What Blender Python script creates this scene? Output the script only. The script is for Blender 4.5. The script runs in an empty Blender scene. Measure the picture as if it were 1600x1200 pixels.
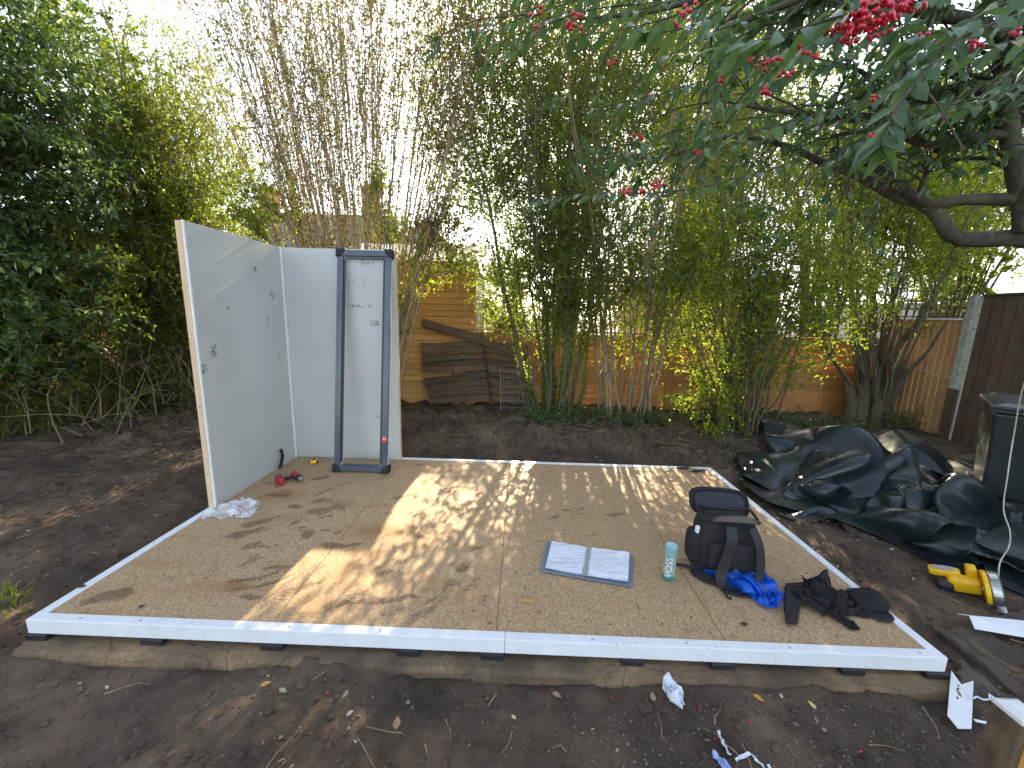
import bpy, bmesh, math, random, zlib, base64
import numpy as np
from mathutils import Vector, Matrix
random.seed(7); rng = np.random.default_rng(7)
C = bpy.context.scene.collection
sc = bpy.context.scene

# ------------------------------------------------------------------ camera, sky, sun, exposure
CAM = np.array((2.668, -1.805, 1.960)); F = 607.3; PITCH, YAW, ROLL = .1761, -.0197, .0255
_c, _s = math.cos(YAW), math.sin(YAW); _cp, _sp = math.cos(PITCH), math.sin(PITCH); _cr, _sr = math.cos(ROLL), math.sin(ROLL)
_R = np.array((_c, -_s, 0)); _FW = np.array((_s*_cp, _c*_cp, -_sp)); _UP = np.array((_s*_sp, _c*_sp, _cp))
_R2 = _cr*_R + _sr*_UP; _U2 = -_sr*_R + _cr*_UP
cam = bpy.data.cameras.new('camera'); co = bpy.data.objects.new('camera', cam); C.objects.link(co)
cam.sensor_width = 36; cam.lens = 36*F/1600; cam.clip_start = .02; cam.clip_end = 2000
M = Matrix(((_R2[0], _U2[0], -_FW[0], CAM[0]), (_R2[1], _U2[1], -_FW[1], CAM[1]), (_R2[2], _U2[2], -_FW[2], CAM[2]), (0, 0, 0, 1)))
co.matrix_world = M; sc.camera = co
def at(px, py, Y):
    d = _R2*(px-800)/F - _U2*(py-600)/F + _FW
    return CAM + d*(Y-CAM[1])/d[1]
def gr(px, py, z=0.):
    d = _R2*(px-800)/F - _U2*(py-600)/F + _FW
    return CAM + d*(z-CAM[2])/d[2]

SUN_EL, SUN_AZ = math.radians(29.4), math.radians(3.5)          # azimuth from +Y towards +X
w = bpy.data.worlds.new('World'); sc.world = w; w.use_nodes = True
nt = w.node_tree; bg = nt.nodes['Background']
sky = nt.nodes.new('ShaderNodeTexSky'); sky.sky_type = 'NISHITA'; sky.sun_disc = False
sky.sun_elevation = SUN_EL; sky.sun_rotation = SUN_AZ
sky.air_density = 1.0; sky.dust_density = 1.5; sky.ozone_density = 1.0; sky.altitude = 50
hsv = nt.nodes.new('ShaderNodeHueSaturation'); hsv.inputs['Saturation'].default_value = .6      # thin high cloud
nt.links.new(sky.outputs[0], hsv.inputs['Color']); nt.links.new(hsv.outputs[0], bg.inputs[0]); bg.inputs[1].default_value = .15
L = bpy.data.lights.new('sun', 'SUN'); L.energy = 4.2; L.angle = math.radians(.53); L.color = (1, .82, .56)
lo = bpy.data.objects.new('sun', L); C.objects.link(lo)
sd = Vector((math.sin(SUN_AZ)*math.cos(SUN_EL), math.cos(SUN_AZ)*math.cos(SUN_EL), math.sin(SUN_EL)))
lo.rotation_euler = sd.to_track_quat('Z', 'Y').to_euler(); lo.location = sd*20
sc.view_settings.view_transform = 'Standard'; sc.view_settings.look = 'None'
sc.view_settings.exposure = 1.95; sc.view_settings.gamma = 1
sc.cycles.max_bounces = 8; sc.cycles.transparent_max_bounces = 12
sc.cycles.sample_clamp_indirect = 6

# ------------------------------------------------------------------ materials
def newmat(name):
    m = bpy.data.materials.new(name); m.use_nodes = True
    return m, m.node_tree, m.node_tree.nodes['Principled BSDF']
def N(nt, t, **k):
    n = nt.nodes.new(t)
    for a, b in k.items(): setattr(n, a, b)
    return n
def coords(nt, scale=(1, 1, 1), kind='Object', rot=(0, 0, 0)):
    tc = N(nt, 'ShaderNodeTexCoord'); mp = N(nt, 'ShaderNodeMapping')
    mp.inputs['Scale'].default_value = scale; mp.inputs['Rotation'].default_value = rot
    nt.links.new(tc.outputs[kind], mp.inputs[0]); return mp.outputs[0]
def noise(nt, vec, scale, detail=4, rough=.55, dist=0):
    n = N(nt, 'ShaderNodeTexNoise'); n.inputs['Scale'].default_value = scale; n.inputs['Detail'].default_value = detail
    n.inputs['Roughness'].default_value = rough; n.inputs['Distortion'].default_value = dist
    nt.links.new(vec, n.inputs['Vector']); return n.outputs['Fac']
def ramp(nt, fac, stops):
    r = N(nt, 'ShaderNodeValToRGB'); e = r.color_ramp.elements
    while len(e) < len(stops): e.new(.5)
    for el, (p, c) in zip(e, stops):
        el.position = p; el.color = (*c, 1) if len(c) == 3 else c
    nt.links.new(fac, r.inputs[0]); return r.outputs[0]
def mix(nt, fac, a, b, mode='MIX'):
    m = N(nt, 'ShaderNodeMix', data_type='RGBA', blend_type=mode)
    for s, v in ((m.inputs[0], fac), (m.inputs[6], a), (m.inputs[7], b)):
        if isinstance(v, (int, float)): s.default_value = v
        elif isinstance(v, tuple): s.default_value = (*v, 1)
        else: nt.links.new(v, s)
    return m.outputs[2]
def math_(nt, op, a, b=0., clamp=False):
    m = N(nt, 'ShaderNodeMath', operation=op); m.use_clamp = clamp
    for s, v in ((m.inputs[0], a), (m.inputs[1], b)):
        if isinstance(v, (int, float)): s.default_value = v
        else: nt.links.new(v, s)
    return m.outputs[0]
def bump(nt, bs, h, strength=.3, dist=.01):
    b = N(nt, 'ShaderNodeBump'); b.inputs['Strength'].default_value = strength; b.inputs['Distance'].default_value = dist
    nt.links.new(h, b.inputs['Height']); nt.links.new(b.outputs[0], bs.inputs['Normal'])
def crinkle(name, col, rough, scale, strength, dist, spec=.5):
    """stiff sheet with sharp creases"""
    m, nt, bs = newmat(name); v = coords(nt)
    w1 = math_(nt, 'ABSOLUTE', math_(nt, 'SUBTRACT', noise(nt, v, scale, 3, .5, .8), .5)); w2 = math_(nt, 'ABSOLUTE', math_(nt, 'SUBTRACT', noise(nt, v, scale*2.7, 3, .5, .5), .5))
    h = math_(nt, 'ADD', w1, math_(nt, 'MULTIPLY', w2, .4)); bump(nt, bs, h, strength, dist)
    d = ramp(nt, noise(nt, v, 2.5, 5), [(.35, col), (.75, tuple(c*1.8+.006 for c in col))]); nt.links.new(d, bs.inputs['Base Color'])
    nt.links.new(ramp(nt, noise(nt, v, 6, 5), [(.3, (rough*.7,)*3), (.7, (rough*1.5,)*3)]), bs.inputs['Roughness']); bs.inputs['Specular IOR Level'].default_value = spec; return m
def simple(name, col, rough=.5, metal=0, var=.15, vs=30, bmp=.1, spec=.5, scale=(1, 1, 1), coat=0):
    m, nt, bs = newmat(name); v = coords(nt, scale)
    f = noise(nt, v, vs, 5)
    c2 = tuple(min(1, c*(1+var)) for c in col); c1 = tuple(c*(1-var) for c in col)
    nt.links.new(ramp(nt, f, [(.3, c1), (.7, c2)]), bs.inputs['Base Color'])
    bs.inputs['Roughness'].default_value = rough; bs.inputs['Metallic'].default_value = metal
    bs.inputs['Specular IOR Level'].default_value = spec; bs.inputs['Coat Weight'].default_value = coat
    if bmp: bump(nt, bs, f, bmp, .004)
    return m
def woodmat(name, c1, c2, grain=(1, 12, 12), rough=.75, bmp=.3, dark=(.02, .012, .008), isl=.35, knots=True, green=None):
    """boards: grain stretched along the axis with the small scale, each board its own tone"""
    m, nt, bs = newmat(name); v = coords(nt, grain)
    g = noise(nt, v, 3.5, 8, .65, .4); g2 = noise(nt, v, 16, 4, .6)
    col = ramp(nt, g, [(.25, c1), (.75, c2)])
    col = mix(nt, math_(nt, 'MULTIPLY', ramp(nt, g2, [(.45, (0, 0, 0)), (.8, (1, 1, 1))]), .5), col, dark)
    ge = N(nt, 'ShaderNodeNewGeometry'); hv = N(nt, 'ShaderNodeHueSaturation')
    val = math_(nt, 'MULTIPLY_ADD', ge.outputs['Random Per Island'], isl*2); val.node.inputs[2].default_value = 1-isl
    oi = N(nt, 'ShaderNodeObjectInfo'); vv = math_(nt, 'MULTIPLY_ADD', oi.outputs['Random'], isl); vv.node.inputs[2].default_value = 1-isl/2; val = math_(nt, 'MULTIPLY', val, vv)
    nt.links.new(val, hv.inputs['Value']); nt.links.new(col, hv.inputs['Color']); col = hv.outputs[0]
    if knots:
        vo = N(nt, 'ShaderNodeTexVoronoi'); vo.inputs['Scale'].default_value = 2.2
        nt.links.new(coords(nt, (1, 2.2, 2.2) if grain[0] < grain[2] else (2.2, 2.2, 1)), vo.inputs['Vector'])
        k = ramp(nt, vo.outputs['Distance'], [(.03, (1, 1, 1)), (.075, (0, 0, 0))]); col = mix(nt, k, col, tuple(c*.3 for c in c1))
    if green:
        f = ramp(nt, noise(nt, coords(nt), 1.7, 5), [(.5, (0, 0, 0)), (.68, (1, 1, 1))]); col = mix(nt, math_(nt, 'MULTIPLY', f, .6), col, green)
    nt.links.new(col, bs.inputs['Base Color']); bs.inputs['Roughness'].default_value = rough
    bump(nt, bs, g, bmp, .006); return m
def leafmat(name, stops, trans, tmix=.45, rough=.45, gloss=.35):
    m, nt, bs = newmat(name); ge = N(nt, 'ShaderNodeNewGeometry')
    col = ramp(nt, ge.outputs['Random Per Island'], stops)
    big = noise(nt, coords(nt), 1.3, 3); hv = N(nt, 'ShaderNodeHueSaturation'); nt.links.new(col, hv.inputs['Color'])
    nt.links.new(math_(nt, 'ADD', big, .5), hv.inputs['Value'])
    nt.links.new(hv.outputs[0], bs.inputs['Base Color']); bs.inputs['Roughness'].default_value = rough
    bs.inputs['Specular IOR Level'].default_value = gloss
    tr = N(nt, 'ShaderNodeBsdfTranslucent'); tc = mix(nt, .5, hv.outputs[0], trans); nt.links.new(tc, tr.inputs[0])
    mx = N(nt, 'ShaderNodeMixShader'); mx.inputs[0].default_value = tmix
    nt.links.new(bs.outputs[0], mx.inputs[1]); nt.links.new(tr.outputs[0], mx.inputs[2])
    nt.links.new(mx.outputs[0], nt.nodes['Material Output'].inputs[0]); return m
def barkmat(name, c1, c2, lich=None):
    m, nt, bs = newmat(name); v = coords(nt, (9, 9, 2.2)); f = noise(nt, v, 3, 8, .7)
    col = ramp(nt, f, [(.3, c1), (.7, c2)])
    if lich:
        l = ramp(nt, noise(nt, coords(nt), 6, 6), [(.5, (0, 0, 0)), (.6, (1, 1, 1))]); col = mix(nt, math_(nt, 'MULTIPLY', l, .6), col, lich)
    nt.links.new(col, bs.inputs['Base Color']); bs.inputs['Roughness'].default_value = .9; bump(nt, bs, f, .7, .02); return m

MT = {}
MT['pvc'] = simple('white pvc trim', (.78, .80, .82), .28, var=.05, vs=9, bmp=.02)
_m = MT['pvc']; _nt = _m.node_tree; _b = _nt.nodes['Principled BSDF']; _src = _b.inputs['Base Color'].links[0].from_socket; _v = coords(_nt)
_d = math_(_nt, 'MULTIPLY', ramp(_nt, noise(_nt, _v, 5, 3), [(.42, (0, 0, 0)), (.62, (1, 1, 1))]), ramp(_nt, noise(_nt, _v, 55, 6, .75), [(.56, (0, 0, 0)), (.66, (1, 1, 1))]))
_nt.links.new(mix(_nt, math_(_nt, 'MULTIPLY', _d, .65), mix(_nt, math_(_nt, 'MULTIPLY', noise(_nt, _v, 2.5, 4), .22), _src, (.50, .50, .47)), (.22, .17, .12)), _b.inputs['Base Color'])
MT['black_plastic'] = simple('black plastic', (.02, .02, .022), .45, bmp=.05)
MT['black_rubber'] = simple('black rubber', (.012, .012, .012), .7, bmp=.1)
MT['anthracite'] = simple('anthracite film', (.06, .075, .10), .22, var=.25, vs=6, bmp=.05)
MT['frame_white'] = simple('white frame side', (.72, .72, .70), .35, var=.04)
MT['red_label'] = simple('red label', (.75, .04, .05), .4, var=.03, bmp=0)
MT['timber'] = woodmat('pale softwood', (.62, .43, .25), (.78, .60, .40), (12, 12, 1), isl=.05, bmp=.1, dark=(.4, .25, .12))
MT['red_tool'] = simple('red tool plastic', (.42, .02, .04), .4, var=.1)
MT['steel'] = simple('steel', (.45, .45, .44), .3, metal=.9, var=.15)
MT['galv'] = simple('dull galvanised wire', (.42, .40, .40), .5, metal=.4, var=.2)
MT['yellow_tool'] = simple('yellow tool plastic', (.85, .48, .01), .35, var=.08)
MT['blue_bag'] = simple('thin blue plastic', (.004, .13, .62), .3, var=.1, bmp=.1)
MT['cloth_black'] = simple('black cloth', (.009, .009, .010), .9, var=.3, vs=60, bmp=.3)
MT['cloth_grey'] = simple('charcoal fabric', (.013, .0125, .0135), .85, var=.3, vs=90, bmp=.3)
MT['navy'] = simple('dark navy lining', (.004, .006, .013), .55, var=.2, vs=50)
MT['strap'] = simple('black webbing', (.009, .009, .010), .6, var=.2, vs=120, bmp=.2)
MT['leather'] = simple('worn brown handle', (.06, .042, .03), .5, var=.3, vs=15)
MT['white_paper'] = simple('white paper', (.72, .74, .80), .5, var=.03, bmp=.02)
MT['grey_cover'] = simple('grey blue binder card', (.16, .21, .25), .4, var=.06)
MT['orange_wood'] = simple('pencil varnish', (.55, .28, .07), .4)
MT['concrete'] = simple('mossy concrete', (.30, .31, .24), .9, var=.3, vs=25, bmp=.5)
MT['white_site'] = simple('white paint and sunlit shed side', (.75, .76, .76), .5, var=.04)  # plain white paint, and sunlight painted on the shed side
MT['slate'] = simple('grey slate roof', (.12, .13, .145), .6, var=.3, vs=5, bmp=.3)
MT['stone_wall'] = simple('buff stone wall', (.34, .28, .2), .9, var=.25, vs=4, bmp=.3)
MT['terracotta'] = simple('red brick', (.30, .09, .05), .9, var=.2, vs=8)
MT['glassy_roof'] = simple('painted sky sheen', (.42, .50, .62), .12, var=.05, vs=3)  # sky reflection put into the pale blue base colour
MT['felt'] = simple('pale mineral roofing felt', (.45, .46, .46), .8, var=.15, vs=40)
MT['bin'] = simple('dark green grey bin plastic', (.018, .024, .026), .38, var=.2, vs=12, bmp=.1)
MT['litter'] = simple('crumpled white plastic film', (.62, .66, .72), .3, var=.1, vs=20, bmp=.3)
MT['wire_pale'] = simple('pale cable', (.55, .50, .38), .5)
MT['tarp'] = crinkle('dark green black pvc sheet', (.008, .014, .015), .30, 1.1, .15, .08, .5)
MT['slab'] = None

# ------------------------------------------------------------------ mesh helpers
def tag(o, label=None, cat=None, group=None, kind=None):
    for k, v in (('label', label), ('category', cat), ('group', group), ('kind', kind)):
        if v: o[k] = v
    return o
def thing(name, label, cat, loc=(0, 0, 0), rot=(0, 0, 0), group=None):
    o = bpy.data.objects.new(name, None); C.objects.link(o); o.location = [float(a) for a in loc]; o.rotation_euler = rot
    o.empty_display_size = .05
    return tag(o, label, cat, group)
def link(name, me, m, parent=None, world=False):
    o = bpy.data.objects.new(name, me); C.objects.link(o)
    if m is not None:
        for mm in (m if isinstance(m, (list, tuple)) else [m]): me.materials.append(mm)
    if parent is not None:
        o.parent = parent
        if world:
            off = Vector((0, 0, 0)); p = parent
            while p is not None: off += Vector(p.location); p = p.parent
            o.location = -off
    return o
def npmesh(name, V, faces_idx, starts, smooth=False, mi=None):
    me = bpy.data.meshes.new(name); V = np.asarray(V, np.float32)
    me.vertices.add(len(V)); me.vertices.foreach_set('co', V.ravel())
    me.loops.add(len(faces_idx)); me.loops.foreach_set('vertex_index', np.asarray(faces_idx, np.int32))
    me.polygons.add(len(starts)); me.polygons.foreach_set('loop_start', np.asarray(starts, np.int32))
    if mi is not None: me.polygons.foreach_set('material_index', np.asarray(mi, np.int32))
    me.polygons.foreach_set('use_smooth', np.full(len(starts), smooth, bool))
    me.update(calc_edges=True); me.validate(); return me
class MB:
    def __init__(s): s.v = []; s.f = []
    def add(s, v, f):
        n = len(s.v); s.v += [tuple(float(c) for c in p) for p in v]; s.f += [tuple(i+n for i in q) for q in f]; return s
    def box(s, c, d, R=None):
        hx, hy, hz = d[0]/2, d[1]/2, d[2]/2
        P = [Vector((x, y, z)) for x in (-hx, hx) for y in (-hy, hy) for z in (-hz, hz)]
        if R is not None: P = [R @ p for p in P]
        P = [p+Vector([float(a) for a in c]) for p in P]
        return s.add(P, [(0, 1, 3, 2), (4, 6, 7, 5), (0, 4, 5, 1), (2, 3, 7, 6), (0, 2, 6, 4), (1, 5, 7, 3)])
    def b2(s, a, b):
        a, b = np.array(a, float), np.array(b, float); return s.box((a+b)/2, np.abs(b-a))
    def tube(s, path, r, k=8, cap=True, squash=None):
        P = np.array([[float(a) for a in p] for p in path]); n = len(P); R = np.full(n, r) if np.isscalar(r) else np.array(r, float)
        T = np.gradient(P, axis=0); T /= np.linalg.norm(T, axis=1)[:, None]+1e-9
        ref = np.array((0, 0, 1.)) if abs(T[0][2]) < .9 else np.array((1., 0, 0))
        A = np.cross(T[0], ref); A /= np.linalg.norm(A); V = []
        for i in range(n):
            A = A-T[i]*A.dot(T[i]); A /= np.linalg.norm(A)+1e-9; B = np.cross(T[i], A)
            for j in range(k):
                t = 2*math.pi*j/k; V.append(P[i]+R[i]*(A*math.cos(t)+B*math.sin(t)*(squash or 1)))
        Fc = [(i*k+j, i*k+(j+1) % k, (i+1)*k+(j+1) % k, (i+1)*k+j) for i in range(n-1) for j in range(k)]
        if cap: Fc += [tuple(range(k))[::-1], tuple(range((n-1)*k, n*k))]
        return s.add(V, Fc)
    def lathe(s, prof, c=(0, 0, 0), k=24, R=None):
        V = []
        for r, z in prof:
            for j in range(k):
                t = 2*math.pi*j/k; p = Vector((r*math.cos(t), r*math.sin(t), z))
                if R is not None: p = R @ p
                V.append(p+Vector([float(a) for a in c]))
        n = len(prof)
        Fc = [(i*k+j, i*k+(j+1) % k, (i+1)*k+(j+1) % k, (i+1)*k+j) for i in range(n-1) for j in range(k)]
        Fc += [tuple(range(k))[::-1], tuple(range((n-1)*k, n*k))]
        return s.add(V, Fc)
    def prism(s, poly, z0, z1, R=None, c=(0, 0, 0)):
        n = len(poly); V = [Vector((x, y, z)) for z in (z0, z1) for x, y in poly]
        if R is not None: V = [R @ p for p in V]
        V = [p+Vector([float(a) for a in c]) for p in V]
        return s.add(V, [tuple(range(n))[::-1], tuple(range(n, 2*n))]+[(i, (i+1) % n, n+(i+1) % n, n+i) for i in range(n)])
    def ribbon(s, path, wdt, th, side):
        """flat strap: path points, width along 'side' vector(s)"""
        P = [Vector([float(a) for a in p]) for p in path]; n = len(P); V = []
        for i, p in enumerate(P):
            t = (P[min(i+1, n-1)]-P[max(i-1, 0)]).normalized(); sd_ = Vector(side[i] if isinstance(side, list) else side)
            sd_ = (sd_-t*sd_.dot(t)).normalized(); nn = t.cross(sd_)
            wi = wdt[i] if isinstance(wdt, (list, tuple)) else wdt
            V += [p+sd_*wi/2+nn*th/2, p-sd_*wi/2+nn*th/2, p-sd_*wi/2-nn*th/2, p+sd_*wi/2-nn*th/2]
        Fc = [(i*4+j, i*4+(j+1) % 4, i*4+4+(j+1) % 4, i*4+4+j) for i in range(n-1) for j in range(4)]
        Fc += [(3, 2, 1, 0), tuple((n-1)*4+j for j in range(4))]
        return s.add(V, Fc)
    def build(s, name, m, parent=None, world=False, bevel=0, smooth=False, sub=0, seg=2):
        me = bpy.data.meshes.new(name); me.from_pydata(s.v, [], s.f)
        bm = bmesh.new(); bm.from_mesh(me); bmesh.ops.recalc_face_normals(bm, faces=bm.faces); bm.to_mesh(me); bm.free()
        if smooth: me.shade_smooth()
        o = link(name, me, m, parent, world)
        if bevel:
            b = o.modifiers.new('bevel', 'BEVEL'); b.width = bevel; b.segments = seg; b.limit_method = 'ANGLE'
        if sub:
            b = o.modifiers.new('sub', 'SUBSURF'); b.levels = sub; b.render_levels = sub
        return o
def rounded(dims, power=4., nu=28, nv=16, fn=None):
    """superellipsoid cushion-like body; fn deforms points"""
    V = []; Fc = []
    e = 2/power; sg = lambda v, p: math.copysign(abs(v)**p, v)
    for i in range(nv+1):
        a = -math.pi/2+math.pi*i/nv
        for j in range(nu):
            b = 2*math.pi*j/nu
            p = Vector((sg(math.cos(a), e)*sg(math.cos(b), e)*dims[0]/2, sg(math.cos(a), e)*sg(math.sin(b), e)*dims[1]/2, sg(math.sin(a), e)*dims[2]/2))
            V.append(fn(p) if fn else p)
    Fc = [(i*nu+j, i*nu+(j+1) % nu, (i+1)*nu+(j+1) % nu, (i+1)*nu+j) for i in range(nv) for j in range(nu)]
    mb = MB(); mb.add(V, Fc); return mb
def smoothpath(pts, n=20):
    P = [Vector([float(a) for a in p]) for p in pts]; out = []; m = len(P)
    for i in range(m-1):
        p0, p1, p2, p3 = P[max(i-1, 0)], P[i], P[i+1], P[min(i+2, m-1)]
        k = max(2, n//(m-1))
        for j in range(k):
            t = j/k; out.append(.5*((2*p1)+(p2-p0)*t+(2*p0-5*p1+4*p2-p3)*t*t+(3*p1-p0-3*p2+p3)*t**3))
    out.append(P[-1]); return out
_TAB = {}
def vnoise(x, y, seed=0):
    """smooth value noise, vectorised"""
    T = _TAB.get(seed)
    if T is None: T = _TAB[seed] = np.random.default_rng(seed).random((256, 256))
    xi = np.floor(x).astype(int); yi = np.floor(y).astype(int); fx = x-xi; fy = y-yi
    fx = fx*fx*(3-2*fx); fy = fy*fy*(3-2*fy)
    g = lambda a, b: T[a % 256, b % 256]
    return (g(xi, yi)*(1-fx)+g(xi+1, yi)*fx)*(1-fy)+(g(xi, yi+1)*(1-fx)+g(xi+1, yi+1)*fx)*fy-.5
def fbm(x, y, f, o=4, seed=0, gain=.5):
    s = 0; a = 1.
    for i in range(o): s = s+a*vnoise(x*f+31.7*i, y*f+17.3*i, seed+i); f *= 2.03; a *= gain
    return s
def sstep(a, b, x): t = np.clip((x-a)/(b-a), 0, 1); return t*t*(3-2*t)

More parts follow.
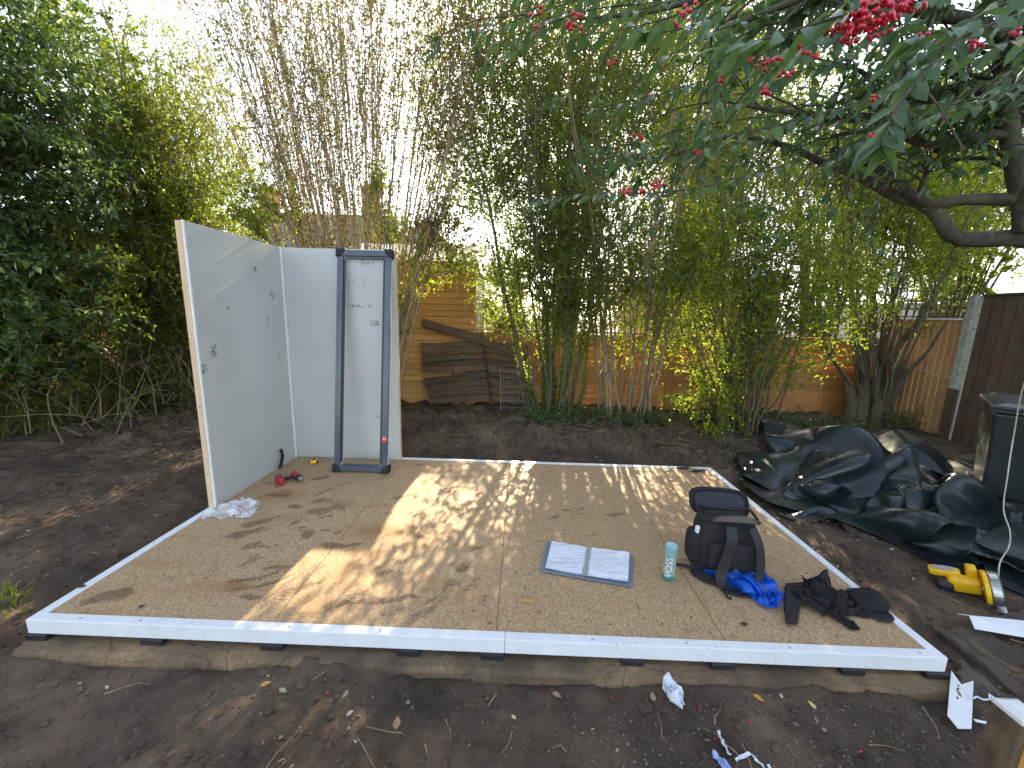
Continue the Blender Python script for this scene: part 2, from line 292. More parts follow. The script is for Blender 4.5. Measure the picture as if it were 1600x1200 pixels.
# folded cloth sheets: grids of vertices, each row stored as steps from one vertex to the next
TARP_DATA = ((84, 58, 3), [5.599, 0.54, 0.018], 0.008, [
34,233,0,2,13,1,2,15,0,1,14,-1,1,15,0,0,14,0,2,12,0,3,11,0,3,9,1,3,7,0,4,6,0,6,4,0,6,2,-1,8,1,0,10,0,3,6,0,11,-1,0,14,-8,2,15,3,2,17,11,14,-4,3,5,-17,
4,9,0,3,10,12,5,13,9,6,16,3,7,14,-5,6,10,-9,6,7,-9,6,5,-8,4,3,-6,4,2,-5,4,-1,-6,4,-2,-6,5,-3,-7,12,0,-2,13,0,0,12,0,0,13,1,0,12,-1,0,11,0,0,10,0,0,1,6,
1,-8,1,2,-5,6,1,1,6,2,2,5,-1,4,5,-1,6,4,-1,8,4,0,7,4,-1,8,3,-1,8,4,0,8,3,0,7,3,-1,8,3,0,7,2,0,8,3,0,8,2,2,27,242,1,3,13,0,1,14,0,2,14,-1,1,15,0,1,13,0,
2,12,1,2,11,0,3,9,1,3,7,0,5,5,1,5,3,-1,7,2,0,8,1,-1,8,-4,4,12,-5,3,1,0,15,-8,2,14,1,1,18,12,13,4,6,8,-15,4,7,-7,2,10,12,5,13,10,6,16,4,7,15,-2,6,12,-8,
6,9,-9,5,7,-8,4,4,-7,3,3,-5,4,0,-5,5,-2,-5,5,-4,-6,4,-8,-5,12,-1,-2,12,0,0,12,0,0,12,0,-1,11,0,0,9,1,2,5,5,3,4,8,-1,-6,2,-3,-4,5,0,4,5,0,5,5,0,6,4,-1,
7,3,1,8,3,0,7,4,-1,8,3,0,8,3,0,7,2,0,8,3,0,8,2,0,7,2,1,8,3,-1,21,250,0,3,12,1,2,14,-1,1,14,0,1,14,0,2,13,1,2,11,1,2,10,1,3,9,1,4,6,0,4,5,1,6,4,0,6,1,0,
8,-1,0,8,-7,-2,11,-4,2,8,-2,13,-7,1,14,-1,1,18,10,11,10,10,11,-10,4,5,-15,2,10,11,5,12,11,6,15,6,7,16,0,6,14,-6,6,11,-8,4,8,-8,4,6,-7,4,3,-6,4,1,-5,4,
-1,-4,4,-5,-5,2,-8,-5,8,-6,-5,11,-1,-2,11,0,0,12,-1,-1,10,0,1,9,2,3,5,6,2,4,7,1,4,5,-3,1,4,-5,0,5,5,6,4,-1,5,2,-3,7,3,-1,8,3,0,8,4,0,7,2,0,8,3,0,7,3,0,
8,2,0,8,2,0,8,2,0,8,2,0,16,256,0,2,12,0,2,13,0,2,13,0,2,13,1,1,13,2,3,11,1,2,9,2,4,8,1,3,7,0,5,4,1,6,3,0,6,2,0,8,-2,0,6,-7,-4,11,-6,1,12,-3,8,-4,1,15,
-2,0,17,8,9,13,11,12,-3,5,6,-13,3,9,-1,4,11,13,6,14,8,7,17,1,7,14,-3,5,12,-7,5,10,-8,4,7,-6,4,4,-6,3,2,-5,4,-1,-5,4,-4,-4,1,-8,-5,5,-8,-5,9,-3,-3,11,
-1,-2,10,-1,-1,10,0,1,8,4,4,4,7,-2,4,7,1,4,6,0,7,4,-1,7,1,-3,5,4,3,5,2,-5,7,3,0,7,3,0,8,2,0,7,3,0,8,3,0,8,2,0,8,2,0,8,2,0,8,2,-1,8,1,0,10,262,0,3,11,0,
3,12,1,2,12,1,2,12,2,2,11,2,3,10,1,3,9,2,3,8,1,4,6,0,5,5,1,6,3,0,6,1,0,8,-1,0,6,-7,-4,10,-6,-1,12,-5,4,2,1,15,-4,0,16,6,6,14,10,12,3,7,9,-9,5,7,-13,4,
9,13,5,14,10,7,15,4,7,16,-1,6,13,-5,5,10,-7,4,8,-6,3,6,-6,4,2,-5,4,0,-5,4,-3,-5,1,-7,-4,3,-8,-5,7,-5,-4,9,-2,-2,10,-2,-2,9,2,2,5,6,1,6,6,2,6,4,2,7,4,
-1,7,3,-1,7,4,-2,6,3,-5,7,2,-3,7,3,1,7,3,0,8,2,0,8,3,0,8,2,-1,7,2,0,8,2,0,8,2,0,8,2,0,8,1,-1,5,266,1,4,10,0,3,11,2,3,11,2,3,10,2,3,10,2,3,10,1,3,8,1,3,
8,1,4,6,1,5,5,1,5,3,0,7,2,0,7,-2,0,6,-6,-4,9,-6,-2,12,-5,2,7,0,12,-3,0,15,4,4,15,8,10,8,8,11,-6,5,8,-12,5,8,2,5,11,11,7,15,7,7,15,1,6,13,-3,5,12,-6,4,
9,-6,4,6,-5,4,3,-5,4,1,-5,4,-3,-5,2,-5,-5,2,-7,-4,4,-6,-5,8,-3,-2,9,-2,-2,8,4,2,7,4,2,7,3,1,7,3,0,6,4,-1,8,3,-1,7,3,-2,7,4,-5,7,4,-4,9,3,-2,7,3,2,8,2,
0,7,3,1,8,2,-1,8,2,0,8,1,0,8,2,1,8,2,-1,8,1,0,2,269,4,4,8,1,5,9,2,4,10,1,3,9,2,3,9,1,3,9,1,3,8,2,3,7,1,4,6,1,5,5,0,5,4,1,6,2,0,7,0,0,6,-6,-4,8,-5,-2,
11,-6,1,10,0,8,-1,0,14,3,3,14,7,8,10,8,11,0,5,10,-8,6,6,-12,5,9,12,6,13,9,7,15,4,6,13,-1,6,12,-4,4,9,-6,5,7,-5,4,4,-4,4,2,-5,4,-1,-5,3,-5,-5,2,-6,-5,3,
-6,-4,7,-2,-3,8,-1,-2,8,1,0,7,4,1,7,3,0,7,3,0,7,2,-1,7,3,-1,7,3,-2,8,3,-4,7,4,-4,9,4,-1,8,5,-2,8,3,0,8,2,3,7,2,0,8,1,-1,8,2,1,8,2,1,8,1,0,8,2,0,1,269,
8,5,7,1,5,8,0,4,8,1,4,8,2,3,8,1,3,8,1,3,8,2,3,7,1,4,6,1,4,6,1,5,4,1,6,2,1,7,1,0,7,-4,-3,7,-5,-3,10,-6,0,11,-1,4,2,2,12,2,2,13,5,6,11,7,9,5,6,11,-5,5,9,
-9,7,5,-2,6,11,10,6,13,7,7,13,2,6,11,-3,5,10,-4,4,8,-4,5,4,-5,5,3,-4,4,-1,-5,2,-3,-5,2,-5,-5,3,-5,-5,7,-1,-3,8,0,-1,7,1,-1,7,2,-1,7,3,0,7,3,-1,7,2,-1,
7,3,-2,7,2,-2,7,3,-3,8,3,-4,9,4,-2,8,4,0,8,4,1,9,4,-3,8,2,0,7,1,3,8,2,2,8,1,1,8,2,0,8,1,0,0,268,11,6,6,1,5,6,0,5,7,1,4,7,1,4,7,1,3,7,1,3,7,2,3,7,1,4,6,
2,4,6,1,4,5,1,6,3,1,6,1,0,7,-2,-2,7,-4,-3,9,-4,0,11,-3,1,6,4,10,2,1,11,4,4,11,5,7,7,6,11,-1,5,10,-5,5,10,-4,9,3,0,5,11,8,7,11,5,6,11,0,5,10,-3,6,8,-4,
5,5,-3,5,3,-4,5,1,-4,1,-3,-6,3,-4,-5,4,-2,-5,7,0,-2,7,1,-2,7,2,-1,7,2,-2,6,2,-2,7,2,-1,6,2,-2,7,3,-2,8,2,-3,7,2,-2,8,3,-3,8,3,-3,8,4,0,9,4,1,8,4,-2,9,
3,-1,8,2,-1,7,1,4,7,2,2,8,1,1,9,2,1,0,265,14,7,5,0,5,5,0,5,5,1,5,6,1,4,6,1,3,7,2,4,7,1,3,6,2,3,7,1,4,5,2,4,6,1,5,4,1,6,2,1,7,-1,-1,7,-3,-3,9,-2,0,9,-3,
0,8,3,5,4,3,10,3,3,9,5,5,8,6,9,3,4,10,-2,6,9,-3,4,9,-1,9,2,-1,5,10,8,7,10,1,6,9,-1,6,7,-2,5,6,-3,6,4,-2,6,2,-3,3,-1,-6,3,-3,-5,5,1,-4,6,2,-2,6,1,-3,6,
2,-2,7,1,-3,6,2,-2,6,2,-3,7,3,-3,7,2,-2,7,2,-3,7,2,-3,7,2,-2,8,3,-3,9,3,0,8,3,-1,8,4,1,9,4,0,8,3,-1,8,3,-2,7,0,4,7,2,3,8,1,2,2,261,14,6,4,0,6,3,1,5,5,
1,5,4,2,4,6,2,4,6,2,4,6,1,3,6,2,4,7,1,3,6,2,4,5,1,5,5,1,5,3,2,7,1,-1,7,0,-1,7,-2,-2,9,-2,0,8,2,3,6,4,6,3,3,9,5,4,7,5,7,5,5,9,1,5,8,0,5,8,0,5,8,-1,7,4,
-5,7,4,5,6,8,1,7,7,-1,6,5,-1,6,5,-1,6,3,-2,6,2,-3,5,2,-4,5,2,-4,5,1,-3,6,2,-4,5,1,-4,6,2,-3,6,2,-4,5,2,-3,7,3,-3,6,3,-3,7,2,-3,7,2,-3,7,2,-3,8,2,-2,8,
3,-1,9,3,0,8,3,0,8,3,0,8,3,0,8,4,-1,8,4,-2,6,-1,4,7,2,5,3,256,13,7,3,1,7,2,2,5,3,2,5,4,2,5,4,2,4,5,2,4,6,2,3,6,2,3,7,2,4,7,1,4,6,1,4,5,2,5,3,1,6,3,0,7,
1,-1,7,0,-1,7,0,0,8,1,1,7,4,4,5,4,6,4,3,7,5,6,5,5,7,2,5,7,3,5,8,1,5,6,0,6,8,0,6,5,-3,5,2,-7,7,3,0,7,4,1,7,4,-1,6,4,-3,6,2,-2,6,3,-3,5,3,-3,6,3,-3,5,3,
-3,6,2,-3,5,3,-4,6,3,-3,6,3,-4,6,3,-3,6,4,-4,6,3,-3,7,2,-3,8,2,-2,8,2,-1,8,2,-1,8,2,0,8,3,-1,8,3,0,8,3,0,8,4,0,8,4,-1,7,4,-2,5,-2,7,5,250,13,8,2,1,7,2,
2,6,1,2,6,3,2,5,4,2,4,4,2,4,5,2,4,6,3,3,7,2,3,6,2,3,7,2,4,6,2,5,4,1,5,4,0,6,3,1,6,2,-1,7,1,0,8,2,0,7,3,2,6,4,4,4,4,5,5,4,5,6,6,3,4,5,4,5,7,3,5,6,1,6,6,
1,5,6,-1,6,6,-2,6,4,-5,6,3,-7,4,2,-7,5,2,-6,6,2,-3,6,2,-2,7,3,-1,6,4,-2,6,3,-2,6,3,-2,5,4,-4,6,4,-3,5,4,-3,7,4,-3,7,4,-3,7,3,-2,8,2,-2,8,2,-1,8,2,0,8,
2,-1,7,2,-1,8,2,-1,8,2,-1,8,3,0,8,4,0,8,4,1,7,4,-1,7,4,1,8,244,12,8,1,1,8,1,1,7,1,1,7,2,1,5,3,1,5,4,1,4,5,3,3,5,3,3,7,4,3,6,4,3,7,3,3,6,2,4,5,2,5,5,1,
5,4,1,6,3,1,6,3,0,6,3,1,7,3,0,6,4,3,6,4,3,5,4,4,6,4,4,5,5,4,5,4,3,5,6,3,6,5,2,4,7,1,5,6,0,7,4,-5,5,4,-6,5,3,-6,5,3,-7,5,3,-7,4,1,-7,5,2,-6,5,3,-6,6,3,
-1,7,3,-1,5,6,-3,6,4,-3,6,5,-3,7,4,-2,8,3,-1,8,3,-1,9,3,0,8,2,1,8,2,0,8,2,-1,8,1,-2,7,2,-2,8,2,-1,8,3,0,7,3,1,8,4,1,8,5,0,8,5,-2,11,238,11,9,1,0,8,0,0,
8,2,-2,7,2,0,6,3,0,5,4,0,4,4,2,4,5,4,3,5,5,3,5,5,2,6,5,3,6,3,4,6,3,4,5,2,5,5,2,5,5,1,5,4,2,5,4,1,6,4,2,6,4,2,7,3,2,5,4,3,6,4,4,5,3,4,6,4,3,6,4,3,5,5,4,
4,6,3,3,7,2,6,4,-3,6,4,-6,6,3,-7,5,4,-7,5,3,-7,5,3,-7,4,3,-7,5,3,-7,5,2,-6,4,2,-7,6,5,-2,6,5,-4,5,6,-3,9,3,1,9,4,0,8,3,1,9,4,2,8,3,1,8,2,0,9,1,-2,7,1,
-2,7,1,-3,8,2,-1,7,3,0,8,3,2,7,4,1,8,5,-1,8,5,-2,14,233,9,10,1,-2,9,0,-1,7,2,-3,7,3,-2,7,2,0,5,4,0,5,3,1,4,4,4,4,5,5,2,5,6,3,4,6,3,7,4,3,5,4,4,5,4,4,6,
2,4,6,2,5,5,2,5,5,1,5,4,3,6,4,1,6,4,3,6,4,3,5,3,5,5,3,6,6,3,4,4,4,5,4,4,4,3,6,4,6,5,1,6,4,-3,6,4,-5,5,4,-7,6,4,-7,5,4,-8,5,3,-7,5,3,-8,5,4,-7,5,3,-7,5,
3,-6,5,2,-7,6,4,-5,2,8,4,9,4,0,9,4,0,9,3,1,9,4,0,9,3,1,8,3,0,9,1,-2,7,0,-3,7,1,-3,7,2,-2,8,2,0,7,3,2,7,4,0,8,5,0,9,6,-2,18,228,8,9,1,-4,9,1,-3,7,3,-1,
6,3,3,5,4,4,4,4,3,5,4,3,4,5,3,4,3,3,4,4,2,5,4,0,5,3,-2,4,3,4,3,5,6,4,6,3,4,6,2,4,6,2,5,6,2,5,5,3,5,5,2,6,4,3,5,4,4,4,3,7,5,2,7,4,3,6,4,4,6,4,4,5,4,4,3,
6,4,1,6,4,-2,6,4,-5,6,4,-7,5,4,-8,5,4,-7,6,4,-8,5,4,-8,5,3,-8,6,4,-7,5,4,-7,6,3,-7,6,4,-5,5,6,2,0,8,7,10,4,-1,10,2,-1,10,3,0,9,3,0,9,2,-1,9,1,-2,7,1,
-3,7,0,-4,7,2,-2,7,2,-1,7,3,2,7,4,0,8,5,-1,8,5,-1,21,224,7,10,1,-4,5,4,3,6,4,4,5,3,5,5,4,4,6,3,5,5,3,4,5,3,3,5,3,3,5,3,2,5,4,0,4,5,-2,4,5,-4,4,4,-8,5,
3,1,5,5,4,4,6,4,4,6,3,5,7,2,5,5,3,5,4,3,5,3,6,3,3,8,5,3,8,3,2,7,4,3,7,4,4,6,4,4,4,6,4,1,6,3,-2,6,4,-5,5,3,-8,5,4,-8,5,4,-8,6,4,-7,6,5,-8,5,4,-8,6,4,-8,
6,4,-8,6,4,-6,7,5,-4,8,6,-3,-3,6,9,5,8,5,11,2,-1,11,2,-2,10,3,0,9,2,-2,9,0,-3,7,1,-3,7,0,-4,6,1,-3,7,2,-2,7,3,0,7,4,0,7,5,0,9,5,0,24,220,7,6,4,2,6,3,6,
7,3,5,6,2,6,7,2,5,6,3,5,6,2,4,6,2,4,5,3,2,5,3,2,5,4,0,4,6,-2,3,6,-5,4,6,-7,3,5,-10,5,3,-6,5,5,5,4,6,4,5,7,4,5,5,3,5,5,4,4,3,8,3,2,9,4,3,9,3,3,8,4,3,7,
3,2,7,4,4,5,5,4,2,7,3,-3,5,2,-5,4,3,-8,5,4,-8,5,4,-8,6,5,-8,7,4,-8,5,5,-8,6,5,-8,7,5,-8,8,4,-6,7,6,-4,8,7,-3,-3,4,8,2,9,8,11,3,-1,11,2,-2,10,2,-1,10,2,
-2,9,1,-3,7,0,-4,7,0,-3,6,0,-4,6,2,-3,6,3,-1,7,4,0,8,4,0,8,6,0,28,217,7,6,2,7,6,3,7,7,2,6,7,2,7,8,1,5,7,2,6,6,2,5,6,2,4,5,3,3,5,3,2,4,5,0,3,6,-2,4,6,
-5,2,8,-8,4,7,-10,4,5,-12,5,2,-8,5,5,7,4,7,4,5,6,4,5,5,5,3,2,9,2,2,10,4,3,10,4,3,9,3,3,8,3,3,7,3,3,6,5,3,3,6,2,-3,4,2,-6,4,3,-8,5,4,-8,5,4,-8,7,5,-8,6,
4,-8,6,5,-9,7,6,-8,8,5,-7,8,6,-6,8,6,-4,8,7,-2,-1,6,7,-3,7,9,11,4,0,12,2,-2,10,2,-1,10,2,-3,9,0,-3,7,0,-3,6,0,-4,6,0,-4,5,1,-4,7,3,-2,6,4,-1,8,4,0,8,5,
0,34,213,8,7,4,6,7,1,8,6,0,9,7,1,8,8,1,7,7,1,6,7,2,5,6,2,5,5,3,4,4,4,2,4,4,0,3,7,-1,2,7,-5,2,9,-8,3,8,-10,4,6,-13,5,4,-15,5,2,-3,5,7,6,4,6,6,5,4,5,2,2,
10,2,2,12,3,3,11,4,4,9,3,2,9,3,3,8,3,3,6,4,3,4,6,1,-4,2,1,-7,4,3,-7,5,3,-8,5,5,-8,7,4,-8,7,5,-8,7,6,-9,7,5,-8,8,7,-7,9,6,-5,8,7,-3,8,8,-2,-5,5,4,0,7,
11,11,5,1,12,2,-2,11,2,-2,10,2,-2,9,1,-3,7,0,-3,6,-1,-5,5,0,-4,4,0,-4,6,2,-4,6,3,-1,7,5,-1,8,5,0,39,210,9,8,4,5,8,2,9,7,-1,9,7,-1,9,8,0,8,7,1,8,7,1,6,
5,2,5,5,3,4,4,3,3,4,6,1,2,6,-2,2,9,-4,2,9,-7,2,10,-10,3,8,-14,5,4,-15,5,0,-15,5,5,5,5,6,6,4,5,7,2,2,11,1,1,12,3,4,12,3,3,10,3,3,10,3,2,8,3,3,7,3,3,5,4,
0,-6,4,1,-6,4,3,-7,5,3,-7,5,4,-9,6,4,-8,7,6,-8,7,5,-9,8,6,-7,9,8,-7,9,6,-5,8,9,-2,8,9,-2,-7,3,4,2,8,10,11,5,2,13,3,-1,11,2,-2,9,1,-3,9,1,-2,7,0,-4,6,0,
-4,4,-1,-5,4,-1,-4,4,1,-5,6,3,-3,7,4,-2,8,5,0,44,207,9,9,5,5,9,3,8,8,-1,10,7,-3,10,8,-1,9,7,-1,8,6,1,7,6,2,6,5,2,5,4,4,3,3,5,1,2,7,0,1,9,-4,1,11,-6,2,
11,-10,3,9,-13,4,6,-16,5,0,-16,6,1,-7,5,6,7,3,4,8,1,2,11,0,2,14,3,3,12,4,4,11,3,3,10,2,2,9,3,3,7,3,3,6,5,3,-4,5,2,-5,4,0,-7,4,2,-8,3,2,-9,6,4,-9,7,5,
-9,7,6,-9,9,7,-6,9,8,-6,9,8,-5,6,10,-1,10,8,-4,-7,3,6,3,8,10,12,5,1,12,3,-1,11,2,-2,10,2,-2,8,1,-3,7,1,-3,5,-1,-4,4,-1,-5,3,-1,-4,3,0,-6,5,1,-5,6,4,-3,
8,4,-1,48,203,9,10,6,4,10,4,8,8,0,10,8,-3,10,8,-3,10,7,-1,9,7,0,8,5,1,6,5,3,5,4,3,3,3,5,2,2,8,0,0,9,-2,1,11,-5,1,12,-9,2,10,-13,4,7,-15,6,2,-16,6,-3,
-16,4,5,5,4,4,9,0,1,12,-1,2,14,3,3,13,4,4,12,3,3,10,2,3,9,3,3,8,4,3,5,5,4,-1,4,4,-4,4,2,-7,4,1,-8,3,0,-9,5,2,-11,6,4,-9,7,6,-9,9,8,-6,10,9,-5,9,7,-6,6,
11,0,10,9,-4,-8,2,8,6,9,9,12,4,1,12,3,-1,11,2,-2,9,3,-2,8,1,-2,6,1,-4,5,0,-4,4,0,-4,3,-1,-5,3,-2,-6,2,-1,-6,6,2,-5,7,5,-3,51,197,10,10,8,1,11,6,7,9,1,
11,9,-2,11,8,-3,10,7,-3,9,7,0,8,6,1,7,5,2,5,4,3,4,2,5,2,2,7,1,1,9,-1,0,12,-4,0,12,-7,2,11,-12,3,9,-15,6,3,-16,6,-4,-15,5,2,-5,3,3,9,-1,1,13,-1,1,14,3,
4,14,4,4,12,2,3,11,3,3,9,3,3,7,4,4,5,5,4,0,5,4,-2,4,3,-6,4,2,-8,3,-1,-9,3,1,-11,6,3,-11,7,5,-9,9,9,-5,10,10,-4,9,8,-6,7,10,-3,7,8,1,-6,5,10,9,7,7,13,4,
0,12,3,-1,10,3,-1,9,3,-2,7,1,-3,6,1,-3,4,1,-4,4,0,-5,2,-1,-5,3,-1,-5,2,-1,-6,3,-2,-7,7,3,-5,52,191,10,11,8,-1,11,7,5,11,5,10,9,0,12,8,-2,11,8,-4,9,7,
-1,9,6,0,7,5,2,5,4,3,4,3,5,3,2,6,2,1,9,0,0,12,-2,-1,12,-6,3,10,-12,2,11,-12,5,4,-16,6,-3,-15,6,-3,-13,2,4,10,-1,0,13,-2,1,14,2,3,14,4,5,12,3,3,11,3,3,
9,3,3,7,5,4,5,4,5,1,5,4,-2,4,4,-5,4,3,-7,3,0,-10,4,-1,-10,5,2,-12,7,5,-9,9,10,-4,9,10,-4,10,8,-6,7,10,-4,-1,6,6,4,6,11,11,6,4,12,4,0,12,3,-1,10,4,0,7,
3,-2,7,2,-3,5,2,-4,4,0,-4,3,1,-4,2,0,-6,2,-1,-5,2,-3,-6,3,-2,-7,7,1,-7,54,183,12,9,7,-4,12,9,3,12,7,7,9,4,11,9,0,12,8,-2,11,7,-2,8,7,0,7,5,2,6,4,3,4,3,
4,3,3,6,3,1,8,1,0,11,0,-6,8,-9,1,9,-11,1,11,-12,11,7,-8,7,-2,-14,5,-3,-13,3,2,3,-2,0,14,-2,1,14,2,3,14,4,5,11,3,3,11,3,3,9,3,4,7,5,4,4,4,4,1,5,5,-2,4,
4,-4,5,3,-6,3,2,-10,3,-2,-10,5,1,-12,8,6,-9,9,10,-3,9,11,-4,10,8,-6,4,8,-1,1,6,11,9,6,7,11,5,2,12,4,1,11,4,0,8,4,0,7,4,-2,6,2,-3,4,2,-4,3,1,-4,2,0,-5,
3,0,-6,2,-1,-5,2,-2,-7,4,-3,-7,5,-1,-7,60,181,14,3,0,-7,12,10,1,12,8,5,11,7,9,9,4,12,8,0,11,8,-1,10,6,0,7,6,2,7,4,2,4,3,4,3,3,5,3,3,8,3,-1,9,-2,-10,4,
-8,-1,9,-10,1,9,-11,13,8,-3,10,1,-11,4,-4,-13,6,4,-3,-3,-2,13,-2,1,15,1,3,13,4,5,11,3,3,11,3,4,8,4,3,6,4,4,4,4,5,1,5,4,-1,5,4,-4,5,4,-6,4,2,-9,3,-1,
-10,5,1,-12,8,6,-9,9,11,-3,9,11,-4,8,7,-7,2,6,10,7,6,8,10,5,5,11,6,2,11,4,0,9,5,1,8,4,0,6,4,-2,5,2,-3,3,2,-4,3,2,-5,2,0,-5,2,-1,-5,3,-1,-6,3,-2,-7,4,
-2,-7,5,-3,-8,65,177,15,-3,-5,-10,12,10,1,13,9,4,12,9,7,10,6,10,9,4,12,7,1,10,7,1,8,6,1,7,5,2,5,3,4,4,3,4,2,3,6,3,-2,9,-3,-11,0,-5,-4,7,-10,2,10,-10,
12,7,1,12,4,-8,5,-3,-11,6,3,-8,-1,-1,11,-3,0,14,1,3,13,4,5,11,3,3,10,3,4,8,4,4,5,4,4,3,4,4,1,5,5,-1,5,4,-3,6,4,-5,5,3,-8,3,-1,-11,6,2,-11,7,6,-9,10,11,
-3,8,10,-7,3,6,5,8,5,8,9,6,6,9,5,3,10,6,2,10,4,1,9,5,1,7,5,0,5,3,-2,4,3,-3,3,2,-4,2,1,-5,3,0,-6,2,0,-5,4,-2,-6,3,-1,-7,4,-3,-7,5,-3,-8,68,173,16,-4,-6,
-11,10,7,-1,13,10,4,13,9,6,11,8,9,10,6,11,8,3,10,7,2,9,6,2,7,5,2,6,3,3,4,4,4,3,2,6,2,-3,7,-4,-10,-2,-4,-7,5,-8,1,8,-10,11,9,-2,12,5,3,7,-1,-10,7,2,-8,
1,3,4,-4,-4,13,1,3,13,4,5,11,3,4,9,3,3,7,4,4,5,4,5,3,4,4,0,5,4,-1,5,4,-3,6,4,-4,7,4,-7,4,2,-10,5,1,-11,8,7,-8,9,10,-5,6,8,-7,6,5,12,9,5,6,8,6,5,9,5,3,
9,5,2,9,5,1,8,5,1,6,5,0,4,3,-2,4,3,-3,3,2,-4,2,1,-5,3,0,-6,4,-1,-6,3,-1,-6,4,-2,-7,5,-3,-7,4,-4,-8,72,168,17,-4,-6,-11,6,4,-4,14,11,4,13,10,6,12,9,9,
11,7,10,9,5,10,7,3,9,6,3,7,5,2,6,4,3,4,4,3,4,1,7,0,-4,5,-4,-9,-3,-3,-9,2,-7,-1,7,-10,10,9,-2,10,4,6,11,3,-3,7,1,-8,4,7,-1,-4,-6,11,0,2,12,4,5,10,3,4,9,
4,4,7,3,4,4,4,4,3,4,4,-1,4,4,-1,6,4,-3,6,4,-4,7,4,-6,7,4,-8,5,1,-11,8,8,-8,6,8,-10,6,6,5,9,6,9,8,5,5,8,5,5,9,6,3,8,5,1,7,5,1,7,5,1,6,4,0,4,4,-2,3,3,-3,
4,1,-4,3,1,-5,3,0,-6,4,-1,-5,4,-2,-7,5,-2,-6,4,-3,-8,5,-3,-8,75,164,17,-4,-6,-10,5,2,-6,14,11,4,13,10,6,13,10,8,11,8,10,10,6,10,8,5,9,6,3,7,5,2,6,4,3,
4,3,3,3,1,7,-1,-4,4,-4,-9,-2,-4,-10,-2,-3,-2,6,-10,8,8,-4,9,3,7,10,4,4,8,4,-5,6,5,-6,-1,-3,8,0,1,12,3,5,10,3,5,8,4,4,6,3,4,4,3,5,0,2,5,-1,5,4,-2,5,3,
-2,7,3,-4,8,4,-5,8,4,-7,8,4,-8,6,6,-11,4,7,-9,8,5,12,10,6,7,8,5,5,8,5,3,7,5,3,8,6,0,6,5,2,6,4,1,5,5,0,4,3,-2,4,2,-3,3,2,-4,4,0,-4,4,0,-6,4,-1,-6,5,-2,
-6,5,-2,-7,4,-3,-8,5,-4,-8,79,159,18,-4,-6,-11,3,1,-6,14,11,4,15,11,5,13,11,8,12,8,10,10,7,10,8,5,8,7,5,7,5,2,6,3,2,4,3,5,2,0,6,-2,-6,3,-5,-8,-3,-2,-9,
-4,-2,-4,5,-9,6,7,-6,9,4,7,8,3,5,9,4,1,7,5,-6,3,1,4,-1,0,11,3,5,10,4,5,7,3,5,5,3,5,3,2,5,0,1,5,-2,4,4,-2,6,3,-3,7,3,-4,8,3,-4,9,3,-7,7,5,-8,6,6,-11,7,
6,1,8,5,10,10,6,7,8,5,4,7,5,2,7,5,2,6,5,1,6,5,0,5,4,2,5,4,0,4,3,-1,4,2,-3,4,1,-4,4,1,-5,5,-1,-5,4,-1,-6,5,-2,-6,5,-3,-7,5,-3,-8,5,-4,-9,82,154,18,-4,
-6,-11,3,1,-6,15,12,4,14,11,5,14,11,8,12,9,10,11,7,10,8,6,8,7,5,6,5,3,5,4,2,4,2,6,1,-2,5,-3,-6,1,-5,-8,-3,-1,-9,-5,-1,-5,3,-9,5,8,-6,9,3,5,8,3,6,7,2,4,
8,6,-1,7,6,-2,-2,-2,11,4,6,8,3,6,6,3,5,5,3,4,2,-1,6,-1,2,4,-1,4,4,-3,6,4,-3,6,3,-4,8,3,-4,9,3,-6,9,4,-8,5,5,-11,8,6,10,10,5,9,8,5,6,8,6,3,7,5,1,6,5,2,
6,4,0,5,5,1,5,4,1,5,3,0,4,3,-1,5,1,-3,4,1,-3,5,0,-5,4,-1,-5,6,-1,-5,5,-2,-7,5,-2,-7,5,-4,-8,3,-4,-9,86,149,18,-4,-5,-11,3,1,-7,15,12,5,15,12,5,14,11,9,
12,9,10,11,7,9,8,6,8,7,6,5,5,5,4,4,2,5,1,5,-1,-3,4,-4,-7,0,-4,-8,-4,-1,-8,-4,0,-6,2,-9,5,7,-6,9,4,4,7,3,5,7,2,4,7,4,5,9,7,-1,0,0,6,3,7,6,3,7,5,3,4,4,3,
4,4,1,4,0,2,5,-1,2,4,-4,4,4,-4,7,3,-4,7,3,-5,9,3,-6,9,3,-7,6,5,-3,9,6,9,9,5,8,9,5,5,7,5,3,6,5,1,6,5,1,6,4,1,4,4,0,5,4,0,5,2,0,5,2,-1,4,2,-2,5,0,-3,5,0,
-5,5,-1,-5,6,-1,-5,5,-2,-6,6,-3,-8,5,-3,-8,4,-1,-6,89,145,19,-3,-5,-12,3,2,-6,16,12,4,15,12,6,15,11,8,12,9,10,10,8,10,9,6,7,7,6,5,4,4,4,4,4,3,0,5,-3,
-5,2,-4,-7,-1,-3,-8,-5,1,-9,-3,-2,-4,3,-8,5,6,-6,8,5,3,7,3,4,7,2,4,7,4,4,8,5,6,4,1,1,1,9,4,2,7,4,2,5,4,4,3,4,3,3,1,3,4,1,3,4,-3,2,3,-5,6,4,-6,7,3,-5,8,
3,-6,9,3,-7,6,6,4,9,5,8,9,5,7,8,5,5,7,5,3,6,5,1,6,4,0,5,4,1,5,3,0,5,3,0,4,2,-1,5,1,-1,6,1,-2,5,0,-3,5,0,-4,6,-1,-5,5,-1,-5,6,-2,-7,4,-3,-8,1,-1,-9,10,
2,5,92,141,19,-3,-4,-11,6,3,-5,16,12,4,15,12,5,15,11,8,12,9,10,10,8,9,9,6,7,6,6,4,4,4,4,3,5,1,-2,4,-4,-6,1,-4,-7,-3,-1,-8,-4,1,-9,-3,-3,-3,4,-9,6,7,-4,
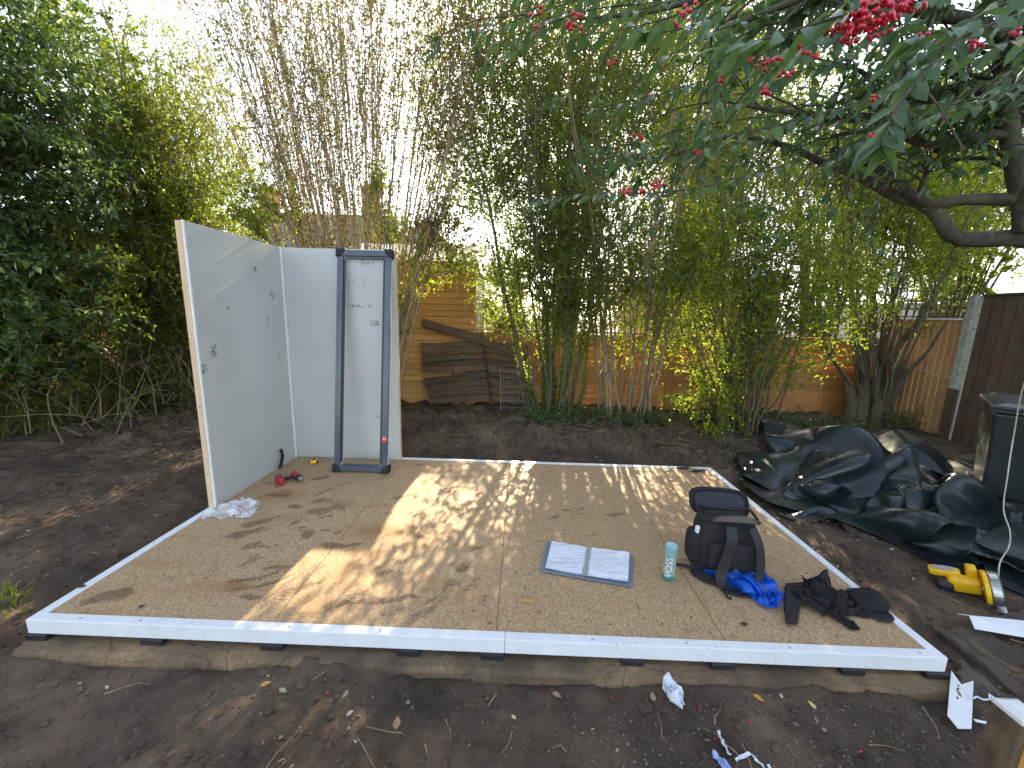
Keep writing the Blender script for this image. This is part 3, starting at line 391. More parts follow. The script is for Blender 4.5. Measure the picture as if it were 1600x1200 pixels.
8,4,3,8,3,3,6,3,4,6,3,5,8,3,6,6,2,5,1,9,-1,1,8,2,2,5,3,2,5,3,3,3,2,4,1,1,5,4,0,4,3,-4,4,3,-6,6,3,-6,9,3,-6,6,3,-8,7,7,8,9,7,5,9,4,8,7,4,6,7,4,3,5,5,1,
6,4,0,5,3,0,5,2,0,5,2,0,6,1,0,5,2,-2,5,0,-3,5,0,-3,6,0,-4,6,-1,-5,6,-2,-5,3,-2,-8,0,0,-10,9,1,5,10,0,1,95,137,20,-2,-4,-12,7,5,-3,17,12,3,15,12,5,15,
12,8,12,8,11,10,8,8,8,6,6,6,6,5,4,4,2,2,5,-1,-4,4,-5,-6,-1,-3,-8,-3,0,-9,-4,1,-8,-2,-5,-1,5,-8,7,7,-3,8,4,3,7,3,4,6,2,4,6,2,7,7,3,5,9,3,5,1,6,0,1,8,0,
1,6,1,2,5,1,3,4,1,3,3,1,6,1,2,5,4,-2,5,3,-6,5,2,-6,7,3,-7,4,4,-4,9,8,5,8,8,4,8,3,7,7,3,6,6,4,4,6,4,2,5,3,0,5,2,0,6,2,0,5,1,-1,6,1,-1,5,1,-2,6,0,-3,5,0,
-3,5,-1,-5,6,0,-5,4,-1,-7,0,0,-9,8,1,7,10,-1,0,8,0,-2,98,133,21,-2,-4,-12,10,7,-2,17,12,4,16,13,4,14,11,7,12,8,11,9,8,8,8,6,5,6,6,4,3,5,1,1,4,-3,-5,2,
-4,-8,-1,-2,-8,-4,1,-9,-4,0,-7,0,-7,2,7,-8,8,6,0,8,3,4,7,2,5,4,2,5,6,2,5,8,3,5,8,4,3,2,4,2,1,7,1,2,6,0,1,5,-1,3,5,1,3,3,-1,5,3,0,6,2,1,5,3,-5,5,2,-6,5,
3,-8,5,6,-1,7,9,1,8,7,4,8,4,6,7,2,7,5,3,4,6,2,3,5,3,0,5,2,-1,6,1,-1,6,0,-1,6,1,-1,5,0,-2,6,0,-3,5,0,-4,4,0,-6,5,0,-6,2,2,-6,7,-1,7,9,-1,2,8,-1,-2,7,0,
-4,101,129,21,-2,-3,-12,13,9,1,17,12,3,16,13,4,14,11,6,12,8,11,9,7,8,7,6,5,5,5,3,3,6,-1,-1,4,-4,-6,1,-4,-8,-3,0,-8,-4,1,-10,-3,-2,-5,2,-9,5,7,-6,9,6,2,
8,2,5,6,2,5,4,2,5,6,2,5,7,3,5,8,3,4,3,3,0,1,6,2,1,6,0,2,5,-1,2,5,0,4,3,0,4,3,0,6,3,-3,4,3,-4,6,2,-6,4,3,-8,4,7,1,7,9,-1,7,7,3,8,4,6,6,3,5,5,2,5,6,1,3,
5,2,1,6,1,-1,6,1,-1,6,-1,-2,6,0,-2,5,0,-3,6,0,-4,4,1,-5,2,1,-7,5,2,1,8,-1,5,8,-2,2,8,-1,-1,7,0,-3,6,1,-4,103,125,22,-1,-2,-12,16,11,3,16,12,3,17,12,3,
14,11,5,11,8,11,9,6,7,6,7,5,5,5,1,2,5,-2,-3,4,-4,-6,0,-3,-8,-3,0,-10,-4,1,-9,-3,-4,-2,5,-10,7,7,-3,9,4,3,8,2,6,6,1,6,5,2,5,5,3,4,7,3,5,7,3,4,5,2,-1,-1,
5,4,1,6,-1,2,5,-1,3,4,0,3,4,-1,4,3,-2,4,3,-3,5,3,-4,6,3,-5,3,2,-8,5,7,2,5,9,-2,7,7,2,7,5,4,7,3,5,5,2,5,5,1,3,5,0,2,6,1,-1,6,-1,-2,7,0,-3,6,0,-3,4,1,-5,
5,1,-5,3,3,-5,3,-1,7,9,-2,4,9,-2,1,8,-1,0,7,0,-3,6,1,-3,4,2,-5,105,121,21,2,1,-7,16,11,3,16,12,2,16,12,3,15,11,3,10,6,11,9,7,6,6,6,4,4,6,0,1,5,-3,-4,2,
-4,-7,-1,-2,-8,-3,2,-10,-4,0,-9,-1,-8,2,7,-9,9,6,-1,9,3,5,8,2,7,6,1,5,5,3,5,5,2,4,7,3,5,6,6,0,4,-2,3,-2,4,5,2,6,-2,2,5,-2,2,4,-1,3,3,-1,4,4,-1,4,3,-3,
5,3,-4,5,3,-6,4,2,-7,4,8,2,5,8,-3,6,8,0,7,5,4,6,3,5,5,2,4,5,0,3,5,0,2,6,-1,-1,7,-1,-2,6,0,-5,5,2,-5,4,2,-6,3,2,-3,7,-2,8,7,-3,7,9,-2,2,8,-2,-1,7,0,-2,
6,1,-3,5,2,-4,4,3,-5,106,117,21,5,3,-5,16,12,3,16,11,3,16,12,2,15,10,2,9,7,10,9,6,6,6,7,3,4,5,-1,0,5,-3,-5,1,-4,-8,-1,-1,-8,-4,2,-10,-4,-2,-7,2,-10,4,
8,-8,11,5,2,9,3,6,8,1,7,6,2,5,5,2,4,5,3,4,6,4,4,6,6,1,3,2,2,-2,-3,7,2,6,-1,1,5,-3,2,4,-2,3,3,-1,4,4,-2,4,3,-3,5,3,-3,4,3,-6,4,2,-6,5,8,1,5,8,-2,5,8,-2,
6,5,3,6,3,4,5,2,4,4,-1,3,6,-1,2,6,-1,-1,7,0,-4,5,1,-6,3,3,-7,4,1,-1,7,-3,8,8,-3,6,9,-3,4,9,-2,0,7,0,-1,7,0,-3,5,2,-3,4,3,-4,4,4,-5,107,112,20,7,7,-1,
16,11,3,16,11,2,16,11,1,15,10,1,9,7,8,8,7,7,6,6,2,4,5,-1,-2,4,-4,-5,1,-3,-8,-2,-1,-9,-3,2,-10,-4,-3,-4,4,-12,8,9,-5,10,4,4,10,2,6,8,2,7,7,2,5,5,3,4,5,
4,3,5,4,3,6,6,1,1,1,3,-3,-4,4,2,4,3,2,5,-3,1,4,-3,3,3,-2,3,4,-2,4,3,-3,5,3,-3,5,3,-4,4,3,-6,4,6,-1,5,8,-2,4,8,-3,6,5,3,6,3,4,5,2,3,4,0,3,5,-2,2,7,-1,
-2,6,0,-5,3,3,-8,4,1,0,8,-2,7,8,-4,6,9,-3,4,9,-3,2,8,-1,-1,7,0,-2,6,1,-3,5,3,-3,4,4,-4,4,5,-5,107,107,18,10,9,2,16,11,3,15,11,2,16,11,2,14,10,-2,10,8,
7,8,6,7,6,6,2,3,5,-2,-2,4,-4,-6,0,-2,-8,-2,1,-10,-4,1,-9,-2,-6,-1,6,-12,10,8,-3,11,4,6,11,2,6,9,2,6,6,4,4,5,3,4,5,4,3,5,5,2,5,6,2,0,-2,4,-5,-4,2,2,2,4,
2,5,-1,2,4,-3,2,4,-3,3,3,-3,3,3,-3,4,3,-3,6,3,-4,5,4,-4,3,4,-4,4,8,-2,4,7,-3,6,5,3,6,4,3,5,2,4,4,-1,3,5,-1,1,7,-1,-3,4,2,-7,4,1,-1,7,-2,7,9,-4,5,9,-4,
4,9,-3,3,9,-2,0,8,0,-2,6,0,-2,6,3,-3,4,3,-4,5,5,-4,4,7,-4,107,103,17,13,11,3,15,11,3,15,10,3,15,11,1,14,9,-2,10,9,6,8,5,5,6,6,2,3,6,-1,-3,3,-4,-7,0,-2,
-7,-3,2,-10,-4,0,-9,0,-9,4,8,-10,11,8,-1,12,3,6,10,2,6,10,4,6,7,4,4,5,4,3,4,4,3,5,6,2,5,5,2,-4,-5,3,-5,-4,2,1,0,6,3,5,-2,2,4,-2,3,4,-3,2,3,-3,3,3,-4,3,
4,-4,4,3,-4,5,3,-4,1,5,-5,5,6,-2,6,6,-1,6,5,2,6,4,4,4,2,3,5,0,2,5,-2,1,6,1,-4,3,2,-3,8,-3,6,9,-4,5,9,-3,4,10,-4,3,9,-3,1,8,-1,-1,7,0,-2,6,2,-2,5,3,-3,
5,5,-3,4,6,-4,5,7,-5,109,101,17,13,10,2,15,11,4,14,10,4,15,10,1,13,10,-3,11,8,4,7,6,5,6,6,2,3,5,-2,-3,3,-3,-7,-1,-1,-8,-3,2,-10,-3,-2,-6,2,-10,6,9,-9,
12,7,0,12,3,7,12,4,6,10,4,4,7,4,4,5,5,3,4,6,2,4,6,2,2,0,4,-4,-5,3,-4,-4,2,0,0,6,3,4,1,3,4,-3,2,4,-3,2,3,-4,3,3,-4,2,3,-4,3,3,-6,3,4,-4,3,4,-5,5,4,-2,6,
6,0,6,5,3,6,4,2,4,2,3,5,0,2,5,0,-1,4,2,-4,7,-3,7,9,-3,5,9,-4,4,10,-4,3,10,-4,2,8,-2,0,8,-1,-2,7,1,-2,5,3,-2,5,4,-3,5,6,-3,5,7,-4,5,8,-4,111,98,16,13,
10,2,14,10,4,14,11,5,14,10,1,13,9,-2,11,8,1,7,7,3,6,5,3,4,5,-1,-4,2,-3,-7,-1,0,-8,-2,1,-10,-3,-3,-3,4,-11,8,9,-7,12,8,1,13,3,6,11,4,5,11,6,5,7,4,4,5,6,
2,3,7,1,5,5,3,-2,-5,4,-3,-5,4,-4,-4,2,0,4,5,3,0,5,3,4,-4,2,3,-4,3,4,-3,2,3,-4,2,3,-5,3,3,-5,3,3,-5,3,4,-5,3,3,-5,6,5,3,6,5,2,5,3,2,5,3,2,5,1,1,4,2,-3,
5,-2,7,9,-4,6,10,-3,4,10,-5,3,10,-4,2,9,-3,0,9,-1,0,7,-1,-2,6,2,-2,5,3,-3,5,5,-2,5,7,-4,6,8,-3,6,9,-4,113,94,16,12,11,1,14,10,4,14,10,5,13,10,3,13,9,
-2,10,8,0,8,7,1,5,6,2,5,3,0,-4,3,-2,-7,-1,0,-8,-3,1,-10,-1,-5,0,5,-12,9,9,-5,12,8,1,13,4,6,12,6,4,10,5,5,8,5,4,4,7,1,3,7,1,2,-1,4,-2,-5,5,-2,-4,4,-3,
-3,5,-3,1,4,5,2,3,3,3,-3,3,4,-3,3,4,-3,3,3,-4,2,3,-5,2,2,-5,3,4,-5,3,4,-5,3,3,-5,4,4,-2,6,4,3,5,4,2,5,3,2,4,2,-1,4,0,5,7,-3,7,10,-4,6,10,-4,5,10,-5,1,
10,-4,0,10,-3,0,8,-1,-1,7,1,-2,5,2,-2,6,4,-3,5,5,-3,5,8,-4,6,8,-4,4,10,-5,114,91,15,12,10,1,13,10,4,14,10,6,13,9,3,12,9,-1,10,9,1,8,7,1,5,5,2,5,4,-2,
-3,2,-4,-7,0,0,-8,-3,1,-9,-1,-6,2,6,-11,10,9,-4,12,9,0,12,6,4,12,7,5,11,5,4,8,5,4,3,8,1,4,4,2,-2,-4,5,-5,-4,4,-3,-3,5,-2,-3,5,1,-1,5,6,2,1,3,4,-2,4,4,
-2,4,4,-1,3,3,-4,2,3,-5,2,2,-6,2,3,-5,3,4,-5,4,4,-4,3,3,-4,5,4,0,4,4,1,5,4,1,4,1,2,2,-1,9,10,-3,6,10,-5,6,10,-5,5,11,-4,1,10,-4,-2,9,-2,-1,8,-1,-1,7,1,
-2,5,3,-2,5,4,-3,5,7,-4,5,8,-4,4,10,-4,2,12,-4,114,87,15,12,10,0,13,10,4,13,10,5,13,9,5,11,9,1,10,8,1,8,7,1,7,5,0,5,4,-3,-3,3,-4,-7,-1,0,-8,-2,0,-8,0,
-7,4,7,-10,10,8,-3,12,9,0,12,8,2,12,8,4,10,6,5,9,4,4,3,8,0,1,-2,5,-4,-4,4,-3,-3,4,-3,-3,5,0,-3,6,2,0,6,5,3,-2,4,3,-1,4,4,-1,4,4,0,4,5,-3,2,3,-5,2,1,-6,
2,3,-6,3,3,-5,3,4,-4,4,4,-4,3,4,-2,4,4,0,4,3,0,3,0,7,6,5,6,9,-5,5,11,-4,6,10,-4,5,9,-8,-1,9,-5,0,9,-2,-1,8,0,-1,6,1,-2,6,3,-3,5,5,-3,4,7,-4,4,9,-4,1,
12,-3,2,12,-1,115,83,15,11,10,-1,13,10,3,13,9,6,12,9,5,11,9,2,10,8,1,8,7,1,7,6,-1,5,3,-2,-2,3,-5,-6,0,-1,-8,-2,0,-7,1,-8,4,7,-9,11,8,-1,12,9,1,12,8,0,
11,8,3,10,8,3,8,6,4,5,3,3,-2,-4,5,-4,-4,4,-3,-3,4,-1,-3,6,1,-2,6,3,1,5,5,3,0,4,4,-2,4,4,0,4,4,-1,4,5,-3,2,3,-4,2,2,-6,2,2,-7,2,3,-5,3,4,-5,4,4,-3,3,3,
-3,3,4,-1,4,4,0,4,1,6,6,7,5,9,-1,8,11,-5,5,10,-4,6,8,-9,-3,8,-7,-1,8,-3,-1,8,-1,-1,6,1,-2,6,3,-3,5,6,-4,3,8,-3,1,10,-4,1,13,-1,1,12,1,115,78,16,11,10,
-2,12,11,1,13,9,6,11,8,5,12,9,3,10,8,1,8,7,1,7,6,-1,5,3,-2,-1,4,-5,-6,0,-1,-8,-2,-1,-5,2,-8,5,7,-8,10,8,2,11,8,1,12,8,0,12,9,1,10,8,1,8,6,3,2,-1,4,-2,
-4,5,-3,-4,5,-2,-3,5,0,-2,6,2,-1,6,4,1,4,5,4,1,4,4,-1,4,4,-1,4,5,-1,4,4,-2,3,5,-4,2,2,-6,1,1,-7,2,3,-7,3,3,-4,3,4,-4,3,4,-3,3,4,-2,3,3,-1,5,4,5,5,7,5,
8,3,8,10,-3,7,11,-5,5,9,-9,-1,6,-7,-3,7,-6,-2,8,-2,-2,6,1,-2,6,4,-3,4,6,-3,2,9,-3,0,11,-1,1,12,0,1,12,1,122,78,19,2,5,-6,12,10,1,13,10,4,12,8,5,11,9,4,
10,8,2,9,7,1,7,5,-1,5,5,-2,0,3,-5,-6,1,-2,-7,-1,-1,-4,2,-7,5,6,-6,8,9,4,11,8,1,12,7,0,11,8,0,10,8,0,9,6,1,2,-2,4,-2,-4,5,-2,-3,5,-1,-3,6,1,-2,6,3,0,5,
4,2,4,5,3,2,4,4,-1,4,5,0,4,4,-2,4,5,-2,3,5,-3,2,3,-6,1,1,-7,1,2,-7,3,3,-6,3,4,-4,3,4,-3,4,4,0,3,3,-2,3,4,1,5,7,5,6,7,7,10,0,8,11,-4,6,9,-8,0,7,-8,-2,5,
-6,-4,7,-4,-3,6,0,-3,6,3,-3,3,7,-2,1,9,0,0,11,0,1,12,0,1,12,1,129,82,21,-7,-6,-7,12,11,-2,12,10,3,12,8,5,12,9,5,10,8,2,9,7,1,8,6,0,6,4,-3,0,4,-4,-5,2,
-2,-7,-1,-1,-3,2,-7,6,7,-5,6,8,6,9,8,2,11,7,0,11,8,0,9,8,1,9,4,-2,5,-1,2,0,-3,6,-3,-4,5,0,-2,5,2,-2,6,3,0,6,4,2,4,5,4,1,5,4,0,4,5,0,4,4,-2,4,5,-1,3,5,
-4,3,4,-5,1,1,-7,0,1,-8,2,3,-7,4,4,-4,3,4,-2,3,4,0,3,3,-2,3,3,-1,4,8,3,5,8,5,8,4,9,11,-2,7,10,-7,2,8,-7,-2,4,-7,-4,5,-5,-5,6,-1,-3,7,2,-3,1,7,0,0,9,2,
0,11,0,1,11,1,0,13,0,138,87,23,-10,-11,-6,3,4,-7,13,10,2,12,9,5,11,9,5,11,8,2,9,7,2,9,6,0,6,5,-2,1,5,-5,-5,1,-2,-7,0,-1,-1,3,-7,6,6,-2,5,8,6,8,8,3,9,7,
1,10,7,1,9,7,1,9,5,-1,7,1,-4,2,-3,6,-2,-4,5,1,-2,6,2,-2,6,3,1,5,4,2,4,5,3,1,5,4,1,4,5,-1,5,5,-1,3,5,-2,4,5,-2,3,4,-5,1,1,-7,1,0,-8,1,3,-7,3,4,-5,4,4,
-1,3,4,0,3,4,-2,2,1,-3,4,7,2,4,9,3,7,8,6,9,2,9,10,-5,4,9,-7,-1,5,-7,-4,3,-5,-5,5,-3,-5,7,1,-3,-2,7,3,1,9,2,0,10,0,1,11,0,1,12,0,148,92,25,-11,-11,-6,
-8,-8,-7,12,10,-2,12,10,3,12,8,5,11,9,3,10,7,2,8,6,1,7,5,-2,2,5,-5,-5,3,-2,-6,0,-2,0,4,-6,6,6,1,5,6,6,6,8,4,8,7,2,8,7,2,9,7,0,8,4,0,7,1,-2,7,0,-3,1,-2,
7,0,-3,6,1,-2,6,4,0,5,4,2,4,5,4,1,5,4,0,5,4,0,3,5,-2,3,5,-4,4,5,-2,5,4,-1,2,2,-7,0,0,-7,1,1,-8,3,5,-5,4,5,0,3,3,-1,2,4,-1,3,2,-3,3,4,-1,3,9,1,5,10,4,7,
6,8,10,-1,6,10,-6,1,6,-6,-3,2,-6,-5,4,-4,-6,6,-1,-4,-1,7,4,0,8,1,1,10,1,2,10,0,1,12,-1,159,97,27,-11,-11,-5,-12,-12,-6,2,2,-7,12,10,2,12,9,3,11,8,4,10,
7,3,9,7,0,8,5,-1,3,6,-4,-6,3,-2,-3,2,-4,1,5,-4,5,5,4,4,5,4,5,6,5,6,7,3,8,7,3,7,6,1,7,4,0,7,2,-1,8,0,-2,7,1,-1,1,-1,6,1,-3,6,3,-1,6,5,3,3,5,3,2,5,4,0,4,
5,-2,3,5,-2,2,5,-4,5,4,-1,6,4,1,3,3,-6,0,0,-8,0,1,-8,4,4,-6,3,5,1,3,4,0,3,3,-1,3,3,-3,2,2,-3,3,8,0,4,10,1,5,9,6,7,5,7,10,-3,4,8,-6,-3,3,-6,-5,4,-5,-5,
5,-1,-4,5,3,4,-2,8,0,2,9,1,1,10,0,2,11,0,170,103,29,-10,-11,-4,-13,-12,-6,-11,-11,-9,12,10,-1,11,9,3,11,8,3,11,7,3,9,7,1,7,6,-2,6,6,-3,-5,4,-3,-2,5,-3,
3,5,-3,3,4,4,4,4,5,4,5,5,5,6,4,5,6,4,6,5,2,7,4,1,6,3,1,7,2,0,8,2,-2,7,0,-2,3,1,5,2,-3,5,5,1,5,5,3,1,5,5,0,4,5,-3,2,5,-3,3,5,-3,5,3,-1,7,3,2,3,4,-4,1,1,
-8,0,0,-8,3,4,-7,4,5,0,3,4,2,3,3,-1,3,3,-2,1,0,-5,3,7,0,4,10,0,4,10,2,5,8,5,8,5,6,9,-5,0,4,-6,-4,4,-4,-5,7,-3,-3,7,0,2,-1,7,4,1,8,1,1,9,0,2,10,-2,181,
108,31,-11,-11,-4,-12,-12,-4,-12,-12,-7,-1,-1,-8,12,9,2,11,8,4,10,7,2,9,8,0,7,7,-3,5,6,-2,3,6,-3,-1,6,2,-1,6,-1,5,3,-1,3,2,6,3,4,5,3,4,4,4,5,4,5,5,4,6,
4,2,5,3,2,7,3,1,8,2,0,7,2,-2,8,2,-3,5,1,3,4,-1,5,5,3,2,5,4,-1,3,5,-3,2,5,-3,4,5,-3,6,3,1,6,3,2,5,4,-4,1,1,-7,0,0,-9,3,4,-6,4,5,-2,3,4,3,3,3,1,2,4,-2,3,
0,-5,2,3,-2,3,9,0,4,10,0,4,9,2,6,9,4,6,5,5,6,-6,-4,6,-5,-3,7,-3,-2,8,-1,1,2,2,6,0,8,2,2,9,-1,2,9,-3,192,112,32,-11,-10,-3,-12,-13,-3,-13,-12,-6,-12,
-11,-11,10,8,-2,11,8,5,10,8,1,7,9,-1,6,8,-2,5,8,-2,4,6,-3,0,6,1,4,5,0,5,2,3,3,2,5,3,3,4,2,3,5,4,4,4,3,4,4,5,4,4,5,2,2,6,3,2,7,3,1,8,3,-1,8,3,-3,9,4,-2,
6,1,1,5,1,4,5,4,-2,2,6,-3,2,5,-3,5,4,-2,6,3,1,6,2,2,6,4,-2,1,2,-7,1,1,-8,2,4,-8,4,5,-3,3,3,3,3,3,2,3,4,0,3,2,-4,2,-1,-5,3,8,1,4,9,-1,4,9,0,4,9,1,6,8,3,
6,7,3,6,-6,0,7,-4,-1,7,-2,-2,6,-1,5,0,7,4,1,8,-1,2,8,-3,201,116,33,-11,-10,-3,-12,-13,-2,-13,-13,-5,-13,-12,-9,-1,-1,-8,11,9,3,9,9,0,6,10,-1,6,9,-1,5,
8,-2,4,7,-2,5,6,0,5,3,3,4,2,4,4,3,4,2,1,4,2,3,5,3,3,4,3,3,4,4,3,4,4,2,3,6,3,3,7,3,1,8,4,0,9,4,-2,9,4,-2,8,4,-4,7,1,2,4,4,-1,3,6,-4,2,5,-3,5,4,-2,6,3,2,
6,2,2,6,4,0,2,2,-7,1,1,-8,3,4,-8,4,5,-5,2,3,5,4,3,2,3,4,0,3,3,-2,2,0,-5,3,3,-2,4,8,0,4,9,0,4,9,0,5,8,0,5,8,1,6,7,2,6,-4,4,8,-2,-2,7,-3,2,2,3,7,0,8,-1,
2,7,-4,209,118,34,-10,-9,-4,-13,-13,-1,-13,-13,-4,-13,-13,-7,-11,-10,-13,11,9,1,7,11,-1,6,10,-1,7,9,-1,6,8,-1,6,7,-1,6,6,1,5,4,3,5,3,4,3,2,5,1,1,5,2,2,
4,3,2,5,2,3,4,3,2,4,4,2,3,6,3,3,7,4,1,8,4,1,9,4,-2,9,5,-2,9,4,-2,7,5,-7,6,2,1,3,6,-3,2,5,-4,6,4,0,6,3,1,6,2,2,7,3,2,2,2,-7,2,2,-8,2,3,-7,3,6,-6,4,4,2,
3,2,4,3,4,1,4,3,-1,2,4,-3,3,-2,-5,4,6,1,4,8,0,4,8,0,5,8,0,5,8,-1,6,7,0,5,7,0,6,2,6,7,-4,-1,5,-1,6,1,7,3,2,6,-5,215,119,34,-10,-9,-4,-12,-12,-1,-13,-13,
-3,-13,-14,-6,-12,-11,-12,2,4,-6,8,10,-1,7,10,0,7,9,-1,7,8,0,7,7,1,6,7,1,6,5,2,4,4,4,2,1,6,1,1,5,1,2,5,3,2,4,3,2,4,3,2,4,3,2,4,5,3,3,7,3,1,8,4,0,9,5,0,
10,5,-3,10,5,-3,8,6,-5,4,3,-5,4,5,-3,3,5,-3,7,3,2,6,3,2,6,2,2,6,3,1,3,2,-6,2,2,-7,3,4,-8,3,5,-6,4,5,0,4,2,4,3,3,3,4,4,0,3,4,-1,2,4,-4,4,-2,-4,4,7,2,4,
8,0,5,7,-1,5,8,-1,5,7,0,6,7,0,6,6,0,6,5,4,6,-3,4,2,4,6,2,5,-5,220,118,34,-10,-8,-4,-11,-12,-2,-13,-13,-2,-13,-13,-4,-13,-12,-10,-3,-3,-11,8,11,-1,7,10,
0,8,9,0,7,8,0,6,8,0,7,7,1,6,6,1,4,4,6,1,1,6,0,2,6,2,1,5,3,2,4,3,1,3,2,2,4,3,2,4,5,3,3,7,4,1,9,4,1,9,5,-1,10,5,-2,10,6,-4,8,5,-7,2,5,-7,4,5,-2,7,4,-1,6,
2,3,6,3,3,6,3,3,7,2,-1,3,2,-6,3,2,-7,3,4,-6,4,6,-6,2,5,-3,5,2,5,4,3,3,4,3,0,3,4,0,3,5,-1,3,4,-3,4,0,-5,4,6,3,5,7,-1,5,7,-1,5,7,0,6,7,0,6,7,-1,6,6,1,6,
5,4,3,-1,7,1,7,-3,223,116,33,-9,-8,-4,-11,-11,-2,-12,-13,-1,-13,-13,-4,-13,-12,-8,-7,-7,-13,8,10,0,7,10,0,8,9,-1,7,9,0,7,8,0,6,8,0,7,7,0,2,3,8,0,1,6,2,
2,6,2,1,5,2,2,4,3,2,4,3,2,4,3,2,3,5,3,3,7,3,1,8,5,0,10,4,0,10,6,-3,10,5,-4,7,6,-8,1,6,-8,6,4,-2,6,3,3,6,3,4,6,2,3,7,3,2,7,2,-1,4,2,-6,3,2,-7,4,5,-5,4,
6,-5,2,4,-6,4,2,5,6,3,2,5,3,2,3,4,0,4,4,0,3,5,-1,3,5,-3,4,1,-6,4,5,5,4,7,1,5,7,0,6,7,-1,6,6,-2,6,7,-1,6,6,1,4,2,6,2,8,0,226,112,32,-9,-7,-4,-11,-10,-2,
-12,-13,-1,-12,-13,-3,-13,-12,-7,-8,-9,-14,6,9,0,7,9,0,8,10,-1,7,9,0,7,8,0,7,8,0,6,8,0,4,5,6,0,0,7,1,1,6,2,2,5,2,2,5,3,2,3,3,2,4,3,2,4,5,3,2,7,3,2,8,5,
0,10,4,-1,10,6,-2,10,5,-5,6,7,-9,0,5,-9,7,4,1,6,2,5,5,4,5,7,2,3,7,1,1,7,2,-3,4,2,-5,5,3,-6,4,5,-5,4,6,-5,0,4,-8,7,2,5,6,3,2,5,3,3,5,3,1,4,4,0,3,4,-1,3,
6,-2,3,6,-3,3,3,-5,5,3,4,4,7,3,5,7,1,5,7,-1,7,6,-2,6,6,-1,6,6,1,2,7,4,227,107,31,-9,-7,-4,-10,-9,-2,-11,-12,-2,-12,-12,-2,-13,-13,-5,-9,-8,-13,5,6,-3,
8,10,1,7,9,-1,8,9,0,7,9,0,7,8,0,7,8,1,4,6,4,1,2,6,1,0,7,1,1,5,2,2,4,3,2,4,3,2,4,3,3,3,5,3,3,7,3,2,8,4,0,10,5,-1,10,5,-3,9,6,-6,5,6,-9,1,5,-8,7,4,4,3,3,
7,6,2,5,7,1,2,8,1,0,7,1,-3,5,2,-5,5,4,-5,5,5,-5,3,6,-6,1,5,-9,7,2,4,7,3,3,6,2,4,5,3,1,4,4,1,4,4,-1,3,5,-1,3,6,-3,3,7,-3,3,5,-6,5,2,4,4,5,6,4,8,2,5,7,
-1,7,6,-1,5,7,0,3,7,3,227,100,30,-8,-6,-4,-10,-9,-2,-11,-10,-2,-11,-12,-2,-12,-12,-5,-9,-8,-12,4,5,-3,8,10,0,8,9,0,7,9,0,7,9,0,7,8,0,7,8,1,5,6,3,2,4,6,
1,2,5,1,0,6,3,1,4,2,4,3,3,3,3,3,2,4,5,3,2,7,2,3,8,2,2,10,5,-1,10,5,-4,8,6,-7,4,6,-9,1,6,-6,7,2,7,0,3,8,7,2,5,8,0,2,8,1,-1,7,0,-4,6,3,-5,5,3,-5,5,5,-5,
4,7,-6,1,5,-9,7,3,2,8,2,5,7,2,4,5,3,2,5,3,1,4,4,-1,4,5,-3,2,6,-3,3,7,-2,3,7,-3,2,7,-4,5,1,4,4,4,7,3,8,3,5,8,1,5,7,0,5,7,1,227,93,29,-8,-6,-4,-10,-8,-3,
-10,-10,-2,-11,-11,-2,-11,-11,-4,-8,-7,-11,4,6,-3,8,9,0,8,9,0,7,9,0,7,8,0,7,9,0,6,7,2,5,6,3,3,4,4,2,4,4,2,1,5,2,1,5,3,3,3,3,2,4,2,2,4,5,3,3,7,2,2,9,3,
1,9,4,-2,9,6,-4,7,6,-7,4,6,-9,3,5,-3,4,2,10,0,2,9,7,1,5,9,-1,0,8,0,-2,6,1,-4,6,2,-5,6,4,-4,5,6,-5,4,6,-6,3,7,-9,6,3,0,9,2,6,7,2,4,6,2,2,6,3,1,4,4,0,4,
4,-4,2,5,-4,2,7,-3,3,8,-2,3,8,-1,3,8,-3,5,0,5,3,4,8,3,8,4,4,8,2,5,7,0,225,84,28,-7,-6,-4,-9,-7,-3,-10,-9,-3,-10,-9,-2,-11,-10,-3,-6,-6,-11,5,6,-1,8,10,
0,7,9,-1,7,8,0,7,8,0,7,8,1,5,7,3,4,6,3,4,4,3,4,4,3,3,3,4,3,2,4,2,1,4,3,2,4,2,1,5,5,3,2,7,3,2,8,3,-1,9,5,-3,8,6,-4,7,6,-7,2,5,-9,5,5,5,-2,2,10,3,1,10,9,
-1,4,9,-2,-1,7,0,-3,7,0,-5,6,3,-4,6,4,-4,6,7,-5,4,7,-7,3,7,-8,6,4,-3,9,2,7,8,2,3,7,2,3,6,3,2,5,3,0,4,4,-3,2,5,-5,2,6,-5,3,9,-2,2,8,-1,3,9,0,3,7,-2,4,
-1,7,3,4,8,3,8,4,4,8,3,222,73,28,-7,-5,-4,-8,-6,-5,-9,-8,-3,-9,-8,-2,-10,-8,-3,-5,-5,-10,7,9,0,8,9,0,7,9,-1,7,8,0,7,8,0,6,7,2,4,6,4,4,6,4,4,4,2,4,3,3,
4,3,3,4,3,3,3,2,4,3,2,4,2,1,4,6,3,2,6,3,0,8,4,-2,8,5,-3,7,6,-5,7,6,-6,1,4,-6,4,4,11,-4,1,10,5,0,10,10,-2,2,8,-2,-2,8,-1,-4,7,1,-4,6,3,-5,6,5,-4,6,7,-5,
5,8,-6,3,8,-9,5,4,-5,10,3,6,9,5,1,7,0,4,7,1,4,5,3,1,4,4,-2,3,5,-5,2,5,-5,2,8,-3,2,9,-1,3,9,0,2,9,0,3,6,-1,4,-3,9,2,5,7,4,7,5,218,61,28,-7,-4,-5,-7,-6,
-4,-8,-6,-5,-8,-6,-3,-9,-7,-2,0,0,-8,8,9,0,7,9,0,7,8,-1,7,8,0,6,7,1,5,7,3,3,6,5,3,5,4,4,4,3,4,3,3,4,2,3,4,2,3,5,2,3,4,3,2,4,2,2,5,4,0,7,4,-2,7,5,-2,7,
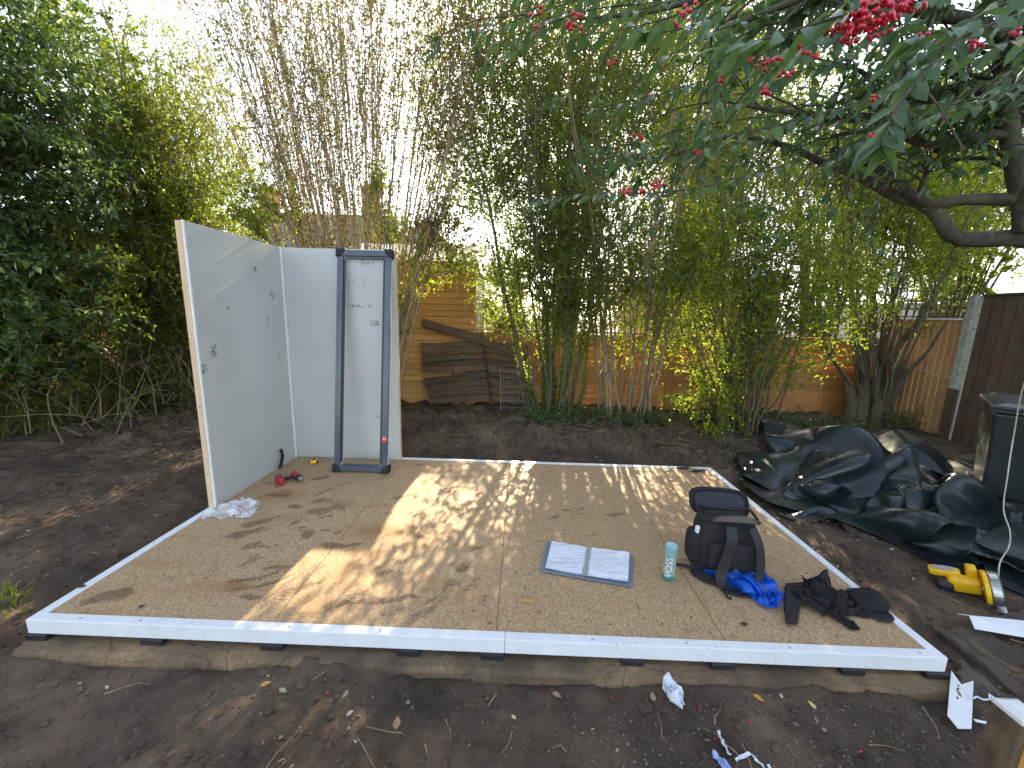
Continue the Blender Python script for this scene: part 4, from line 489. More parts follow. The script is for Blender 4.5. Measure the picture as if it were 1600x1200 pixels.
5,-4,7,6,-5,3,6,-6,6,3,3,-1,2,12,-4,1,12,7,-2,8,10,-3,0,8,-3,-3,7,-1,-4,7,2,-4,6,3,-5,6,6,-5,6,7,-5,5,9,-7,5,9,-8,4,4,-6,11,6,3,9,5,2,8,1,4,7,-1,4,6,1,
3,5,4,0,2,5,-4,2,5,-6,2,8,-4,2,8,-2,2,10,0,3,9,0,2,8,0,3,2,3,4,-1,9,2,5,7,212,50,29,-6,-5,-5,-6,-5,-5,-7,-5,-4,-7,-5,-5,-8,-5,-3,6,7,-5,8,8,-2,8,9,0,6,
8,0,7,7,0,5,7,2,4,6,4,2,5,5,3,5,4,4,3,3,5,3,2,5,2,2,5,2,2,6,3,1,4,4,1,3,4,1,5,4,-1,6,4,-2,7,5,-2,7,5,-4,6,6,-5,3,6,-5,5,0,13,-4,1,12,-4,1,12,10,-4,6,9,
-4,-2,8,-3,-3,7,0,-4,7,2,-5,6,4,-6,4,6,-6,3,9,-5,6,10,-7,7,9,-8,7,4,-5,11,7,1,10,5,2,9,1,4,7,-1,4,6,0,4,5,3,1,4,5,-2,1,6,-6,2,6,-5,2,9,-2,2,9,0,2,10,0,
2,8,0,3,8,-1,3,-1,7,3,0,9,205,39,30,-6,-4,-4,-6,-4,-5,-6,-4,-5,-6,-4,-4,1,1,-7,9,8,-4,7,8,-1,7,8,0,7,8,0,5,7,0,5,6,4,3,5,5,3,5,3,3,5,0,4,3,3,5,2,2,6,3,
1,5,4,1,5,4,0,4,4,0,4,4,1,5,4,-1,6,5,-2,7,4,-3,7,5,-3,5,6,-5,3,1,6,-3,1,13,-5,1,12,2,-1,12,10,-5,3,9,-4,-2,8,-3,-4,7,0,-5,5,3,-5,5,5,-7,3,8,-6,2,10,-5,
6,10,-8,11,7,-7,9,4,-3,11,7,0,10,6,0,10,3,4,8,0,4,6,-2,4,5,2,3,4,5,-1,2,5,-5,2,6,-5,1,9,-3,2,9,-1,2,10,1,2,9,0,2,8,0,3,5,1,3,-2,8,198,28,31,-6,-3,-4,
-7,-3,-4,-5,-3,-4,1,0,-7,9,5,-8,8,8,-3,7,8,-1,6,7,0,6,7,0,5,7,1,3,5,4,4,5,4,3,5,1,3,6,-1,5,3,1,5,3,2,6,4,0,5,4,-1,5,5,0,4,4,0,3,3,1,5,5,-1,7,4,-2,7,4,
-2,7,4,-4,3,4,1,-4,0,13,-4,1,12,-3,1,13,6,-4,10,10,-5,2,9,-4,-4,7,-3,-4,6,1,-6,5,3,-6,4,7,-7,1,10,-6,3,10,-6,8,9,-8,13,6,-5,10,4,-2,10,9,4,11,4,-3,10,
4,0,9,1,4,7,-1,4,5,0,4,4,4,0,3,6,-3,1,6,-6,2,7,-3,2,10,-1,2,9,1,1,9,0,2,9,0,2,8,-1,3,0,5,191,19,33,-7,-3,-4,-6,-2,-3,4,2,-8,8,3,-9,7,6,-6,8,7,-2,6,8,
-1,6,7,0,5,6,0,4,6,2,4,5,3,4,5,2,3,5,0,3,5,-2,5,5,0,5,4,0,6,4,0,5,4,-1,6,4,0,4,4,1,3,4,0,6,3,-1,7,4,-1,7,4,-2,5,3,0,-5,2,10,-6,2,11,-4,0,12,1,-1,13,8,
-5,7,10,-5,0,8,-4,-4,7,-1,-6,5,1,-6,4,5,-7,2,8,-6,2,10,-6,4,11,-7,10,7,-8,15,5,-3,11,4,0,9,9,6,11,5,-3,10,3,-4,10,3,2,7,0,4,5,-1,4,5,3,2,3,5,-3,2,6,-4,
1,7,-4,2,9,-1,2,10,0,1,9,1,2,9,0,2,8,0,2,6,-1,184,11,35,-7,-2,-3,7,3,-9,7,3,-9,7,5,-7,7,5,-5,7,7,-2,5,7,0,5,7,0,4,6,0,4,5,1,4,5,2,4,5,0,5,5,0,4,4,-1,5,
5,-1,6,4,0,6,4,0,6,3,0,6,4,1,4,4,0,3,4,0,6,4,0,7,4,-1,3,3,1,-5,2,7,-6,3,8,-5,1,10,-2,0,13,4,-2,11,9,-5,5,9,-5,-2,8,-3,-6,5,-1,-6,4,3,-7,4,6,-7,2,9,-6,
2,10,-6,6,10,-8,13,6,-6,16,4,-1,10,4,0,8,9,8,12,6,-3,10,2,-5,10,3,-1,8,2,3,6,-1,4,5,2,3,3,5,-1,2,6,-4,1,6,-3,2,9,-2,2,9,0,1,9,1,1,9,0,2,8,0,2,7,-1,181,
5,35,6,3,-9,7,3,-8,7,4,-8,6,5,-6,6,6,-3,6,7,-1,4,6,1,4,6,0,4,5,-1,4,5,0,4,5,1,5,5,0,6,4,0,5,4,0,6,4,0,6,4,0,6,4,1,2,4,2,4,4,1,6,4,0,6,4,-1,4,4,0,0,3,2,
-3,3,4,-4,2,6,-6,3,8,-3,1,10,0,-1,11,6,-4,9,10,-5,2,8,-4,-4,6,-2,-6,5,1,-7,4,4,-6,2,7,-7,3,9,-6,3,11,-8,9,7,-7,15,5,-4,15,4,-1,11,4,1,6,9,10,12,6,-2,
11,2,-6,10,3,-3,8,3,1,6,1,3,5,1,3,4,4,0,3,5,-2,1,7,-3,2,7,-2,1,9,0,2,8,0,1,9,0,1,9,0,2,7,0,191,2,27,7,4,-8,7,4,-7,6,5,-6,6,5,-4,5,7,-2,4,6,1,2,6,2,3,6,
1,4,4,-1,5,4,-3,6,4,0,6,5,1,6,4,0,6,3,-1,7,4,0,-4,5,6,-1,4,4,1,3,4,2,4,1,4,5,0,6,5,-2,3,3,-1,1,4,2,-1,2,4,-3,2,6,-3,1,8,-1,0,10,4,-2,9,8,-5,5,9,-4,-1,
7,-3,-5,5,-1,-7,3,2,-7,4,5,-6,2,9,-7,3,9,-7,5,10,-8,12,6,-6,15,4,-2,16,4,0,11,4,1,4,9,12,12,6,-2,11,2,-6,10,3,-4,9,3,-1,7,2,2,5,1,3,4,4,0,3,4,-1,2,6,
-2,2,7,-1,1,8,-1,1,8,0,1,8,0,2,8,0,2,8,0,203,1,19,7,4,-6,7,5,-6,5,5,-4,5,6,-2,3,6,0,2,6,2,1,5,3,1,7,2,5,4,-3,7,2,-3,7,4,-2,8,3,0,7,4,0,4,4,1,-8,5,5,-4,
4,7,-2,4,7,0,2,4,2,4,3,3,5,-1,4,5,-3,3,4,0,2,3,1,0,2,4,-1,1,6,0,-1,8,3,-1,8,7,-4,5,8,-4,2,8,-3,-4,5,-2,-6,4,1,-7,3,4,-7,3,6,-6,2,9,-7,4,10,-7,7,8,-8,
14,5,-4,15,4,-1,16,4,0,12,4,0,1,8,14,13,7,0,11,3,-6,10,2,-6,9,3,-2,7,2,0,6,2,2,5,3,1,3,4,-1,3,5,-1,2,6,0,1,7,-1,1,7,0,1,8,0,1,8,0,2,7,0,216,0,12,7,5,
-5,7,5,-4,4,6,-2,3,6,-1,2,6,2,0,5,3,-2,5,4,0,7,2,7,3,-3,8,1,-5,9,3,-2,9,3,-1,7,3,0,-11,5,5,-9,5,7,-5,4,9,-2,2,9,1,2,6,2,2,4,3,5,0,3,5,-3,3,4,-1,2,3,1,
2,1,4,2,0,5,3,-2,5,6,-2,5,7,-4,1,8,-3,-2,6,-2,-5,4,0,-7,2,3,-6,3,4,-7,2,7,-6,2,10,-7,4,11,-8,11,7,-7,14,3,-2,16,5,0,15,4,1,15,4,-1,-2,7,14,12,8,2,12,2,
-6,10,3,-6,9,2,-3,8,3,-1,6,3,1,5,2,0,4,4,0,3,4,0,2,5,0,2,5,-1,1,7,0,1,7,0,1,7,0,2,7,0,229,0,8,8,6,-4,5,5,-3,4,6,-1,2,6,0,-1,5,3,-2,5,4,-4,4,5,-1,9,2,9,
2,-4,9,-1,-5,11,1,-4,11,3,-1,-5,5,6,-14,4,4,-11,6,8,-4,3,12,0,-1,11,2,0,7,4,1,4,3,3,0,4,4,-3,3,4,-2,3,2,1,2,2,2,3,-1,4,5,-1,3,6,-3,1,7,-2,-2,5,-2,-5,5,
0,-5,3,1,-7,2,4,-6,2,5,-6,2,9,-7,1,11,-6,6,10,-8,12,5,-6,15,4,0,16,4,1,15,4,1,15,5,0,-2,5,13,12,9,4,12,3,-7,10,3,-6,10,2,-4,8,3,-1,7,3,0,5,2,0,4,3,1,3,
3,-1,3,4,-1,1,5,0,2,5,0,1,6,0,2,7,0,2,6,0,242,0,5,8,6,-3,5,6,-2,2,5,0,0,6,1,-2,5,3,-4,4,6,-6,4,6,-2,11,2,11,1,-6,11,-3,-5,12,0,-5,8,4,2,-14,5,7,-16,3,
4,-12,6,10,-2,1,14,3,-3,11,4,-3,8,4,-1,3,4,2,0,4,4,-2,3,4,-2,4,2,-1,3,1,1,5,-1,1,5,-1,-1,5,-1,-2,5,-1,-3,5,-1,-5,3,1,-6,3,3,-6,2,4,-6,1,7,-6,1,9,-6,0,
12,-6,7,10,-9,14,4,-2,15,4,1,16,4,1,14,5,2,14,5,2,1,4,10,12,10,5,12,3,-7,11,2,-7,9,3,-4,8,3,-3,8,3,0,6,2,0,4,2,3,3,2,-3,3,3,0,2,4,0,2,5,0,1,5,0,2,6,0,
2,5,1,])
JACKET_DATA = ((52, 44, 3), [-1.455, -0.886, 0.016], 0.02, [
3,122,13,3,-3,-4,1,-3,0,3,0,2,1,-1,0,0,-5,-1,3,-3,-1,2,2,-1,-1,2,-1,-3,2,-2,-4,-1,-2,5,-2,1,-4,-12,4,-2,-11,2,1,-11,1,1,-7,2,0,-3,-3,2,-1,-2,3,4,-3,5,
7,-5,0,13,0,1,13,0,-1,1,0,2,2,5,-1,4,1,-3,1,0,-1,1,5,2,4,2,3,3,-1,3,1,-2,0,-3,-2,1,-4,-2,1,0,-6,3,4,2,1,5,6,-1,2,4,2,2,0,0,2,-6,-6,-5,-2,-2,-2,-3,2,5,
-1,1,1,4,2,0,2,0,5,-6,5,119,5,1,-4,-3,-1,-3,1,1,-1,3,3,0,3,2,2,-1,0,-2,-1,0,-2,-2,0,2,0,-4,2,-1,5,0,-1,-2,-9,2,-3,-12,3,-1,-12,2,0,-9,2,2,-7,0,1,-2,-2,
0,1,-2,2,5,-1,5,7,-6,5,12,-1,1,13,0,-1,2,0,2,3,3,-2,1,3,-3,0,2,1,4,0,3,2,4,4,3,1,3,2,-1,2,-2,-3,0,-4,-2,1,-2,-6,1,1,1,2,6,5,-1,2,4,1,3,1,0,2,-5,-5,-3,
-3,-3,-2,-4,2,4,1,2,2,1,0,3,-1,2,3,-1,11,114,0,1,-5,0,-3,-1,0,-3,-1,0,-1,1,4,2,0,2,3,0,0,-1,3,0,-2,1,-1,2,-2,-1,1,-5,-1,-2,-10,2,-3,-11,2,-2,-11,2,1,
-8,3,2,-5,-1,3,0,1,-1,2,-3,2,6,-3,4,8,-4,9,10,0,2,13,-2,0,1,2,-2,1,2,-3,1,1,2,3,2,2,3,-1,4,2,5,4,2,3,4,3,0,2,-1,-3,0,-5,-3,0,-4,-5,0,-1,-3,1,5,5,1,3,4,
0,4,0,-1,2,-3,-4,-2,-3,-1,2,-3,1,4,1,1,2,0,0,5,-1,2,1,1,16,108,1,0,-3,3,-3,-1,-1,-3,0,-2,-4,0,-1,-1,0,2,-1,0,3,3,1,-1,0,0,-2,2,-2,0,-2,-6,2,-2,-9,2,-2,
-11,0,-1,-9,3,0,-6,2,4,-2,-1,1,1,1,1,3,-2,2,7,-4,4,8,-3,7,10,1,6,7,-1,-4,0,0,-2,1,1,2,2,2,3,4,-1,3,3,1,4,1,5,5,3,4,4,2,2,3,0,-3,1,-2,-5,-1,-6,-3,-1,-5,
-5,0,4,2,1,4,3,0,4,0,-4,0,-1,-1,3,-3,0,4,1,0,4,2,1,2,-1,1,4,-3,0,4,0,19,103,3,-2,-2,1,-3,2,2,-3,-1,-2,-1,-1,-3,-2,0,-1,-2,0,0,-2,-1,2,2,0,2,0,-4,-2,-1,
-6,2,-3,-8,3,-1,-9,1,0,-7,1,2,-3,1,3,-1,-1,1,3,1,1,5,-3,3,7,-3,7,7,-1,7,8,2,1,1,-1,-3,1,2,1,2,0,3,1,-3,3,5,-2,4,1,4,5,3,4,5,1,4,4,1,3,3,1,-1,2,0,-5,-1,
-4,-5,-1,-5,-3,-1,-1,-1,-2,4,-1,-1,4,0,-1,5,0,0,4,2,-1,3,4,0,3,1,2,1,-2,0,4,-3,-1,8,-2,20,100,4,-3,-1,1,-3,2,2,-3,-1,-1,-1,0,-2,0,-1,-2,-2,-1,-1,-2,-1,
-1,-2,-2,2,-1,-4,2,-1,-6,1,-1,-8,1,-1,-7,1,2,-4,0,3,-1,1,2,3,2,1,4,-3,4,5,-2,7,5,-2,6,6,0,6,6,1,-5,-2,3,-1,1,2,2,3,-1,4,3,-2,4,0,-5,5,4,2,5,1,4,5,1,5,
3,0,3,4,1,-1,2,1,-3,0,-1,-5,-1,-4,-3,-2,0,-2,-2,3,1,-1,4,-1,-1,4,-1,-1,3,4,-1,3,4,0,4,1,1,1,-1,1,2,-5,0,8,-3,20,99,6,-4,-1,1,-3,2,2,-2,-1,-2,-1,-1,-1,
1,-1,-2,-1,-1,-1,-2,-2,-1,-3,-2,-1,-2,-4,1,-2,-6,2,-1,-7,1,1,-5,1,3,-2,0,2,3,2,3,4,1,6,3,-2,5,5,-2,6,4,-2,6,6,2,-1,-1,1,-3,0,3,1,2,1,2,3,-3,3,0,-5,5,0,
2,6,3,-1,5,1,4,4,1,4,4,1,3,3,1,-1,2,1,-2,1,1,-4,-1,-1,-3,-1,0,-3,-2,3,1,-3,3,1,-3,3,1,0,5,-1,0,2,4,1,2,3,0,2,0,1,1,-5,0,7,-5,19,99,10,-3,-2,0,-4,1,1,
-2,-2,-1,0,0,-2,2,0,0,-1,-2,-2,-2,-1,0,0,-2,-3,-2,-4,-1,-3,-6,0,0,-6,1,1,-3,0,3,1,2,3,4,1,5,3,0,6,3,-1,6,4,-3,6,5,3,1,0,2,-3,-1,1,-1,1,3,2,3,-2,4,1,-4,
1,-3,-4,6,3,1,5,1,2,5,2,3,4,0,3,2,3,-1,2,1,0,3,0,0,0,0,-3,1,1,-2,-1,3,-1,-2,3,1,-3,3,2,-3,3,1,1,3,-3,0,2,3,0,3,2,1,2,1,0,2,-3,1,3,-7,18,98,14,-4,-2,1,
-4,-3,0,-2,-2,-2,2,0,-1,2,1,1,2,0,-2,-3,-2,-1,-1,-2,-3,3,0,-4,-3,-6,-2,0,-4,3,0,0,-2,3,2,3,5,4,0,5,3,0,7,2,0,6,1,2,1,2,1,-4,-2,1,-1,1,2,3,1,1,3,1,-4,
-1,-2,-5,5,0,-3,7,3,3,5,2,3,4,1,1,3,2,1,2,1,1,2,1,-1,2,0,-3,0,1,0,1,2,-1,-2,3,0,-2,4,1,-2,3,3,-3,3,0,0,3,-2,-2,4,0,1,2,1,2,0,1,2,2,-1,2,2,-6,16,92,18,
-3,-3,0,-4,-3,0,-3,-2,-2,2,-1,0,2,1,0,3,1,1,3,0,-2,-4,2,-1,-1,-1,-4,3,-3,-3,1,2,-4,0,-1,3,4,3,0,6,2,1,6,0,2,5,-1,0,0,1,1,-5,-1,1,1,0,2,1,2,2,5,1,-3,2,
-2,-6,-1,-1,-6,6,5,4,8,0,4,4,3,3,3,3,1,3,0,-1,2,0,-3,2,1,-2,3,0,-1,0,0,-2,-1,2,0,-2,4,1,0,6,2,-4,3,3,-2,4,1,-2,3,-2,0,2,-2,0,2,0,2,0,0,3,1,0,2,3,-5,15,
83,21,-4,-3,-1,-2,-4,-3,-3,-2,1,0,-1,-3,1,1,-1,2,2,-2,2,2,-2,4,2,-1,3,3,3,-1,5,1,1,1,-3,3,0,0,5,-1,1,6,-2,1,4,-2,-1,-2,1,2,-6,-1,2,1,0,3,2,2,1,4,0,-3,
5,2,-5,-2,-2,-8,6,3,-3,5,3,9,7,3,5,2,5,2,2,2,0,3,-2,-2,3,-1,-4,2,0,-5,3,-1,-2,1,1,-1,-2,3,0,-1,4,3,-3,5,2,-1,6,2,-3,4,2,-1,2,-2,-1,1,-3,0,2,-1,2,1,0,3,
0,-1,3,2,-3,12,72,22,-3,-4,-2,-4,-3,-1,1,0,-2,2,1,2,2,2,-1,0,1,-3,-1,0,-5,4,2,-2,1,4,4,4,4,2,3,2,0,3,0,-1,4,-1,-2,5,-1,-2,-4,2,3,-4,-1,6,2,-1,5,1,1,1,
3,1,-2,5,2,-5,6,3,-7,-2,-2,-10,9,5,4,3,3,10,3,7,4,3,3,4,3,0,-1,2,-2,-5,3,-2,-5,2,0,-5,3,-1,-4,1,1,-1,-1,4,0,-3,4,2,-3,5,4,0,6,4,-1,4,1,-2,3,-2,0,1,-3,
0,0,-3,2,1,-1,2,2,-2,4,1,1,8,61,24,-3,-1,0,6,1,-1,1,-4,-3,2,1,2,2,1,-1,1,3,-1,1,3,-3,-3,0,-5,-1,3,-5,4,4,1,3,2,0,3,0,-1,3,2,-3,-3,-1,7,0,-1,7,1,-1,7,2,
1,2,2,1,-1,4,2,-3,5,3,-6,6,3,-9,2,1,-7,7,5,7,3,6,9,0,5,6,4,3,2,2,-1,-1,1,-3,-5,2,-1,-7,2,0,-7,3,-2,-3,1,1,-2,-1,5,0,-1,4,3,-4,6,3,-1,4,4,-1,4,1,0,3,-2,
-1,0,-3,2,2,-2,3,0,-2,4,1,-1,4,2,1,3,58,17,7,0,0,2,-5,4,4,-3,3,3,-1,-2,1,2,-1,0,2,-3,2,3,1,2,4,-2,0,3,-4,-3,2,-4,-1,2,-4,1,1,2,1,1,4,1,-1,6,2,-1,5,2,0,
5,2,2,1,2,2,-2,4,3,-5,6,4,-6,4,2,-9,5,4,-1,5,5,9,1,6,7,1,5,5,3,1,1,2,0,-2,1,-3,-6,2,-1,-6,2,0,-6,2,-1,-5,1,2,0,0,3,-1,-2,5,0,-2,5,3,-2,4,3,0,3,2,1,3,
-1,0,0,-3,3,2,-1,4,1,-1,4,1,-1,2,1,2,10,55,12,4,-6,3,2,-5,4,4,-3,3,3,0,-1,0,1,-2,-1,2,-2,3,3,0,2,3,1,2,4,-2,-1,3,-4,0,2,-4,0,2,2,-1,0,3,1,1,5,1,0,4,0,
1,4,2,2,0,1,4,-4,5,4,-5,7,3,-5,4,3,-9,5,6,9,2,6,8,1,5,6,3,3,2,2,1,-1,0,-1,-3,1,0,-6,2,-2,-6,2,-2,-6,0,1,-2,-1,3,2,2,2,-2,4,2,-2,-1,4,0,-2,4,2,-1,4,1,0,
3,-1,4,1,0,3,2,-2,4,1,-2,-1,0,4,-3,-1,4,15,44,10,3,-5,4,3,-5,4,4,-2,2,3,0,-1,-1,2,-2,-1,3,-2,1,3,-1,2,3,1,3,3,0,1,4,-2,0,2,-3,0,2,1,-1,1,3,-1,1,4,-1,1,
3,1,2,2,1,4,-2,2,5,-4,7,4,-4,6,4,-6,5,5,2,3,7,9,0,5,7,2,5,3,3,0,0,2,0,-3,0,-1,-4,1,-1,-5,2,-2,-6,2,-1,-5,-5,4,4,1,1,2,3,2,-2,3,2,-4,2,3,-2,1,3,-1,1,3,
0,1,3,-1,1,2,0,1,1,2,0,0,4,0,0,4,-3,0,4,20,33,9,3,-4,4,3,-4,3,3,-2,2,2,2,-1,-1,2,-2,-1,3,-2,0,4,-2,2,4,1,3,2,1,2,4,-1,1,3,-2,0,2,1,-1,1,2,-2,2,3,-2,1,
3,2,4,1,1,5,-3,5,6,-1,6,4,-6,5,3,-4,3,8,9,1,7,9,1,5,5,3,3,1,3,0,-2,0,-1,-5,2,-2,-4,1,-1,-6,2,-3,-6,-2,3,1,-5,3,5,1,1,3,3,2,-3,3,1,-3,3,1,-2,2,2,-1,2,2,
1,0,3,0,1,2,0,1,1,2,0,1,4,-1,0,4,-3,1,3,23,24,8,3,-4,3,3,-2,3,3,-1,2,1,2,-1,-1,3,-2,-1,4,-3,1,4,-1,2,4,0,2,2,1,2,4,0,2,3,-1,0,2,1,-1,2,2,-3,1,3,-1,2,4,
1,5,-2,3,6,0,6,6,-1,6,4,-7,2,6,3,2,8,8,1,7,8,2,4,4,3,2,-1,1,-2,-4,0,-1,-5,1,-1,-6,3,-3,-5,1,-2,-7,-3,5,7,-7,3,6,1,2,2,4,1,-2,4,1,-2,2,-1,-2,2,1,0,0,3,
1,2,1,0,1,2,1,0,2,2,-3,2,2,-1,2,3,0,-2,2,25,17,6,2,-2,3,3,-1,2,3,0,1,1,2,-1,1,4,-2,-2,4,-3,2,4,-1,1,3,1,2,3,1,2,3,1,2,3,0,1,3,1,-2,1,3,-2,2,3,-1,2,4,2,
5,-1,3,6,-1,6,7,-1,5,4,-7,0,8,8,1,8,8,2,7,6,3,4,3,2,1,-2,1,-2,-5,0,-1,-5,1,-2,-6,1,-3,-6,1,-3,-7,-3,7,10,-5,3,7,0,3,3,3,-3,-2,3,1,-1,2,0,-1,3,1,1,-2,2,
0,0,2,0,1,2,-1,-1,3,2,-2,2,2,0,2,2,2,2,1,26,14,4,2,2,1,3,0,1,2,-2,0,-1,4,0,1,3,-2,3,3,-2,3,3,1,2,3,2,2,3,1,1,2,1,2,3,2,0,2,1,-1,3,2,-2,1,3,0,3,4,1,5,
-1,4,6,-1,4,7,-2,4,5,-1,0,9,8,0,7,7,3,6,5,2,4,1,2,1,-2,-1,-1,-3,0,-2,-6,3,-1,-6,0,-4,-7,1,-3,-6,-4,6,10,-4,4,8,1,2,3,2,-3,0,3,1,0,2,-1,0,-1,3,0,-1,2,0,
0,2,0,0,3,0,1,2,0,1,2,2,2,2,0,0,0,-4,28,12,3,2,2,-1,2,2,-1,2,2,0,2,2,1,3,1,2,2,2,-2,3,3,2,1,2,2,2,3,1,1,2,2,1,3,2,0,3,1,-1,3,1,-1,1,3,0,3,4,2,5,-1,3,6,
-2,4,6,-1,1,6,2,0,8,7,1,8,6,2,5,4,3,4,0,1,2,-2,-2,-1,-2,0,-1,-4,3,-1,-7,0,-4,-8,1,-5,-6,-4,5,9,-2,3,8,-1,2,5,3,-1,1,2,1,1,1,2,2,1,2,0,0,2,0,1,2,0,0,2,
-1,2,3,-1,1,2,-1,1,1,-4,-2,-3,-4,32,11,3,3,2,1,3,3,0,3,2,0,3,2,-1,2,2,1,0,1,3,2,2,0,1,3,2,1,2,1,1,2,2,0,3,1,1,3,1,-1,3,1,-1,2,2,0,3,3,2,4,-1,3,6,-1,4,
5,0,2,6,1,-2,7,7,1,7,6,2,6,4,2,4,0,1,3,-2,-2,0,-2,0,0,-2,2,-1,-7,2,-5,-8,1,-6,-8,-3,3,8,-2,3,7,0,2,6,4,1,-1,2,2,2,1,3,0,1,2,1,0,0,3,1,2,0,0,2,-1,1,3,
-2,1,2,-3,-1,-1,-5,-2,-3,-4,37,12,2,5,2,1,4,2,1,4,2,1,1,2,3,1,2,3,1,2,-3,-1,1,3,0,2,1,0,3,1,1,2,1,1,3,2,0,2,0,0,3,1,-1,3,1,0,2,3,2,4,-2,3,5,0,3,5,2,4,
4,-2,-3,6,7,1,7,6,1,6,3,2,5,1,1,4,-1,-1,2,-2,-2,0,-2,2,-1,-5,3,-5,-9,1,-7,-9,-1,2,5,0,3,7,0,1,6,3,3,-1,2,2,1,2,3,2,1,2,2,0,0,2,0,3,1,0,2,-1,0,2,-3,-1,
1,-5,-2,-1,-6,-3,-4,-4,42,16,3,5,3,-1,5,3,0,5,1,2,2,3,1,0,0,4,0,3,1,-1,-1,3,-1,0,2,-1,2,1,0,2,0,1,3,1,0,2,2,-1,3,0,0,3,0,0,1,2,2,4,-1,3,4,1,3,4,1,4,4,
-2,-2,3,5,0,7,6,1,6,3,1,6,2,0,5,0,0,3,-2,-2,1,-2,1,-1,-5,3,-4,-7,2,-7,-8,0,-3,0,-1,1,6,3,2,5,3,3,3,2,3,1,2,3,2,1,3,1,1,3,1,-1,3,-1,-1,2,-2,-1,1,-3,-3,
1,-5,-3,-2,-6,-4,-4,-6,47,19,4,6,5,0,5,4,0,4,1,0,0,-2,4,1,2,2,-1,1,3,1,1,1,-2,0,2,-1,-1,3,-1,2,0,1,3,1,1,2,0,-1,2,1,-1,2,0,0,3,1,2,2,0,2,3,1,2,3,-2,2,
5,2,3,2,-3,0,4,7,0,6,5,0,7,3,0,6,2,0,5,-2,-1,2,-2,1,-2,-4,3,-3,-6,1,-6,-7,0,-8,-4,1,0,5,4,2,3,3,3,2,3,4,2,1,4,1,0,4,0,0,4,1,-1,3,-1,-2,2,-1,-2,1,-4,-3,
0,-5,-5,-3,-5,-5,-4,-5,53,22,5,3,5,0,2,-1,4,2,-1,3,3,-1,3,-2,1,2,0,1,2,0,1,1,1,2,1,0,2,-2,0,2,0,1,2,-2,0,3,-1,0,1,2,0,2,2,-1,1,2,1,2,1,2,2,0,3,2,0,2,4,
0,-1,5,2,3,1,-5,1,5,6,0,7,6,0,7,4,0,6,1,-1,4,-2,0,-2,-3,2,-3,-6,4,-3,-6,0,-7,-3,1,-7,-1,4,2,2,3,4,-1,2,3,0,0,5,1,1,4,2,-1,4,1,-2,4,0,-2,2,-1,-3,1,-4,
-5,-2,-4,-6,-3,-4,-4,-4,-6,55,24,5,0,-1,4,2,-1,5,2,1,3,2,-1,2,0,1,2,2,1,1,2,1,0,0,2,-1,-1,3,0,1,2,-1,-1,4,0,0,-2,-3,1,2,1,0,2,2,0,2,3,0,1,2,2,1,2,2,2,
0,3,2,-1,1,5,0,1,6,0,1,1,-6,1,7,7,0,7,6,0,7,3,0,6,0,0,1,-3,1,-2,-5,1,-6,-3,2,-5,-2,1,-2,-5,6,-2,0,3,-1,-1,2,2,-1,-3,3,0,0,5,0,-1,5,1,-2,5,0,-2,2,-1,-3,
0,-3,-6,-1,-4,-6,-4,-3,-4,-2,-4,56,22,7,0,-1,5,1,-1,5,2,1,2,2,1,2,2,0,2,1,0,2,1,2,0,1,2,-1,1,3,-2,0,3,0,0,3,0,0,-1,-4,0,1,-4,0,1,5,0,3,4,0,0,4,1,0,3,2,
1,2,2,1,-1,3,4,-1,2,5,-3,2,7,-1,-1,3,-6,1,7,8,1,7,6,0,7,2,1,2,-2,1,0,-4,0,-5,-3,2,-4,-3,3,-3,-3,4,0,-1,1,2,-3,-1,-1,-4,-2,-2,-1,-2,4,1,0,5,1,-2,5,0,-2,
3,-1,-4,0,-3,-6,-2,-3,-6,-4,-2,0,4,-5,57,22,5,0,-1,6,1,-1,5,2,0,3,0,1,3,2,1,3,2,1,2,2,1,1,-1,3,-2,3,2,-1,1,2,0,1,2,0,0,2,-3,-2,1,-6,2,-1,1,-1,2,6,-1,1,
6,0,-1,5,2,-1,2,2,2,2,2,3,-1,4,5,-3,3,4,-5,1,7,-5,0,5,-2,1,7,7,1,6,5,1,4,-1,2,1,-2,1,-2,-5,1,-3,-3,3,-2,-2,0,3,-2,-2,1,-3,-2,-3,-4,-1,-1,-1,-1,-2,0,-2,
4,1,0,5,-1,-2,3,-1,-5,0,-2,-6,-3,-2,-3,1,-4,2,7,-2,58,20,2,1,2,6,0,-1,6,2,0,4,1,0,4,1,0,4,1,0,3,1,2,2,1,4,-1,0,3,-2,1,2,0,1,3,2,1,2,-2,1,1,-5,1,-2,-6,
0,1,6,-1,-1,7,-1,-1,6,1,-1,4,2,0,2,3,3,0,3,5,-3,3,6,-4,3,6,-6,2,4,-5,1,6,0,1,5,7,1,4,0,2,2,-3,2,1,-3,2,0,-4,-1,0,-3,-1,0,-3,-1,0,-3,-2,-1,-3,-1,-1,-1,
-2,0,0,-3,-2,0,-3,3,2,-2,3,-1,-4,0,-3,-3,1,-3,-1,6,-2,2,7,-1,59,15,0,2,4,4,0,2,6,1,0,6,1,-1,5,2,-1,5,1,1,4,2,2,2,0,3,0,0,4,0,0,3,0,2,2,2,0,3,0,1,1,-5,
1,0,-6,1,-2,-1,-2,-1,8,-1,-1,6,1,-2,6,2,0,3,3,1,0,4,4,-3,3,7,-5,3,7,-5,3,6,-4,-2,0,-6,4,5,5,1,5,-1,0,2,-2,1,2,-3,1,0,-4,-1,1,-4,-1,0,-2,-1,0,-2,2,1,-1,
-1,0,-1,-2,0,-2,-3,1,-1,-4,1,0,-4,-2,0,-2,4,-1,-2,6,-1,0,5,-2,1,6,0,60,9,0,2,5,1,2,5,4,0,2,7,1,0,7,1,-2,5,2,0,5,2,2,3,1,3,0,0,4,1,1,3,2,0,2,2,0,2,1,0,
